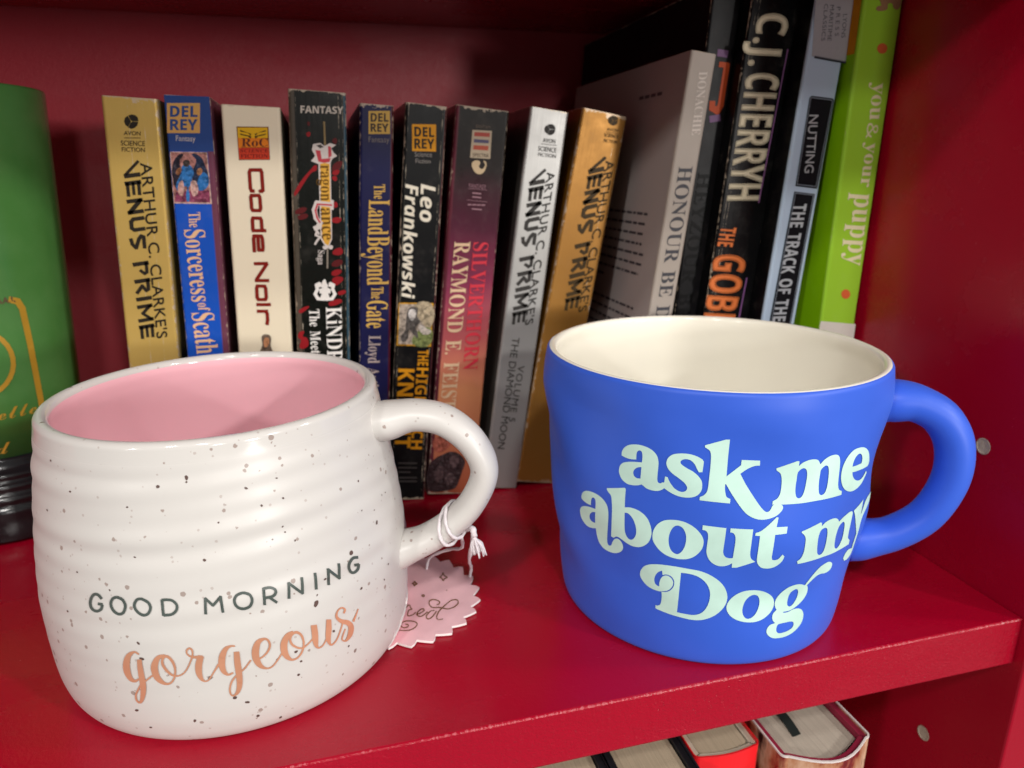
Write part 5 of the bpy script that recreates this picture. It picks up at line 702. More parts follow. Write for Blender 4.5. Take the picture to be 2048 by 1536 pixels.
2360,22830,2370,22840,2370,22860,2380,22880,2410,22890,2420,22860,2420,22830,2420,22810,2430,22790,2440,22780,2460,22760,2470,22740,2480,22680,2460,22650,2430,
22640,2410,22630,2400,22630,2390,22620,2380,22600,2380,22580,2350,22560,2330,22590,2330,22620,2330,22650,2330,22660,2320,22680,2310,22690,2290,22710,2280,
22730]],[[2530,21940,2550,21960,2560,21970,2570,21980,2570,21980,2580,21970,2590,21960,2600,21940,2600,21950,2600,21950,2590,21940,2570,21930,2570,21930,2560,
21930,2560,21950,2550,21960,2540,21980],[2520,21990,2530,22000,2550,22020,2560,22030,2580,22030,2600,22020,2620,22000,2630,21980,2630,21940,2620,21900,2600,
21880,2580,21870,2560,21870,2540,21880,2530,21910,2520,21930,2510,21950]],[[3410,22050,3440,22010],[3440,22090,3460,22050]]]}''')
BOOKS = json.loads(r'''{"b1":{"P":[-0.08043,0.3005,0.00095],"a":0.05124,"t":0.01858,"h":0.17157,"items":[["P","imprint_emblem","2b2620",0,958,16335,1157,16356,1151,16476,1077,16552,
955,16576,837,16530,916,16363],["P","imprint_emblem","2b2620",0,907,16353,818,16519,722,16444,678,16321,714,16203,788,16127,899,16302],["P","imprint_emblem",
"2b2620",0,909,16303,799,16117,901,16072,1019,16118,1114,16213,1148,16335,958,16325],["T","imprint_lettering","2b2620","sans","AVON",632,15848,1182,15866,645,
15989],["T","imprint_lettering","2b2620","sans","SCIENCE",501,15481,1301,15502,512,15652],["T","imprint_lettering","2b2620","sans","FICTION",512,15271,1282,
15291,524,15422],["L","imprint_lettering","2b2620",22,637,15748,1177,15776],["T","title_lettering","2b2620","bold","VENUS PRIME",543,14862,541,8244,1019,14947],
["T","author_lettering","2b2620","sans","ARTHUR C. CLARKE'S",1092,14890,1102,8252,1489,14951]]},"b2":{"P":[-0.05808,0.3005,0.00065],"a":0.04093,"t":0.01594,
"h":0.17251,"items":[["P","imprint_emblem","c89a58",0,104,16963,1232,17030,1145,15975,17,15919],["T","imprint_emblem","2a4a86","bold","DEL",173,16496,1102,
16544,208,16868],["T","imprint_emblem","2a4a86","bold","REY",132,16034,1061,16082,167,16406],["T","imprint_lettering","c2b8b0","sans","Fantasy",297,15660,967,
15678,310,15851],["P","cover_picture","c9a79a",0,53,15270,1343,15313,1370,13412,30,13397],["P","cover_picture","a9746c",0,84,15241,1304,15271,1318,13470,48,
13448],["P","cover_picture","8a3f5a",0,133,13822,1319,13931,1318,13470,68,13449],["P","cover_picture","2b2430",1,77,14700,242,15068,496,15208,375,14983,386,
14713,544,14539,502,14087,210,13895,73,14290],["P","cover_picture","26304a",1,1232,14838,1110,15123,806,15221,935,15006,836,14722,747,14458,855,14022,1206,
13996,1328,14441],["P","cover_picture","2a6aa8",1,1123,14563,1308,14441,1283,14079,981,13887,900,14134],["P","cover_picture","2f6fae",1,463,14806,702,14816,823,
14551,734,14277,839,13911,732,13837,624,14052,608,13691,527,13468,477,13716,504,14047,304,13789,154,14043,329,14411],["P","cover_picture","c99a90",1,269,14148,
416,14234,368,13682,214,13785],["P","cover_picture","d0a49a",1,687,14205,866,14242,904,13804,718,13696],["P","cover_picture","8a5a3c",1,220,14616,387,14703,364,
14522,227,14436],["P","cover_picture","9a6a48",1,940,14646,1087,14722,1104,14532,957,14466],["P","cover_picture","3a3230",1,496,14958,665,14995,711,14857,595,
14742,483,14797],["T","title_lettering","e0b48c","serif","The",513,13077,496,12516,923,13104],["T","title_lettering","e0b48c","serif","Sorceress",300,12418,354,
9628,1049,12468],["T","title_lettering","e0b48c","serif","of",546,9585,579,9266,976,9603],["T","title_lettering","e0b48c","serif","Scath",302,9185,371,7516,
1132,9219],["P","top_band","2a4580",0,33,17231,1563,17273,1582,15343,62,15290]]},"b3":{"P":[-0.03858,0.3005,0.00085],"a":0.04027,"t":0.02112,"h":0.16941,
"items":[["P","imprint_emblem","6a3a14",0,507,16179,1656,16225,1645,15023,516,14968],["P","imprint_emblem","d8a818",0,539,16140,1617,16193,1612,15823,534,
15769],["P","imprint_emblem","d87a1c",0,534,15769,1612,15823,1627,15463,528,15409],["P","imprint_emblem","c03a22",0,528,15409,1627,15463,1624,15043,535,14999],
["P","imprint_emblem","3a2a10",0,1027,15939,622,16063,634,16004,906,15964,990,15878],["P","imprint_emblem","3a2a10",0,1020,15859,617,15933,629,15883,891,15844,
984,15757],["P","imprint_emblem","3a2a10",0,1137,15944,1561,16111,1533,16050,1265,15989,1169,15885],["P","imprint_emblem","3a2a10",0,1130,15863,1556,15981,1528,
15929,1251,15858,1164,15765],["T","imprint_lettering","5a2a1c","serif","RoC",636,15463,1595,15512,663,15774],["T","imprint_lettering","7a2018","serif",
"SCIENCE",584,15251,1584,15291,600,15372],["T","imprint_lettering","7a2018","serif","FICTION",573,15050,1572,15091,587,15191],["L","imprint_lettering","5a2a1c",
20,618,15422,1596,15472],["L","title_lettering","7a1a12",132,1311,13869,1272,13837,1320,13889,1313,14550,1280,14638,910,14623,864,14532,867,13951,901,13843,981,
13846],["L","title_lettering","7a1a12",132,1320,13889,1202,13835],["L","title_lettering","7a1a12",132,888,13672,861,13601,867,13201,901,13112,1161,13112,1197,
13214,1191,13604,1158,13683,888,13672],["L","title_lettering","7a1a12",132,1322,12348,852,12339],["L","title_lettering","7a1a12",132,893,12821,866,12740,860,
12380],["L","title_lettering","7a1a12",132,893,12821,1163,12822,1196,12733,1200,12383],["L","title_lettering","7a1a12",132,1031,12126,1032,11586,1183,11582,
1198,11703,1195,12013,1161,12132,890,12131,865,12010,865,11529],["L","title_lettering","7a1a12",132,854,11048,1314,11057],["L","title_lettering","7a1a12",132,
1305,11036,879,10419],["L","title_lettering","7a1a12",132,851,10378,1321,10377],["L","title_lettering","7a1a12",132,890,10159,864,10058,858,9707,902,9609,1172,
9610,1208,9712,1204,10052,1170,10150,890,10159],["L","title_lettering","7a1a12",132,850,9407,1210,9401],["L","title_lettering","7a1a12",132,1280,9404,1330,
9406],["L","title_lettering","7a1a12",132,851,9137,1211,9131],["L","title_lettering","7a1a12",132,1141,9138,1205,9031,1206,8761,1173,8599],["P","cover_picture",
"6a5a4c",1,943,8100,1150,8178,1295,8054,1259,7712,1327,7244,816,7264,948,7719],["P","cover_picture","b8805a",1,1036,8013,1197,8010,1178,7719,1032,7633]]},
"b4":{"P":[-0.01639,0.3005,0.00112],"a":0.05221,"t":0.02149,"h":0.17521,"items":[["T","genre_lettering","cfc6ba","bold","FANTASY",439,16684,2027,16757,445,
16944],["P","flame_pattern","8e1a20",1,766,14638,958,14798,968,14608,764,14488,438,14020,130,13583,94,13702,370,14167],["P","flame_pattern","5a1a1c",1,148,
13054,533,13164,482,12991,136,12893],["P","flame_pattern","5a1a1c",1,210,12826,598,12877,288,12670],["P","flame_pattern","5a1a1c",1,1607,14832,1949,15000,1910,
14778,1633,14533],["P","flame_pattern","8e1a20",1,1563,14529,1827,14653,1747,14459],["P","flame_pattern","8e1a20",1,1553,14339,1709,14417,1709,14227],["P",
"flame_pattern","8e1a20",1,1529,13256,1691,13425,1731,13226],["P","flame_pattern","8e1a20",1,1478,12712,1873,12803,1754,12597],["P","flame_pattern","8e1a20",1,
1570,11516,1856,11611,1889,11362,1529,11353],["P","flame_pattern","5a1a1c",1,1563,11075,1881,11121,1842,10919,1484,10870],["P","flame_pattern","8e1a20",1,1514,
10672,1853,10709,1713,10502,1473,10499],["P","flame_pattern","8e1a20",1,1509,10381,1909,10402,1790,10175,1544,10092],["P","flame_pattern","8e1a20",1,1700,9800,
2028,9847,1777,9674],["P","flame_pattern","8e1a20",1,1331,9380,1775,9514,1852,9387,1370,9222],["P","flame_pattern","8e1a20",1,96,8104,293,8164,244,7952,409,
7870,437,7531,111,7444,163,7787,46,7911],["P","flame_pattern","8e1a20",1,127,9047,529,9218,397,9051,164,8919],["P","flame_pattern","5a1a1c",1,667,16335,755,
16380,733,16228],["P","flame_pattern","8e1a20",1,618,15932,765,16010,724,15827],["P","flame_pattern","5a1a1c",1,1590,15732,1744,15851,1736,15630],["L",
"series_emblem","8a7650",70,1304,16408,1318,15568],["P","series_emblem","cfc6c0",0,1052,14913,1512,14937,1507,11963,1356,11595,1210,11707,1057,11949],["P",
"series_emblem","d8a440",0,1113,14906,1472,14925,1466,11981,1351,11694,1227,11768,1116,11973],["P","series_emblem","cfc6c0",0,867,15574,1135,15629,1300,15527,
1504,15648,1738,15590,1545,15450,1654,15285,1769,15181,1575,15061,1495,14866,1303,14896,1036,14842,770,14939,930,15137,819,15352],["P","series_emblem","b8404a",
0,949,15358,1140,15348,1176,15040,1534,15089,1472,14935,1263,14894,1051,14933],["P","series_emblem","b8404a",0,1430,15534,1542,15510,1559,15170,1434,15083],
["P","series_emblem","4a4440",0,980,15530,1148,15579,1273,15486,1125,15428],["T","series_emblem","6a4a14","serif","ragon",1108,14806,1089,13433,1437,14823],
["T","series_emblem","6a4a14","serif","ance",1084,13162,1109,11912,1453,13182],["L","series_emblem","cfc6c0",130,1539,13457,1525,13145],["L","series_emblem",
"cfc6c0",190,1537,13296,953,13356,848,13080,904,12773,1054,12580,972,12416,855,12359],["L","series_emblem","b8404a",70,1517,13295,976,13307,889,13062,943,12785,
1053,12600],["L","series_emblem","cfc6c0",80,996,12147,930,12263,869,12100,1033,12028,911,11862,838,11738],["P","series_emblem","cfc6c0",1,1123,11632,1221,
11688,1344,11634,1459,11720,1534,11634,1459,11540,1336,11594,1219,11527],["T","series_lettering","cfc6c0","serif","Saga",950,11503,930,10921,1200,11506],["L",
"series_emblem","8f8578",60,1318,11553,1298,10790],["P","ornament","e6e2dc",1,1171,10333,1250,10167,1305,10070,1222,9945,1167,10043,1080,9968,1044,10086],["L",
"ornament","e6e2dc",110,1174,9512,1059,9616,1119,9800,1083,9918,1005,9884,1020,9775],["L","ornament","e6e2dc",130,1114,9509,893,9528,783,9712,883,9918,844,
10086,971,10152,986,10043],["L","ornament","e6e2dc",110,1174,9512,1289,9608,1239,9796,1283,9928,1355,9882,1340,9781],["L","ornament","e6e2dc",130,1235,9505,
1454,9527,1574,9723,1483,9929,1524,10091,1401,10155,1386,10054],["L","ornament","e6e2dc",120,1167,10043,1170,9592],["T","title_lettering","e6e2dc","serif",
"KiNDRED",1202,9173,1205,5849,1832,9196],["T","subtitle_lettering","e6e2dc","serif","The Meeting",525,9088,566,6597,936,9089]]},"b5":{"P":[0.00819,0.3005,
0.00088],"a":0.06415,"t":0.01381,"h":0.17098,"items":[["P","imprint_emblem","c09c4e",0,343,16829,1170,16902,1185,16041,347,15977],["T","imprint_emblem",
"453a34","bold","DEL",428,16443,1116,16497,428,16754],["T","imprint_emblem","453a34","bold","REY",432,16073,1120,16117,422,16373],["T","imprint_lettering",
"78706e","sans","Fantasy",347,15676,1166,15719,343,15887],["T","title_lettering","cba352","serif","The",570,14067,577,13497,1009,14096],["T","title_lettering",
"cba352","serif","Land",379,13454,339,12059,1198,13497],["T","title_lettering","cba352","serif","Beyond",323,11997,310,10002,1212,12034],["T","title_lettering",
"cba352","serif","The",496,9924,478,9422,986,9936],["T","title_lettering","cba352","serif","Gate",312,9351,287,8177,1183,9367],["T","author_lettering","a89894",
"serif","Lloyd Arthur Eshbach",398,7854,240,2833,899,7856]]},"b6":{"P":[0.02115,0.3005,0.00155],"a":0.09298,"t":0.01671,"h":0.17142,"items":[["P",
"imprint_emblem","d8941c",0,289,16342,1255,16432,1311,15393,344,15323],["T","imprint_emblem","2c2822","bold","DEL",411,15892,1200,15945,388,16251],["T",
"imprint_emblem","2c2822","bold","REY",434,15432,1232,15496,410,15801],["T","imprint_lettering","8c8680","sans","Science",453,15122,1162,15168,445,15312],["T",
"imprint_lettering","8c8680","sans","Fiction",506,14876,1115,14913,500,15046],["T","author_lettering","ece4d0","itbold","Leo",771,14077,793,12553,1370,14123],
["T","author_lettering","ece4d0","itbold","Frankowski",144,14019,192,9303,692,14070],["P","cover_picture","c8901e",0,77,9142,1568,9190,1568,7262,70,7273],["P",
"cover_picture","a89a8c",0,112,9085,1504,9124,1500,7336,134,7339],["P","cover_picture","b0a084",1,775,9086,1504,9124,1499,8109,1027,8427],["P","cover_picture",
"7f8a52",1,844,7807,1479,8107,1500,7336,777,7339],["P","cover_picture","5a5450",1,427,8401,493,8879,693,8998,913,8898,891,8595,1035,8337,866,8110,981,7629,754,
7799,577,7973,550,7619,337,7428,242,7691,407,7967],["P","cover_picture","c9c2bc",1,530,8802,703,8889,839,8721,727,8409,549,8493],["P","cover_picture","cfc4b8",
1,998,8203,1310,8082,1537,7912,1185,7809],["T","title_lettering","d08c1a","bold","THE",1010,7099,1025,6398,1472,7102],["T","title_lettering","d08c1a","bold",
"HIGH-TECH",1004,6305,908,2490,1517,6293],["T","title_lettering","d08c1a","bold","KNIGHT",196,6240,188,2564,900,6235],["L","price_lettering","4a4644",70,398,
1820,1214,1795],["L","price_lettering","4a4644",70,408,1600,1224,1575],["L","price_lettering","4a4644",70,419,1380,942,1368],["L","price_lettering","4a4644",70,
424,1109,1250,1086],["L","price_lettering","4a4644",70,431,929,1256,906]]},"b7":{"P":[0.03928,0.3005,0.00235],"a":0.1062,"t":0.02219,"h":0.17033,"items":[["P",
"imprint_emblem","b8a890",0,745,16145,1563,16202,1590,15099,740,15058],["P","imprint_emblem","a84a40",0,843,16075,1492,16114,1489,15953,830,15913],["P",
"imprint_emblem","585470",0,842,15803,1472,15830,1466,15699,837,15662],["P","imprint_emblem","b05440",0,847,15562,1477,15599,1466,15417,835,15390],["T",
"imprint_lettering","6a5c50","sans","BANTAM",886,16240,1476,16263,882,16371],["T","imprint_lettering","4a4030","bold","SPECTRA",835,15109,1515,15151,830,15249],
["P","imprint_emblem","c0aa88",1,826,14816,960,14971,1176,14934,1147,14730,1285,14664,1397,14837,1321,14989,1448,14923,1418,14638,1304,14485,1127,14446,955,
14548],["T","imprint_lettering","96707a","sans","FANTASY",797,13868,1529,13885,780,14027],["L","imprint_lettering","96707a",16,761,13824,1574,13840],["L",
"imprint_lettering","96707a",16,760,13361,1615,13361],["L","imprint_lettering","96707a",55,969,13665,1039,13672],["L","imprint_lettering","96707a",55,1060,
13664,1129,13672],["L","imprint_lettering","96707a",55,1160,13665,1230,13672],["L","imprint_lettering","96707a",55,1251,13665,1320,13672],["L",
"imprint_lettering","96707a",55,976,13505,1046,13512],["L","imprint_lettering","96707a",55,1077,13505,1146,13513],["L","imprint_lettering","96707a",55,1177,
13506,1247,13513],["L","imprint_lettering","96707a",55,1268,13505,1337,13513],["L","imprint_lettering","96707a",55,810,13175,949,13190],["L",
"imprint_lettering","96707a",55,1010,13186,1149,13201],["L","imprint_lettering","96707a",55,1200,13197,1339,13211],["L","imprint_lettering","96707a",55,1390,
13207,1529,13222],["L","imprint_lettering","96707a",55,998,13014,1078,13023],["L","imprint_lettering","96707a",55,1109,13016,1188,13024],["L",
"imprint_lettering","96707a",55,1219,13018,1289,13025],["L","imprint_lettering","96707a",55,1319,13018,1399,13027],["T","title_lettering","d03a48","serif",
"SILVERTHORN",1185,11636,1193,5995,1842,11706],["T","author_lettering","dcbc98","serif","RAYMOND E. FEIST",363,11609,294,4150,1052,11662],["P","cover_picture",
"3a2a2c",1,-87,649,-21,1441,272,1804,586,1978,904,2103,1241,2058,1537,1828,1656,1559,1551,1126,1448,682,1287,303,820,153,158,143],["P","cover_picture","5a4648",
1,926,1803,1204,1933,1367,1629,1162,1285,950,1484],["P","cover_picture","5a4648",1,240,1066,532,1440,666,941,455,566],["P","cover_picture","5a4648",1,770,811,
1035,1061,1207,677,941,437],["P","cover_picture","a85a48",1,81,2659,481,2862,915,2566,665,2178,250,2103],["P","cover_picture","a85a48",1,953,2963,1434,2793,
1547,2302,1169,2352]]},"b8":{"P":[0.06592,0.3005,0.00224],"a":0.13346,"t":0.0168,"h":0.17088,"items":[["P","imprint_emblem","3c3a38",0,995,16324,1193,16350,
1159,16456,1059,16524,937,16528,822,16482,943,16337],["P","imprint_emblem","3c3a38",0,933,16335,804,16469,724,16388,707,16285,762,16181,861,16114,939,16286],
["P","imprint_emblem","3c3a38",0,949,16287,873,16105,987,16080,1102,16126,1179,16227,1194,16340,996,16314],["T","imprint_lettering","3c3a38","sans","AVON",706,
15770,1258,15794,704,15931],["T","imprint_lettering","3c3a38","sans","SCIENCE",553,15407,1356,15434,549,15588],["T","imprint_lettering","3c3a38","sans",
"FICTION",582,15189,1366,15213,583,15330],["L","imprint_lettering","3c3a38",22,646,15691,1338,15724],["T","title_lettering","3c3a38","bold","VENUS PRIME",414,
14490,388,7918,975,14666],["T","author_lettering","3c3a38","sans","ARTHUR C. CLARKE'S",1078,14579,993,7919,1444,14709],["T","volume_lettering","4a4845","sans",
"THE DIAMOND MOON",485,7346,447,1993,820,7330],["T","volume_lettering","4a4845","sans","VOLUME 5",918,6072,808,3363,1225,6043]]},"b9":{"P":[0.08211,0.3005,
0.00358],"a":0.17354,"t":0.02073,"h":0.17057,"items":[["P","imprint_emblem","4a3a20",0,1479,16810,1674,16854,1637,16949,1536,17003,1415,17002,1311,16953,1436,
16823],["P","imprint_emblem","4a3a20",0,1426,16821,1303,16942,1225,16867,1213,16763,1269,16672,1370,16618,1433,16781],["P","imprint_emblem","4a3a20",0,1444,
16773,1382,16610,1495,16600,1600,16638,1665,16731,1677,16834,1479,16810],["T","imprint_lettering","4a3a20","sans","AVON",1244,16352,1755,16391,1243,16474],["T",
"imprint_lettering","4a3a20","sans","SCIENCE",1177,16097,1831,16130,1173,16238],["T","imprint_lettering","4a3a20","sans","FICTION",1207,15869,1840,15909,1204,
16000],["L","imprint_lettering","4a3a20",22,1235,16290,1787,16326],["T","title_lettering","4a3a20","bold","VENUS PRIME",820,15009,845,8435,1408,15244],["T",
"author_lettering","4a3a20","sans","ARTHUR C. CLARKE'S",1480,15125,1506,8429,1881,15266]]},"hon":{"P":[0.12204,0.27,0.00129],"a":0.11708,"t":0.01107,
"h":0.19045,"items":[["T","author_lettering","d8cfc6","serif","DONACHIE",458,18330,583,15979,823,18393],["T","title_lettering","4a4a50","serif",
"HONOUR BE DAMNED",266,14743,316,5324,881,14815]]},"blk":{"P":[0.14057,0.2725,0.00075],"a":0.05912,"t":0.01273,"h":0.21387,"items":[["L","emblem","7a5a80",260,
892,19001,571,19012],["L","emblem","7a5a80",260,912,16628,576,16558],["L","emblem","b84a22",200,1016,18598,685,18598],["L","emblem","b84a22",260,977,18585,923,
17119,807,16882,561,16978,540,17167],["T","title_lettering","050505","serif","HEYZOUR BE",308,14478,80,8344,927,14515]]},"cj":{"P":[0.14847,0.265,0.0018],
"a":0.0835,"t":0.02156,"h":0.2123,"items":[["T","author_lettering","ddd2b4","bold","C.J.",384,20273,238,18414,1730,20375],["T","author_lettering","ddd2b4",
"bold","CHERRYH",262,18125,223,13315,1718,18237],["L","author_lettering","8a5c8c",55,1871,19163,1698,13318],["T","title_lettering","d8743c","bold","THE",133,
12234,78,11456,856,12234],["T","title_lettering","d8743c","bold","GOBLIN",46,11123,-89,6856,1553,11098],["L","title_lettering","7a5080",70,1718,10199,1621,
7281]]},"nut":{"P":[0.17008,0.2545,0.00126],"a":0.07893,"t":0.01596,"h":0.21611,"items":[["P","top_band","a9a8ac",0,-183,21747,1657,21943,1929,18634,179,18686],
["T","series_lettering","55565c","sans","LYONS",1236,20285,1341,19470,1415,20309],["T","series_lettering","55565c","sans","PRESS",899,20489,1038,19497,1068,
20512],["T","series_lettering","55565c","sans","MARITIME",596,20515,743,19293,775,20539],["T","series_lettering","55565c","sans","CLASSICS",336,20514,475,19261,
504,20538],["L","stitching","2c2e34",70,321,18667,371,18671],["L","stitching","2c2e34",70,412,18665,471,18669],["L","stitching","2c2e34",70,502,18662,562,
18666],["L","stitching","2c2e34",70,593,18659,652,18664],["L","stitching","2c2e34",70,683,18656,743,18661],["L","stitching","2c2e34",70,784,18654,833,18658],
["L","stitching","2c2e34",70,874,18651,934,18656],["L","stitching","2c2e34",70,965,18648,1024,18653],["L","stitching","2c2e34",70,1055,18645,1115,18650],["L",
"stitching","2c2e34",70,1156,18643,1215,18648],["L","stitching","2c2e34",70,1246,18640,1306,18645],["L","stitching","2c2e34",70,1337,18637,1396,18642],["L",
"stitching","2c2e34",70,1437,18635,1497,18640],["L","stitching","2c2e34",70,1528,18632,1587,18637],["L","stitching","2c2e34",70,1618,18630,1678,18634],["L",
"stitching","2c2e34",70,1719,18628,1778,18632],["L","stitching","6a6c74",30,308,18707,1806,18665],["P","title_panel","14161a",0,459,17304,1422,17310,1507,17247,
1466,13963,1430,13900,435,13932,386,17218],["P","title_panel","14161a",0,431,13721,1407,13688,1371,7425,289,7410],["L","title_panel","8f9aa6",24,474,17245,1386,
17247,1450,17202,1394,13977,490,13996,438,17192,474,17245],["L","title_panel","8f9aa6",24,496,13666,1350,13643,1321,7421],["L","title_panel","8f9aa6",24,496,
13666,389,7408],["T","author_lettering","b8bcc0","sans","NUTTING",513,16616,744,14458,922,16649],["T","title_lettering","b9bfc4","bold","THE TRACK OF THE",510,
13235,459,8426,1119,13274]]},"pup":{"P":[0.19962,0.2485,0.00023],"a":0.01367,"t":0.01713,"h":0.21309,"items":[["T","title_lettering","e9e2b8","serif","you",885,
17801,943,16451,1345,17807],["T","title_lettering","e9e2b8","serif","&",895,16341,903,15761,1415,16328],["T","title_lettering","e9e2b8","serif","your",975,
15612,968,13922,1385,15607],["T","title_lettering","e9e2b8","serif","puppy",771,13689,830,10809,1472,13648],["P","dot","d8683c",1,1298,19027,1279,18936,1210,
18865,1101,18834,980,18852,890,18911,838,19000,857,19091,926,19161,1036,19193,1156,19175,1247,19116],["P","dot#2","d8683c",1,1237,9595,1228,9495,1149,9424,1050,
9402,929,9431,838,9509,787,9609,805,9709,874,9780,974,9801,1095,9773,1186,9694],["P","bottom_band","dcd8cc",0,-38,8497,1735,8291,1781,4892,-264,5264],["P",
"animal_picture","a07a58",1,534,20806,1533,20840,1626,20611,1569,20440,1490,20369,1299,20427,1227,20556,1047,20543,1040,20373,831,20290,560,20307,579,20427,748,
20489]]}}''')

# ---------------------------------------------------------------- materials
def red_laminate(name, edge=False, haze=0.0):
    n = N(name); co = n.co()
    A, B = ((.36, .0012, .017, 1), (.28, .0010, .013, 1)) if not haze else ((.35, .009, .024, 1), (.28, .006, .018, 1))  # back panel variant: sheen haze is put into its base colour
    big = n.noise(co, 9, 3); fine = n.noise(co, 1500, 3, .6); mid = n.noise(co, 420, 4, .6)
    c = n.mix(n.math('MULTIPLY', n.ramp(big, .35, .7), .35), A, B)
    # tiny pale dust specks
    v = n.n('ShaderNodeTexVoronoi', i_Scale=120.0); n.l(co, v.inputs['Vector'])
    sep = n.n('ShaderNodeSeparateColor'); n.l(v.outputs['Color'], sep.inputs[0])
    rad = n.math('MULTIPLY', n.math('MAXIMUM', n.math('SUBTRACT', sep.outputs[0], .90), 0), .9)
    dust = n.math('LESS_THAN', v.outputs['Distance'], rad)
    c = n.mix(n.math('MULTIPLY', dust, .55), c, (.75, .45, .45, 1))
    if edge:
        sp = n.n('ShaderNodeSeparateXYZ'); n.l(co, sp.inputs[0])
        jag = n.noise(co, 900, 3, .7, (1, .1, .1)); lo = n.noise(co, 28, 3)
        d = n.math('ADD', n.math('ABSOLUTE', n.math('SUBTRACT', sp.outputs[1], .1553)), n.math('ABSOLUTE', n.math('ADD', sp.outputs[2], .0004)))
        th = n.math('MULTIPLY', n.math('MULTIPLY', n.ramp(jag, .40, .66), n.math('ADD', n.math('MULTIPLY', n.ramp(lo, .35, .6), .8), .12)), .0009)
        w = n.math('LESS_THAN', d, th)
        c = n.mix(n.math('MULTIPLY', w, .38), c, (.62, .18, .20, 1))
    # faint rubbed streaks and smears change the gloss
    sm = n.noise(co, 1, 4, .6, (14, 40, 40)); sc = n.noise(co, 1, 5, .75, (60, 900, 900))
    smear = n.math('ADD', n.math('MULTIPLY', n.ramp(sm, .42, .68), .16), n.math('MULTIPLY', n.ramp(sc, .62, .74), .12))
    h = n.math('ADD', n.math('MULTIPLY', mid, .6), fine)
    if edge: h = n.math('ADD', h, n.math('MULTIPLY', n.noise(co, 1, 3, .6, (420, 420, 150)), .9))
    n.bump(h, .30 + haze, .00025)
    if edge:      # coarser grain on the front band
        ge = n.n('ShaderNodeNewGeometry'); gs = n.n('ShaderNodeSeparateXYZ'); n.l(ge.outputs['True Normal'], gs.inputs[0])
        bn = [x for x in n.t.nodes if x.type == 'BUMP'][0]
        n.l(n.math('ADD', .26, n.math('MULTIPLY', n.ramp(n.math('MULTIPLY', gs.outputs[1], -1), .3, .9), .74)), bn.inputs['Strength'])
    n.set(color=c, rough=n.math('ADD', n.math('ADD', n.math('MULTIPLY', mid, .16), smear), .10 + haze*.5), spec=.40 + haze*.4)
    return n.m
LAM = red_laminate('red_laminate'); LAM_SHELF = red_laminate('red_laminate_worn_edge', True); LAM_BACK = red_laminate('red_laminate_matte_haze', False, .6)

def glaze(name, col, rough=.12, specks=False, bumpy=0.0, coat=0.0, spec=.5, tint=None):
    n = N(name); co = n.co()
    f = n.noise(co, 22, 4)
    c = n.mix(n.math('MULTIPLY', n.ramp(f, .35, .7), .5), col, tint or tuple(v*.95 for v in col[:3]) + (1,))
    if specks:
        for sc, cut, gain, k, dark in ((150.0, .74, .55, .85, (.17, .105, .085, 1)), (330.0, .52, .52, .75, (.26, .18, .15, 1)), (560.0, .62, .6, .5, (.36, .28, .25, 1))):
            v = n.n('ShaderNodeTexVoronoi', i_Scale=sc); v.inputs['Randomness'].default_value = 1
            dn = n.n('ShaderNodeTexNoise'); dn.inputs['Scale'].default_value = sc*5; n.l(co, dn.inputs['Vector'])
            mp = n.n('ShaderNodeVectorMath', operation='MULTIPLY_ADD'); n.l(dn.outputs['Color'], mp.inputs[0]); mp.inputs[1].default_value = (.16/sc,)*3; n.l(co, mp.inputs[2])
            n.l(mp.outputs[0], v.inputs['Vector'])
            sep = n.n('ShaderNodeSeparateColor'); n.l(v.outputs['Color'], sep.inputs[0])
            r = n.math('MULTIPLY', n.math('MAXIMUM', n.math('SUBTRACT', sep.outputs[1], cut), 0), gain)
            m = n.ramp(n.math('SUBTRACT', r, v.outputs['Distance']), -.012, .03)
            c = n.mix(n.math('MULTIPLY', m, k), c, dark)
    if specks:     # glossier glaze on the rolled rim than on the satin ridges
        zz = n.n('ShaderNodeSeparateXYZ'); n.l(co, zz.inputs[0]); rough = n.math('SUBTRACT', .36, n.math('MULTIPLY', n.ramp(zz.outputs[2], .077, .0815), .26))
    n.set(color=c, rough=rough, coat=coat, spec=spec)
    if bumpy: n.bump(n.noise(co, 120, 3), bumpy, .0006)
    return n.m
WHITE = glaze('speckled_white_glaze', (.60, .578, .55, 1), .22, True, .05)
PINKG = glaze('pink_glaze', (.88, .50, .56, 1), .14, tint=(.85, .47, .53, 1))
CREAM = glaze('cream_glaze', (.91, .88, .77, 1), .09, tint=(.90, .86, .74, 1))
def matte_blue():
    n = N('soft_touch_blue'); co = n.co()
    c = n.mix(n.ramp(n.noise(co, 30, 3), .3, .7), (.032, .108, .62, 1), (.037, .118, .66, 1))
    n.set(color=c, rough=.44, spec=.34, sheen=.06)
    n.b.inputs['Sheen Roughness'].default_value = .5; n.b.inputs['Sheen Tint'].default_value = (.5, .6, 1, 1)
    n.bump(n.noise(co, 2500, 2), .05, .0001)
    return n.m
BLUE = matte_blue()
def simple(name, col, rough=.5, metal=0.0, bs=0, bstr=.2, bd=.0003, **k):
    n = N(name); co = n.co(); f = n.noise(co, 60, 4)
    n.set(color=n.mix(n.ramp(f, .35, .7), col, tuple(v*.86 for v in col[:3]) + (1,)), rough=rough, metal=metal, **k)
    if bs: n.bump(n.noise(co, bs, 4), bstr, bd)
    return n.m
SPECK = simple('iron_speck', (.115, .07, .06, 1), .3)
MINT = simple('mint_print', (.60, .86, .76, 1), .42)
FOIL = simple('rose_gold_print', (.70, .33, .20, 1), .32, .30)
SLATE = simple('slate_print', (.075, .095, .085, 1), .35)
STRING = simple('white_cotton_string', (.78, .72, .74, 1), .9, 0, 1800, .6, .0006)
TAGM = simple('pink_card', (.91, .56, .59, 1), .6)
TAGW = simple('white_card_edge', (.86, .80, .78, 1), .7)
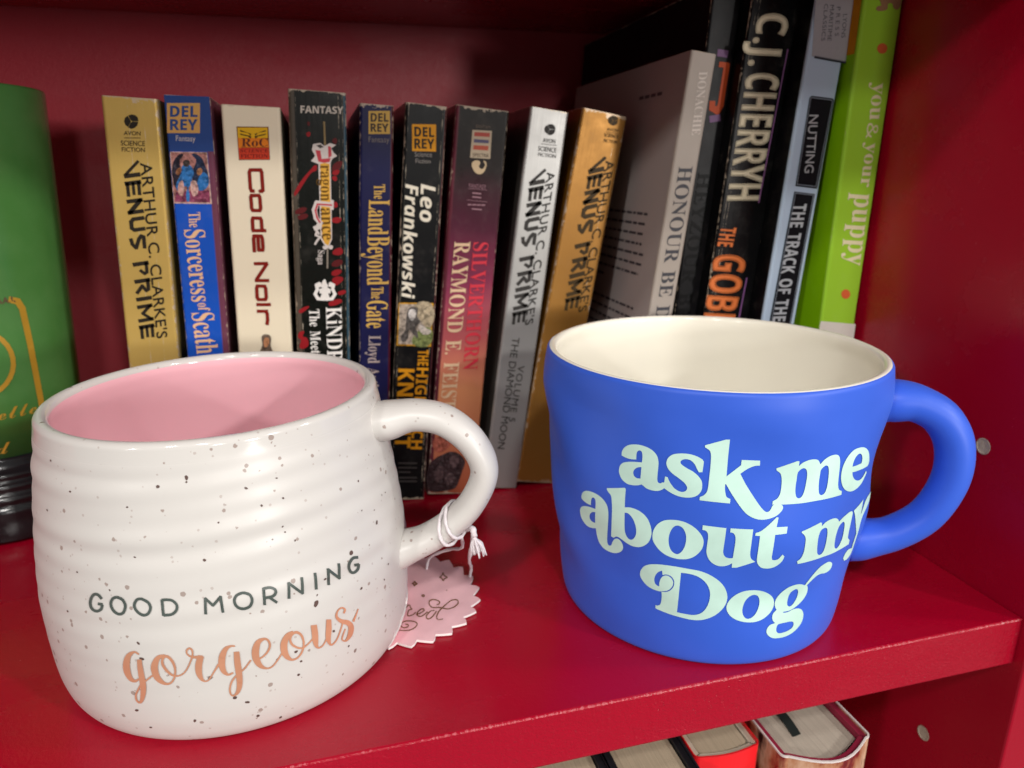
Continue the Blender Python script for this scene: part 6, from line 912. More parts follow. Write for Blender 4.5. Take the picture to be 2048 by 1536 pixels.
TAGINK = simple('gold_tag_print', (.22, .11, .03, 1), .4, .2)
HOLE = simple('raw_chipboard', (.46, .38, .30, 1), .8, 0, 900, .6, .0006)
def paper_block(name, col, stretch=(2600, 30, 30)):
    n = N(name); co = n.co()
    f = n.noise(co, 1, 3, .7, stretch); g = n.noise(co, 40, 4)
    c = n.mix(n.ramp(f, .25, .8), col, tuple(v*.74 for v in col[:3]) + (1,))
    c = n.mix(n.math('MULTIPLY', n.ramp(g, .4, .75), .3), c, tuple(v*.8 for v in col[:3]) + (1,))
    n.set(color=c, rough=.85); n.bump(f, .5, .0004); return n.m
PAGES = paper_block('old_page_edges', (.53, .43, .30, 1))
PAGES_PALE = paper_block('pale_page_edges', (.55, .48, .39, 1))
def cover_mat(name, col, h, t, ramp=None, strips=(), rough=.34, metal=0.0, wear=.8, crease=.5, side=None, gain=1.0, cracks=()):
    """printed cover: col on the spine, optional printed gradient up the spine, strips along x, worn pale edges"""
    n = N(name); co = n.co(); sp = n.n('ShaderNodeSeparateXYZ'); n.l(co, sp.inputs[0]); x, y, z = sp.outputs
    off = n.n('ShaderNodeVectorMath', operation='ADD'); n.l(co, off.inputs[0]); off.inputs[1].default_value = (len(bpy.data.materials)*.37, t*90, h*7); co = off.outputs[0]
    L = lambda hx: tuple(min(.95, v*gain) for v in lin(hx)[:3]) + (1,)
    c = L(col)
    if ramp:
        cr = n.n('ShaderNodeValToRGB'); wob = n.noise(co, 45, 4)
        n.l(n.math('ADD', n.math('DIVIDE', z, h), n.math('MULTIPLY', n.math('SUBTRACT', wob, .5), .10)), cr.inputs[0])
        e = cr.color_ramp.elements
        while len(e) < len(ramp): e.new(.5)
        for k, (p, hx) in zip(e, ramp): k.position = p; k.color = L(hx)
        c = cr.outputs[0]
    for x0, x1, hx in strips:
        m = n.math('MULTIPLY', n.ramp(x, x0 - .0003, x0 + .0003), n.math('SUBTRACT', 1, n.ramp(x, x1 - .0003, x1 + .0003)))
        c = n.mix(m, c, L(hx))
    if side: c = n.mix(n.ramp(y, .0010, .0018), c, L(side))
    g = n.noise(co, 130, 5, .65)
    c = n.mix(n.math('MULTIPLY', n.ramp(g, .5, .8), .04), c, (.45, .4, .35, 1))
    if wear:
        e1 = n.noise(co, 420, 4, .7); e2 = n.noise(co, 60, 3, .6)
        amt = n.math('MULTIPLY', n.math('MULTIPLY', n.ramp(e1, .42, .66), n.ramp(e2, .36, .66)), .0018*wear)
        amt = n.math('ADD', amt, .00014*wear)
        ex = n.math('MINIMUM', n.math('ABSOLUTE', x), n.math('ABSOLUTE', n.math('SUBTRACT', x, t)))
        corner = n.math('MULTIPLY', ex, 1.6)
        corner = n.math('ADD', corner, n.math('MULTIPLY', n.math('MAXIMUM', n.math('SUBTRACT', y, .0008), 0), 3))
        ez = n.math('MULTIPLY', n.math('MINIMUM', n.math('ABSOLUTE', n.math('SUBTRACT', z, h)), n.math('ABSOLUTE', z)), .55)
        m = n.math('LESS_THAN', n.math('MINIMUM', corner, ez), amt)
        c = n.mix(n.math('MULTIPLY', m, .75), c, (.55, .45, .34, 1))
    for fx in cracks:         # reading creases running down the spine, pale where the print has broken
        wob = n.math('MULTIPLY', n.math('SUBTRACT', n.noise(co, 30, 2), .5), .0009)
        brk = n.noise(co, 160, 4, .7, (.3, .3, 1))
        d = n.math('ABSOLUTE', n.math('SUBTRACT', n.math('ADD', x, wob), fx*t))
        m = n.math('LESS_THAN', d, n.math('MULTIPLY', n.ramp(brk, .45, .72), .00022))
        c = n.mix(n.math('MULTIPLY', m, .55), c, (.60, .52, .40, 1))
    cre = n.noise(co, 1, 3, .6, (900, 900, 14))
    n.set(color=c, rough=n.math('ADD', n.math('MULTIPLY', g, .2), rough - .1), metal=metal, spec=.10)
    n.bump(n.math('ADD', cre, n.math('MULTIPLY', g, .4)),   .09*crease, .0005)
    return n.m

# ---------------------------------------------------------------- bookcase
XW, YB, YF, ZU = .2206, .4200, .1550, .2215
bc = thing('bookcase', 'dark red laminate bookcase holding the mugs and books, with a worn front shelf edge', 'bookcase', (0, 0, 0))
XL = -.62
o = bm_obj('shelf', box_bm(XL, XW - .0002, YF, YB - .0003, -.0180, 0, .0007, 2), LAM_SHELF, bc)
o = bm_obj('shelf', box_bm(XL, XW - .0002, YF, YB - .0003, ZU, ZU + .018, .0007, 2), LAM, bc)
o = bm_obj('shelf', box_bm(XL, XW - .0002, YF, YB - .0003, -.308, -.290, .0007, 2), LAM, bc)
bm_obj('back_panel', box_bm(XL, XW + .018, YB, YB + .008, -.62, .62), LAM_BACK, bc)
sp_r = bm_obj('side_panel', box_bm(XW, XW + .018, .1512, YB - .0002, -.62, .62, .0008, 2), LAM, bc)
bm_obj('side_panel', box_bm(XL - .018, XL - .0002, .1512, YB - .0002, -.62, .62, .0008, 2), LAM, bc)
for y, z in ((.1817, .0523), (.1828, -.0723)):
    bm = bmesh.new()
    R, k = .0029, 24
    rings = []
    for r, dx in ((R, -.00018), (R*.86, -.00022), (R*.8, .0), (.0, .0)):
        rings.append([bm.verts.new((XW + dx - .0002, y + r*math.cos(a*2*math.pi/k), z + r*1.02*math.sin(a*2*math.pi/k))) for a in range(k)] if r else [bm.verts.new((XW - .00012, y, z))])
    for a in range(k):
        for i in (0, 1): bm.faces.new((rings[i][a], rings[i][(a+1) % k], rings[i+1][(a+1) % k], rings[i+1][a]))
        bm.faces.new((rings[2][a], rings[2][(a+1) % k], rings[3][0]))
    bm_obj('peg_hole', bm, HOLE, sp_r)

# ---------------------------------------------------------------- books
def glyph_loops(font, ch):
    g = GLYPHS[font].get(ch)
    return (g[0], [[(q[i], q[i+1]) for i in range(0, len(q), 2)] for q in g[1:]]) if g else (150, [])
def text_loops(font, text, maxs):
    pen = 0; items = []
    for ch in text:
        if ch == ' ': pen += 130; items.append(None); continue
        adv, lp = glyph_loops(font, ch); items.append((pen, lp)); pen += adv
    return items
def lay_text(font, text, sb, eb, st):
    """glyph loops placed on the spine: sb -> eb runs along the baseline, sb -> st is the cap height"""
    it = text_loops(font, text, 1.2)
    xs = [x + p for q in it if q for p, lp in [q] for l in lp for x, y in l]; ys = [y for q in it if q for l in q[1] for x, y in l]
    x0, x1, ym = min(xs), max(xs), max(ys)
    sb, eb, st = Vector(sb), Vector(eb), Vector(st)
    ax = eb - sb; ay = st - sb
    a_len = ax.length; sy_ = ay.length/ym; nat = (x1 - x0)*sy_
    lim = 1.7 if text in ('VENUS PRIME', 'RoC') else 1.18
    sx = a_len/(x1 - x0); tr = 0
    if sx > sy_*lim and len(text) > 1:
        sx = sy_*lim; tr = (a_len - (x1 - x0)*sx)/(len(text) - 1)
    out = []; axn = ax/a_len
    for i, q in enumerate(it):
        if not q: continue
        p, lps = q; L = []
        for l in lps:
            L.append([tuple(sb + axn*((x + p - x0)*sx + tr*i) + ay*(y/ym)) for x, y in l])
        out.append(L)
    return out
def stroke_loops(pts, w):
    """constant width polyline as quads plus round-ish joints"""
    out = []
    for a, b in zip(pts, pts[1:]):
        a, b = Vector(a), Vector(b); d = (b - a)
        if d.length < 1e-6: continue
        d.normalize(); n_ = Vector((-d.y, d.x))*w/2; e = d*w*.28
        out.append([tuple(a - e + n_), tuple(b + e + n_), tuple(b + e - n_), tuple(a - e - n_)])
    return out
INK_ROUGH = .42
BOLDER = {'C.J.': .9, 'CHERRYH': .9, 'GOBLIN': 1.0, 'KNIGHT': .4, 'HIGH-TECH': .25, "ARTHUR C. CLARKE'S": .28, 'SCIENCE': .08, 'FICTION': .08, 'AVON': .08, 'THE DIAMOND MOON': .12, 'VOLUME 5': .12, 'NUTTING': .15, 'THE TRACK OF THE': .2, 'THE': .35, 'FANTASY': .2, 'Leo': .35, 'Frankowski': .35, 'DEL': .25, 'REY': .25}   # extra weight, mm
TECHNO = {'V': [(((0, 1), (.74, .06)), .17), (((.86, 0), (.86, 1)), .26)],
 'E': [(((.14, 0), (.14, 1)), .26), (((.14, .9), (.95, .9)), .2), (((.14, .5), (.9, .5)), .18), (((.14, .1), (.95, .1)), .2)],
 'N': [(((.12, 0), (.12, 1)), .24), (((.12, .92), (.88, .08)), .26), (((.88, 0), (.88, 1)), .24)],
 'U': [(((.13, 1), (.13, .28), (.28, .1), (.72, .1), (.87, .28), (.87, 1)), .24)],
 'S': [(((.95, .9), (.2, .9), (.12, .72), (.3, .55), (.9, .28), (.62, .04), (.25, -.04)), .22)],
 'P': [(((.14, 0), (.14, 1)), .26), (((.14, .9), (.8, .9), (.88, .72), (.62, .44)), .2)],
 'R': [(((.14, 0), (.14, 1)), .26), (((.14, .9), (.8, .9), (.88, .72), (.5, .46), (.95, .04)), .22)],
 'I': [(((.5, 0), (.5, 1)), .26)], 'M': [(((.1, 0), (.1, 1)), .24), (((.1, .92), (.5, .3), (.9, .92)), .2), (((.9, 0), (.9, 1)), .24)]}
def techno(text, sb, eb, st):
    wid = {'I': .42, 'M': 1.25, ' ': .45}; gap = .22
    tot = sum(wid.get(c, 1) + gap for c in text) - gap
    sb, eb, st = Vector(sb), Vector(eb), Vector(st); ax = (eb - sb)/tot; ay = st - sb; pen = 0; out = []
    for c in text:
        w_ = wid.get(c, 1)
        for pts, wd in TECHNO.get(c, []):
            out.append((stroke_loops([sb + ax*(pen + x*w_) + ay*y for x, y in pts], wd*1.2*ay.length), False))
        pen += w_ + gap
    return out
def spine_parts(items, parent, gain=1.0, metal=0.0, to3=lambda u, v, k: (u, -.00012 - .000007*k, v)):
    parts = {}
    for k, it in enumerate(items):
        kind, part, col = it[0], it[1], it[2]
        lay = []; bold = BOLDER.get(it[4], 0) if kind == 'T' else 0
        if kind == 'T':
            v = [c*.01 for c in it[5:]]                      # -> mm
            if it[4] == 'VENUS PRIME': lay += techno(it[4], v[0:2], v[2:4], v[4:6])
            else:
                for L in lay_text(it[3], it[4], v[0:2], v[2:4], v[4:6]):
                    lay.append((L, True))
                    if bold: lay += [(stroke_loops(l + [l[0]], bold*.5), False) for l in L]
        elif kind == 'P':
            v = [c*.01 for c in it[4:]]; p = [(v[i], v[i+1]) for i in range(0, len(v), 2)]
            if it[3]: p = catmull([(a, b, 0) for a, b in p], 4)
            lay.append(([p], True))
        else:
            v = [c*.01 for c in it[4:]]; p = [(v[i], v[i+1]) for i in range(0, len(v), 2)]
            lay.append((stroke_loops(p, it[3]*.01), False))
        D = parts.setdefault(part, dict(v=[], f=[], m=[], mats=[]))
        mat = ink(col, INK_ROUGH, metal, gain, part == 'cover_picture')
        if mat not in D['mats']: D['mats'].append(mat)
        mi = D['mats'].index(mat)
        layer = 0 if part.endswith('_band') else k + 2
        for L, eo in lay:
            V, F = fill(L, eo)
            s = len(D['v']); D['v'] += [to3(x*.001, y*.001, layer) for x, y in V]
            D['f'] += [tuple(i + s for i in f) for f in F]; D['m'] += [mi]*len(F)
    for part, D in parts.items():
        if D['f']: meshobj(part.split('#')[0], D['v'], D['f'], D['mats'], parent, D['m'])
def u_outline(t, d, r, bulge=0.0):
    pts = [(0, d), (0, r)]
    for k in range(1, 5):
        a = math.pi + k*math.pi/2/5; pts.append((r + r*math.cos(a), r + r*math.sin(a)))
    pts.append((r, 0))
    if bulge:
        for k in range(1, 10): q = k/10; pts.append((r + (t - 2*r)*q, -bulge*math.sin(math.pi*q)))
    pts.append((t - r, 0))
    for k in range(1, 5):
        a = 1.5*math.pi + k*math.pi/2/5; pts.append((t - r + r*math.cos(a), r + r*math.sin(a)))
    pts += [(t, r), (t, d)]
    return pts
def inset(pts, w):
    out = []
    for i, p in enumerate(pts):
        a = Vector(pts[max(i-1, 0)]); b = Vector(pts[min(i+1, len(pts)-1)]); d = (b - a).normalized()
        out.append((p[0] - d.y*w, p[1] + d.x*w))
    return out
def shell_bm(outer, inner, z0, z1, nz=1, wob=None):
    bm = bmesh.new(); n_ = len(outer)
    lv = []
    for k in range(nz + 1):
        z = z0 + (z1 - z0)*k/nz
        f = (lambda p: (p[0], p[1], z)) if not wob else (lambda p: (p[0] + wob(z)[0], p[1] + wob(z)[1], z))
        lv.append(([bm.verts.new(f(p)) for p in outer], [bm.verts.new(f(p)) for p in inner]))
    for (a, b), (c, d) in zip(lv, lv[1:]):
        for i in range(n_ - 1):
            bm.faces.new((a[i], a[i+1], c[i+1], c[i])); bm.faces.new((b[i+1], b[i], d[i], d[i+1]))
        bm.faces.new((b[0], a[0], c[0], d[0])); bm.faces.new((a[-1], b[-1], d[-1], c[-1]))
    for (a, b), s in ((lv[0], -1), (lv[-1], 1)):
        for i in range(n_ - 1):
            f = (a[i], b[i], b[i+1], a[i+1]); bm.faces.new(f if s < 0 else f[::-1])
    bmesh.ops.recalc_face_normals(bm, faces=bm.faces[:])
    return bm
PB = 'paperbacks standing in a row at the back of the shelf'
TR = 'larger trade paperbacks leaning at the right end of the row'
def paperback(key, label, group, depth, cov, gain=1.0, r=.0011, tmax=None, pages=PAGES, textmetal=0.0):
    b = BOOKS[key]; t, h = b['t'], b['h']
    if tmax: t = tmax
    o = thing('paperback_book', label, 'book', b['P'], group)
    o.rotation_euler = (0, b['a'], 0)
    m = cover_mat('printed_cover', h=h, t=t, gain=gain, **cov)
    out = u_outline(t, depth, r)
    bm_obj('cover', shell_bm(out, inset_in(out, .00035), 0, h, 6), m, o)
    bm_obj('page_block', box_bm(.0005, t - .0005, .0012, depth - .0006, .0003, h - .0005), pages, o)
    spine_parts(b['items'], o, gain, textmetal)
    return o
def inset_in(pts, w):
    # towards the inside of the U (x between the covers, y positive)
    q = inset(pts, w); p0, q0 = pts[0], q[0]
    return q if q0[0] > p0[0] else inset(pts, -w)

paperback('b1', 'gold paperback with black slanted title, leftmost of the paperback row beside the green canister', PB, .105, dict(col='c2a35a', rough=.36, metal=.25, wear=1.0, cracks=(.72, .45)))
paperback('b2', 'blue paperback with peach title and a picture of a dark winged figure on its spine', PB, .105, dict(col='1a50b4', rough=.34, wear=.6, strips=((BOOKS['b2']['t'] - .0024, 1, '6a3a4c'),)))
paperback('b3', 'cream white paperback with dark red title and a small orange emblem', PB, .105, dict(col='e2d6bc', rough=.4, wear=.35))
paperback('b4', 'thick black paperback with ornate yellow and red emblem, tallest of the row', PB, .108, dict(col='11130f', rough=.30, wear=.7, cracks=(.12, .86, .93), strips=((-1, .0022, '4e463c'), (BOOKS['b4']['t'] - .0010, 1, '34505e'))))  # left strip paints in the lit rounding of the back cover
paperback('b5', 'narrow navy paperback with yellow title and a small yellow square emblem', PB, .105, dict(col='1a1a42', rough=.34, wear=.6, strips=((BOOKS['b5']['t'] - .0016, 1, '4a1622'),)), tmax=.0132)
paperback('b6', 'black paperback with white author name, horse picture and orange title', PB, .105, dict(col='0f0f10', rough=.32, wear=.9, cracks=(.08, .9), strips=((BOOKS['b6']['t'] - .0006, 1, '5a2a30'),)))
paperback('b7', 'maroon to orange paperback with red title and cream author name', PB, .105, dict(col='6a2a3c', rough=.30, wear=.6, ramp=((0, '9a5038'), (.12, 'b0664a'), (.30, 'd08a60'), (.44, 'b0585a'), (.58, '82344e'), (.72, '4e1c30'), (.86, '1e1614'), (1, '181410')), strips=((-1, .0016, '5a2430'),)))
paperback('b8', 'silver grey paperback with dark slanted title, leaning between the maroon and the golden brown book', PB, .105, dict(col='a5a4a1', rough=.34, metal=.35, wear=.3, side='55504c'))
paperback('b9', 'golden brown paperback with dark slanted title, rightmost of the paperback row', PB, .105, dict(col='9c6f34', rough=.34, metal=.25, wear=1.1, cracks=(.8,), side='8a5a10'))

hon = paperback('hon', 'grey trade paperback with its grey back cover showing, leaning behind the golden brown paperback', TR, .129, dict(col='b0a69c', rough=.4, wear=.15, side='aca29e'), pages=PAGES_PALE)
blk = paperback('blk', 'tall black book with an orange letter, squeezed behind the grey trade paperback', TR, .140, dict(col='121113', rough=.36, wear=.25), pages=PAGES_PALE)
paperback('cj', 'thick black book with large cream author name and orange title', TR, .135, dict(col='0f0f10', rough=.24, wear=.6, cracks=(.1, .16)), pages=PAGES_PALE)
paperback('nut', 'silver blue and black book with title panel and stitched line on its spine', TR, .130, dict(col='b4c8dc', rough=.32, wear=.1, side='0c0c0e'), pages=PAGES_PALE)
paperback('pup', 'bright green book with pale title and orange dots against the bookcase side', TR, .130, dict(col='9dcf38', rough=.34, wear=.1, side='86c00c'), pages=PAGES_PALE)
# printed matter on the side covers (x = 0 plane of the book)
def side_print(book, part, rects, col):
    V, F = [], []
    for y0, y1, z0, z1 in rects:
        s = len(V); V += [(-.00012, y0, z0), (-.00012, y1, z0), (-.00012, y1, z1), (-.00012, y0, z1)]; F.append((s, s+1, s+2, s+3))
    meshobj(part, V, F, [ink(col)], book)
rs = []
rnd = random.Random(3)
def para(z, n_, y0=.014, y1=.112, lead=.0043):
    global rs
    for k in range(n_):
        y = y1 - rnd.random()*.004; end = y0 + (rnd.random()*.004 if k < n_ - 1 else .04)
        while y > end:
            w = .002 + rnd.random()*.006; rs.append((max(end, y - w), y, z - k*lead, z - k*lead + .0011)); y -= w + .0012
for z_, n_ in ((.127, 8), (.086, 9), (.050, 4)):
    rs = []; para(z_, n_); side_print(hon, 'blurb_paragraph', rs, '4d474b')
side_print(hon, 'shelving_category_lettering', [(.020 + .006*k, .0245 + .006*k, .176, .1774) for k in range(4)], '5d5558')

# a strip of orange on the green book's side cover, near its top
pup = [o for o in COL.objects if o.get('label', '').startswith('bright green')][0]
side_print(pup, 'cover_block', [(.0016, .060, .188, BOOKS['pup']['h'] - .0004)], 'c8860e')
side_print(pup, 'cover_base_block', [(.0016, .090, .0004, .079)], 'd0cbbd')

# ---- hardbacks on the shelf below
LB = 'hardback books on the shelf below'
def hardback(name, label, x0, x1, y0, z_top, depth, jacket, board, pages, bulge=.004, rim=None, over=.0035, ribbon=None):
    t = x1 - x0; zb = -.290; h = z_top - zb
    o = thing(name, label, 'book', (x0, y0, zb), LB)
    out = u_outline(t, depth, .0022, bulge); mid = inset_in(out, .0005); inn = inset_in(mid, .0022)
    bm_obj('jacket', shell_bm(out, mid, 0, h, 4), [jacket], o)
    if rim: bm_obj('jacket_rim', shell_bm([(p[0], p[1] - .0001) for p in out], mid, h, h + .0006), rim, o)
    mid2 = inset_in(out, .00055)
    bm_obj('board', shell_bm(mid2, inn, .0002, h - .0006), board, o)
    pg = u_outline(t - .0062, depth - .006, .0012, bulge*.75)
    bm = bmesh.new(); n_ = len(pg); rings = []
    for z in (.003, h - over): rings.append([bm.verts.new((p[0] + .0031, p[1] + .0032, z)) for p in pg])
    for i in range(n_): bm.faces.new((rings[0][i], rings[0][(i+1) % n_], rings[1][(i+1) % n_], rings[1][i]))
    bm.faces.new(rings[1]); bm.faces.new(rings[0][::-1])
    bmesh.ops.recalc_face_normals(bm, faces=bm.faces[:])
    bm_obj('page_block', bm, pages, o)
    if ribbon:
        pts = [(ribbon + .0004*math.sin(k*.5), .010 + .0022*k, h - over + .0004 + .0010*math.sin(k*.38)) for k in range(10)]
        V, F = [], []
        for i, p in enumerate(pts):
            for s in (-1, 1): V.append((p[0] + s*.0016, p[1], p[2] + .0003*s))
        for i in range(len(pts) - 1): F.append((2*i, 2*i+1, 2*i+3, 2*i+2))
        q = meshobj('ribbon_marker', V, F, simple('dark_green_ribbon', (.012, .02, .018, 1), .6), o)
        md = q.modifiers.new('thick', 'SOLIDIFY'); md.thickness = .0003
    return o
def jacket_mix(name, cols, rough=.3):
    n = N(name); co = n.co(); f = n.noise(co, 75, 5, .6, (1, 1, .5))
    cr = n.n('ShaderNodeValToRGB'); n.l(f, cr.inputs[0]); e = cr.color_ramp.elements
    while len(e) < len(cols): e.new(.5)
    for k, (p, hx) in zip(e, cols): k.position = p; k.color = lin(hx)
    n.set(color=cr.outputs[0], rough=rough); return n.m
WHITE_RIM = simple('white_paper_rim', (.72, .64, .62, 1), .6)
CRIMSON = simple('crimson_board', (.30, .012, .045, 1), .6)
BLACKB = simple('black_board', (.012, .013, .017, 1), .45)
hb1 = hardback('hardback_book', 'hardback with white rimmed picture jacket and crimson boards, rightmost on the lower shelf', .1340, .1690, .1585, -.0400, .150,
         jacket_mix('picture_jacket', [(.3, '1c1014'), (.42, '7a1e1e'), (.5, 'b07a5a'), (.58, 'c8a084'), (.68, '3a2420')]), CRIMSON, PAGES_PALE, .0060, WHITE_RIM, .0030, .013)
hb2 = hardback('hardback_book', 'hardback with bright red jacket and cream pages on the lower shelf', .1062, .1306, .1655, -.0400, .150,
         simple('bright_red_jacket', (.80, .012, .018, 1), .28), simple('cream_board', (.62, .54, .42, 1), .6), PAGES, .0012, simple('red_rim', (.72, .012, .018, 1), .4), .0010)
hb3 = hardback('hardback_book', 'black jacketed hardback with cream pages, left of the red one on the lower shelf', .0775, .1052, .1560, -.0392, .150,
         simple('black_jacket', (.012, .013, .018, 1), .22), BLACKB, PAGES, .0012, simple('black_rim', (.014, .016, .022, 1), .35), .0020)
hb4 = hardback('hardback_book', 'black jacketed hardback mostly hidden under the shelf edge, farthest left on the lower shelf', .0500, .0768, .1545, -.0385, .150,
         simple('dark_jacket', (.010, .010, .013, 1), .22), BLACKB, PAGES, .0012, None, .0020)

# ---------------------------------------------------------------- mugs
def smooth_inner(P, H, ov, ph):
    def f(th, z):
        r = hermite(P[0], P[1], min(max(z, 0), H)); k = min(1.0, max(0.0, z/H))**2
        return r*(1 + ov*k*math.cos(2*(th - ph)))
    return f
def build_mug(name, label, c, H, rho, inner_rho, wall, m_out, m_in, split, specks=None):
    o = thing(name, label, 'mug', (c[0], c[1], 0))
    NT, NZ = 300, 170
    zs = [0, .0004, .0008, .0015] + [.0022 + (H - wall/2 - .0022)*k/NZ for k in range(NZ + 1)]
    ths = [2*math.pi*k/NT for k in range(NT)]
    rings = []
    for z in zs: rings.append([(rho(t, z), z) for t in ths])
    nl = 12; nb = None
    for k in range(1, nl + 1):
        a = math.pi*k/nl
        row = []
        for t in ths:
            r0 = rho(t, H - wall/2) - wall/2; row.append((r0 + wall/2*math.cos(a), H - wall/2 + wall/2*math.sin(a)*.92))
        rings.append(row)
    lip_end = len(rings) - 1; lip0 = lip_end - nl
    ni = 60
    for k in range(1, ni + 1):
        z = H - wall/2 - (H - wall/2 - .0046)*k/ni
        row = []
        for t in ths:
            r = inner_rho(t, z) - wall
            b = max(0.0, 1 - (z - .0046)/.008); r -= .008*(1 - math.sqrt(max(0, 1 - b*b)))
            bl = min(1, k/3); r = r*bl + (rho(t, H - wall/2) - wall)*(1 - bl)
            row.append((r, z))
        rings.append(row)
    if split == 'inside': nb = lip_end
    else: nb = lip0 + 4
    def part(pname, a, b, mats, cap_bottom, extra=None):
        V, F = [], []
        for row in rings[a:b + 1]:
            V += [(r*math.cos(t), r*math.sin(t), z) for (r, z), t in zip(row, ths)]
        n_ = b - a
        for i in range(n_):
            for j in range(NT):
                q = (i*NT + j, i*NT + (j+1) % NT, (i+1)*NT + (j+1) % NT, (i+1)*NT + j); F.append(q)
        row = rings[a if cap_bottom == 'start' else b]
        s = len(V); zc = row[0][1]; off = 0 if cap_bottom == 'start' else n_*NT
        V.append((0, 0, zc))
        for j in range(NT):
            q = (off + j, off + (j+1) % NT, s); F.append(q if cap_bottom == 'end' else q[::-1])
        MI = [0]*len(F)
        if extra:
            s = len(V); V += extra[0]; F += [tuple(i + s for i in f) for f in extra[1]]; MI += [1]*len(extra[1])
        return meshobj(pname, V, F, mats, o, MI, True)
    ex = None
    if specks:
        V, F = [], []
        for th, z, r in specks:
            th *= 1e-4; z *= 1e-5; rr = r*.088*.185/1414
            s = len(V); k = 11; asp = 1 + .35*rnd.random(); tw = rnd.random()*3
            p = lambda a, b: Vector(mug_pt((0, 0), rho, th + a/.05, z + b, .00013))
            V.append(p(0, 0))
            for i in range(k):
                a = 2*math.pi*i/k; q = rr*(.85 + .3*rnd.random()); u_, v_ = q*asp*math.cos(a), q/asp*math.sin(a)
                V.append(p(u_*math.cos(tw) - v_*math.sin(tw), u_*math.sin(tw) + v_*math.cos(tw)))
            F += [(s, s + 1 + i, s + 1 + (i+1) % k) for i in range(k)]
        ex = (V, F)
    part('body', 0, nb, [m_out, SPECK], 'start', ex)
    part('interior', nb, len(rings) - 1, [m_in], 'end')
    return o
def sweep(pts, frames, sec, name, mat, parent):
    """pts: centres, frames: (a, b) vectors, sec: (ra, rb) per point"""
    V, F = [], []; k = 28
    for p, (a, b), (ra, rb) in zip(pts, frames, sec):
        for i in range(k):
            an = 2*math.pi*i/k; V.append(p + a*(ra*math.cos(an)) + b*(rb*math.sin(an)))
    n_ = len(pts)
    for i in range(n_ - 1):
        for j in range(k): F.append((i*k + j, i*k + (j+1) % k, (i+1)*k + (j+1) % k, (i+1)*k + j))
    F.append(tuple(range(k))[::-1]); F.append(tuple((n_ - 1)*k + j for j in range(k)))
    return meshobj(name, V, F, mat, parent, None, True)
def spline(pts, n=10):
    P = [Vector(p) for p in pts]; P = [2*P[0] - P[1]] + P + [2*P[-1] - P[-2]]; out = []
    for i in range(1, len(P) - 2):
        a, b, c, d = P[i-1:i+3]
        for k in range(n):
            t = k/n; out.append(.5*(2*b + (c - a)*t + (2*a - 5*b + 4*c - d)*t*t + (3*b - a - 3*c + d)*t**3))
    out.append(P[-2]); return out
def handle(parent, phi, uz, ra, rb, mat, flare=.55, fl=.006):
    d = Vector((math.cos(phi), math.sin(phi), 0)); b = Vector((-math.sin(phi), math.cos(phi), 0))
    c = [d*(u*.001) + Vector((0, 0, z*.001)) for u, z in uz]; P = spline(c, 9)
    S_ = [0]
    for p, q in zip(P, P[1:]): S_.append(S_[-1] + (q - p).length)
    fr, sec = [], []
    for i, p in enumerate(P):
        tg = (P[min(i+1, len(P)-1)] - P[max(i-1, 0)]).normalized(); a = b.cross(tg)
        e = min(S_[i], S_[-1] - S_[i]); g = 1 + flare*math.exp(-((e - .003)/fl)**2 if e > .003 else 0)
        w = 1 + .05*math.sin(S_[i]*90)
        fr.append((a, b)); sec.append((ra*g*w, rb*g))
    return sweep(P, fr, sec, 'handle', mat, parent), P, fr, sec

pink = build_mug('speckled_mug', 'speckled white ceramic mug with pink inside and good morning lettering, string tag on its handle', PINK_C, PINK_H, pink_rho, smooth_inner(PINK_P, PINK_H, .012, math.radians(40)), .0038, WHITE, PINKG, 'inside', MUG['spk'])
blue = build_mug('blue_mug', 'matte blue mug with cream inside and mint dog lettering, close to the bookcase side', BLUE_C, BLUE_H, blue_rho, smooth_inner(BLUE_P, BLUE_H, .022, math.radians(-31)), .0033, BLUE, CREAM, 'rim')
PHI = math.radians(-15)
_, hP, hF, hS = handle(pink, PHI, [(46.5, 72.8), (51, 73.5), (59, 75.0), (68, 73.0), (76, 66.0), (79.5, 56.5), (75.5, 46.0), (68.5, 38.5), (60.5, 33.0), (52, 29.5), (47, 28)], .0045, .0064, WHITE, .30)
handle(blue, math.radians(-30), [(53.6, 74.5), (57, 75), (64, 74.6), (71.8, 70.3), (76.8, 61.5), (77.3, 49.5), (72.5, 37), (63.5, 28.8), (54, 25.2), (49.5, 24.2)], .0056, .0066, BLUE, .20)

def on_mug(name, c, rho, mat, parent, groups, smooth):
    V, F = [], []
    for loops, eo in groups:
        pl = []
        for lp in loops:
            if smooth:
                p = [(lp[i]*1e-4*50, lp[i+1]*1e-2, lp[i+2]) for i in range(0, len(lp), 3)]; pl.append(catmull(p, 7))
            else: pl.append(lp)
        P, T = fill(pl, eo, grid=1.1, maxseg=.9)
        s = len(V); V += [mug_pt((0, 0), rho, x/50, y*.001, .00016) for x, y in P]; F += [tuple(i + s for i in f) for f in T]
    return meshobj(name, V, F, mat, parent, None, True)
on_mug('lettering', BLUE_C, blue_rho, MINT, blue, [(g, True) for g in MUG['ask']], True)
def ribbons(lst, f):
    out = []
    for l, r in lst:
        a = [f(l[i], l[i+1]) for i in range(0, len(l), 2)]; b = [f(r[i], r[i+1]) for i in range(0, len(r), 2)]
        # one quad per step so a stroke that crosses itself still fills
        lp = []
        for i in range(len(a) - 1): lp.append(a[i:i+2] + b[i:i+2][::-1])
        lp2 = []
        for q in lp:
            ar = sum(q[k][0]*q[(k+1) % 4][1] - q[(k+1) % 4][0]*q[k][1] for k in range(4))
            lp2.append(q if ar > 0 else q[::-1])
        out.append(lp2)
    return out
mm = lambda th, z: (th*1e-4*50, z*1e-2)
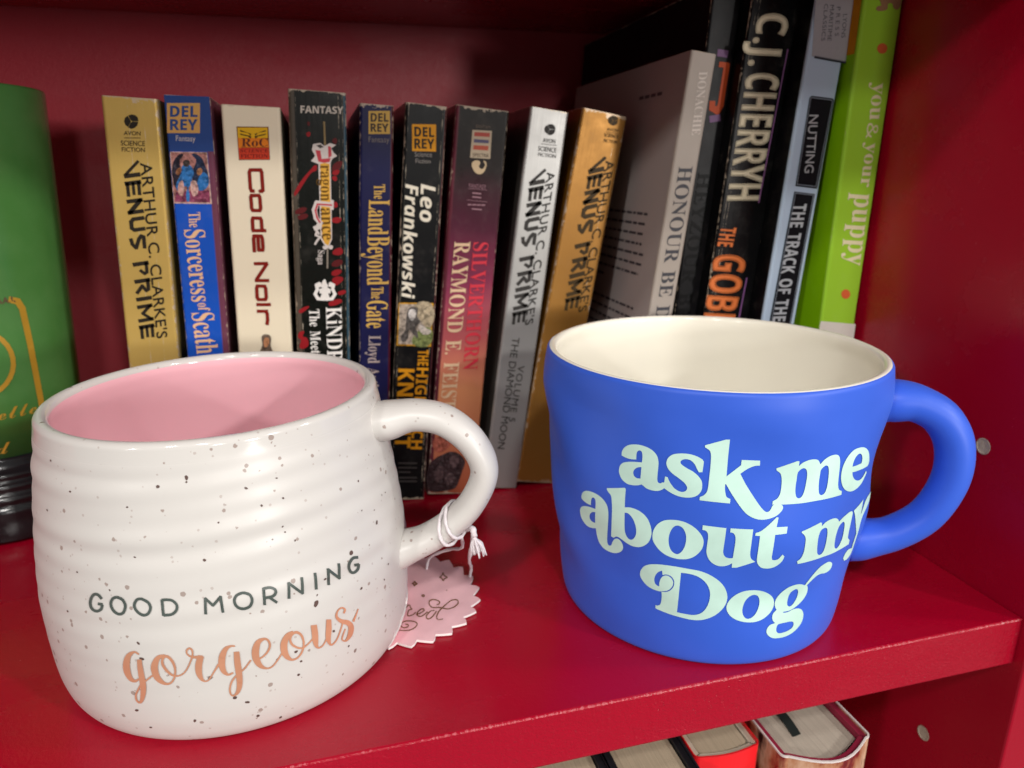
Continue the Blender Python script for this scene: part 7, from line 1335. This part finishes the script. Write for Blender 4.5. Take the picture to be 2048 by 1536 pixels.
def union_on_mug(name, rho, mat, parent, lst):
    V, F = [], []
    for quads in ribbons(lst, mm):
        P, T = fill(quads, False, grid=.9, maxseg=.8)
        s = len(V); V += [mug_pt((0, 0), rho, x/50, y*.001, .00022) for x, y in P]; F += [tuple(i + s for i in f) for f in T]
    return meshobj(name, V, F, mat, parent, None, True)
union_on_mug('capital_lettering', pink_rho, SLATE, pink, MUG['good'])
union_on_mug('script_lettering', pink_rho, FOIL, pink, MUG['gor'])

# ---------------------------------------------------------------- gift tag on the handle
TC, TRAD = Vector((.0189, .2205)), .0264
tag = thing('gift_tag', 'pink scalloped card tag with gold script, tied by white string to the speckled mug handle', 'tag', (TC.x, TC.y, 0))
def bend(x, y, z):
    """card lies on the shelf and turns up where it meets the foot of the mug"""
    d = Vector((x - PINK_C[0], y - PINK_C[1])); ro = d.length; R0 = .0478
    lift = .0004 + .0018*max(0, (y - .213)/.03)
    if ro >= R0: return Vector((x - TC.x, y - TC.y, z + lift))
    e = R0 - ro; zz = e*.36; r = max(R0 - .0006, hermite(PINK_P[0], PINK_P[1], zz) + .0002) + (-(z - .0004))
    d = d.normalized()*r
    return Vector((PINK_C[0] + d.x - TC.x, PINK_C[1] + d.y - TC.y, zz + lift))
loop = []
NS = 24
for k in range(NS):
    for j in range(6):
        a = 2*math.pi*(k + j/6)/NS + .06; f = j/6
        saw = (.0030*(f/.72) if f < .72 else .0030*(1 - (f - .72)/.28))
        loop.append(((TC.x + (TRAD - .0020 + saw)*math.cos(a))*1000, (TC.y + (TRAD - .0020 + saw)*math.sin(a))*1000))
P, T = fill([loop], True, grid=1.2)
nb_ = len(P)
V = [bend(x*.001, y*.001, .0008) for x, y in P] + [bend(x*.001, y*.001, 0) for x, y in P]
F = [f for f in T] + [tuple(i + nb_ for i in f[::-1]) for f in T]; MI = [0]*len(F)
edge = {}
for f in T:
    for i in range(3):
        e = (f[i], f[(i+1) % 3]); edge[tuple(sorted(e))] = None if tuple(sorted(e)) in edge else e
for e in edge.values():
    if e: F.append((e[0], e[1], e[1] + nb_, e[0] + nb_)); MI.append(1)
meshobj('tag_card', V, F, [TAGM, TAGW], tag, MI)
V, F = [], []
for quads in ribbons(MUG['tag'], lambda x, y: (x*.01, y*.01)):
    P, T = fill(quads, False)
    s = len(V); V += [bend(x*.001, y*.001, .0008 + .00014) for x, y in P]; F += [tuple(i + s for i in f) for f in T]
meshobj('tag_lettering', V, F, TAGINK, tag)
def tube(pts, r, n=10, k=8, tw=0.0):
    P = spline(pts, n); V, F = [], []
    for i, p in enumerate(P):
        t = (P[min(i+1, len(P)-1)] - P[max(i-1, 0)]).normalized(); a = t.orthogonal().normalized()
        if i: a = (pa - t*pa.dot(t)).normalized()
        pa = a; b = t.cross(a)
        for j in range(k):
            an = 2*math.pi*j/k; rr = r*(1 + .16*math.cos(2*(an + i*tw))); V.append(p + a*rr*math.cos(an) + b*rr*math.sin(an))
    for i in range(len(P) - 1):
        for j in range(k): F.append((i*k + j, i*k + (j+1) % k, (i+1)*k + (j+1) % k, (i+1)*k + j))
    F += [tuple(range(k))[::-1], tuple((len(P)-1)*k + j for j in range(k))]
    return V, F
def join(*vf):
    V, F = [], []
    for v, f in vf: s = len(V); V += v; F += [tuple(i + s for i in q) for q in f]
    return V, F
base = Vector((PINK_C[0] - TC.x, PINK_C[1] - TC.y, 0))
# loops round the handle
def wrap(i0, shear, rad=.0010):
    p, (a, b), (ra, rb) = hP[i0], hF[i0], hS[i0]; tg = a.cross(b); pts = []
    for k in range(17):
        an = 2*math.pi*k/16 + .4
        pts.append(base + p + a*((ra + .0007)*math.cos(an)) + b*((rb + .0007)*math.sin(an)) + tg*(shear*math.sin(an + .5)))
    return pts
S1 = tube(wrap(61, -.0020), .00054, 4, 8, .6); S2 = tube(wrap(63, -.0035), .00054, 4, 8, .6)
w2 = lambda pts: [Vector((x - TC.x, y - TC.y, z)) for x, y, z in pts]
WA, WB = wrap(61, -.0020), wrap(63, -.0035)
lo = min(WA, key=lambda q: q.z); ri = max(WB, key=lambda q: q.x - .6*q.z)
inv = lambda q: (q.x + TC.x, q.y + TC.y, q.z)
T1 = tube(w2([inv(lo), (.0385, .2110, .0235), (.0365, .2240, .0160), (.0320, .2330, .0095), (.0302, .2362, .0055), (.0290, .2350, .0012)]), .00052, 8, 8, .6)
T2 = tube(w2([(.0398, .1982, .0360), (.0408, .2050, .0280), (.0418, .2140, .0190), (.0432, .2220, .0110), (.0446, .2262, .0060), (.0440, .2262, .0022)]), .00054, 8, 8, .6)
K1 = tube([ri, Vector((.0396 - TC.x, .1984 - TC.y, .0372)), Vector((.0402 - TC.x, .1978 - TC.y, .0345))], .0010, 5, 8, .9)
meshobj('string', *join(S1, S2, T1, T2, K1), STRING, tag, None, True)
knot = []
for k in range(34):
    a = rnd.random()*2*math.pi; s = .0024*math.sqrt(rnd.random())
    p0 = Vector((.0396, .1984, .0372)); p1 = Vector((.0402, .1976, .0340))
    ln = .8 + .4*rnd.random()
    e = p1 + Vector((.0012 + s*math.cos(a), s*math.sin(a)*.7, -.0056))*ln
    m = p1.lerp(e, .5) + Vector((.6*s*math.cos(a)*.6, .5*s*math.sin(a)*.6, .0004))
    knot.append(tube(w2([tuple(p0), tuple(p1 + Vector((.0004*math.cos(a), .0004*math.sin(a), 0))), tuple(m), tuple(e)]), .00022 + .0001*rnd.random(), 4, 5))
meshobj('tassel', *join(*knot), STRING, tag, None, True)

# ---------------------------------------------------------------- green canister at the left
CC = Vector((-.14, .34)); cr_ = lambda z: .0285 + .0512*z
can = thing('green_canister', 'tapered green canister with gold frame and script on a glossy black ribbed base', 'canister', (CC.x, CC.y, 0))
def lathe(name, prof, mat, parent, k=96):
    V, F = [], []
    for r, z in prof: V += [(r*math.cos(2*math.pi*j/k), r*math.sin(2*math.pi*j/k), z) for j in range(k)]
    for i in range(len(prof) - 1):
        for j in range(k): F.append((i*k + j, i*k + (j+1) % k, (i+1)*k + (j+1) % k, (i+1)*k + j))
    F.append(tuple(range(k))[::-1]); F.append(tuple((len(prof)-1)*k + j for j in range(k)))
    return meshobj(name, V, F, mat, parent, None, True)
def green_mat():
    n = N('green_lacquer'); co = n.co(); f = n.noise(co, 35, 5); s = n.noise(co, 1, 2, .5, (300, 300, 6))
    c = n.mix(n.ramp(f, .35, .7), (.060, .20, .045, 1), (.085, .235, .065, 1))
    sp = n.n('ShaderNodeSeparateXYZ'); n.l(co, sp.inputs[0])
    n.set(color=c, rough=.22, spec=.5); n.bump(s, .08, .0004); return n.m
GREEN = green_mat()
lathe('body', [(cr_(.034), .034), (cr_(.06), .06), (cr_(.1), .1), (cr_(.14), .14), (cr_(.1765), .1765), (cr_(.177) - .0004, .1774), (cr_(.177) - .0012, .1776), (cr_(.177) - .0018, .1772), (cr_(.1745) - .0018, .150), (.0005, .1495)], GREEN, can)
BLK = simple('black_ribbed_base', (.010, .010, .012, 1), .2, 0, 300, .2, .0005)
prof = [(.0300, 0), (.0370, .0006), (.0384, .003), (.0380, .010), (.0384, .014), (.0372, .0165), (.0378, .019), (.0362, .0215), (.0366, .0240), (.0350, .0262), (.0352, .0285), (.0328, .0310), (.0312, .0345), (.0295, .0350), (.0005, .0350)]
P_ = [Vector((a, b, 0)) for a, b in prof[:-2]]; lathe('base', [(p.x, p.y) for p in spline(P_, 4)] + prof[-2:], BLK, can)
GOLD = simple('gold_print', (.58, .33, .035, 1), .34, .25); GOLDD = simple('dark_gold_print', (.12, .085, .04, 1), .4, .3)
def on_can(name, shapes, mat):
    V, F = [], []
    for pl, w in shapes:
        q = stroke_loops([(a*1000*.034, z*1000) for a, z in pl], w) if w else [[(a*1000*.034, z*1000) for a, z in pl]]
        q = [l if sum(l[k][0]*l[(k+1) % len(l)][1] - l[(k+1) % len(l)][0]*l[k][1] for k in range(len(l))) > 0 else l[::-1] for l in q]
        P, T = fill(q, False, grid=2.0, maxseg=1.5)
        s = len(V)
        for x, z in P:
            th = x/34.0; z *= .001; r = cr_(z) + .00022; V.append((r*math.cos(th), r*math.sin(th), z))
        F += [tuple(i + s for i in f) for f in T]
    return meshobj(name, V, F, mat, can, None, True)
TH0 = -1.36
mir = lambda pts: [(2*TH0 - a, z) for a, z in pts]
fr = [(TH0, .0985), (-.86, .0985), (-.79, .0975), (-.755, .0945), (-.735, .080), (-.724, .0559), (-.735, .0360)]
circ = [(TH0 + .41*math.cos(k*math.pi/16), .0755 + .0140*math.sin(k*math.pi/16)) for k in range(33)]
on_can('gold_frame', [(fr[1:], 2.5), (mir(fr[1:]), 2.5), (circ, 1.8), ([(TH0 - .5, .0332), (TH0 + .5, .0340)], 1.4)], GOLD)
orn = []
for k in range(16): orn.append(([(-1.86 + .066*k, .0975), (-1.835 + .066*k, .0995), (-1.81 + .066*k, .0975), (-1.835 + .066*k, .0982)], .55))
on_can('ornament_band', orn, GOLDD)
scr = []
def script_on(text, a0, z0, h, wd):
    pen = 0
    for ch in text:
        adv, lps = glyph_loops('script', ch)
        for l in lps: scr.append(([(a0 + (x + pen)*wd, z0 + y*h) for x, y in l], 0))
        pen += adv
def script_raw():
    V, F = [], []
    P, T = fill([[(a*34, z*1000) for a, z in pl] for pl, w in scr], True)
    for x, z in P:
        th = x/34.0; z *= .001; r = cr_(z) + .00024; V.append((r*math.cos(th), r*math.sin(th), z))
    meshobj('script_lettering', V, T, GOLD, can)
script_on('elle', -1.235, .0512, .0000235, .00082)
script_on('d', -1.345, .0368, .0000235, .00085)
script_raw()
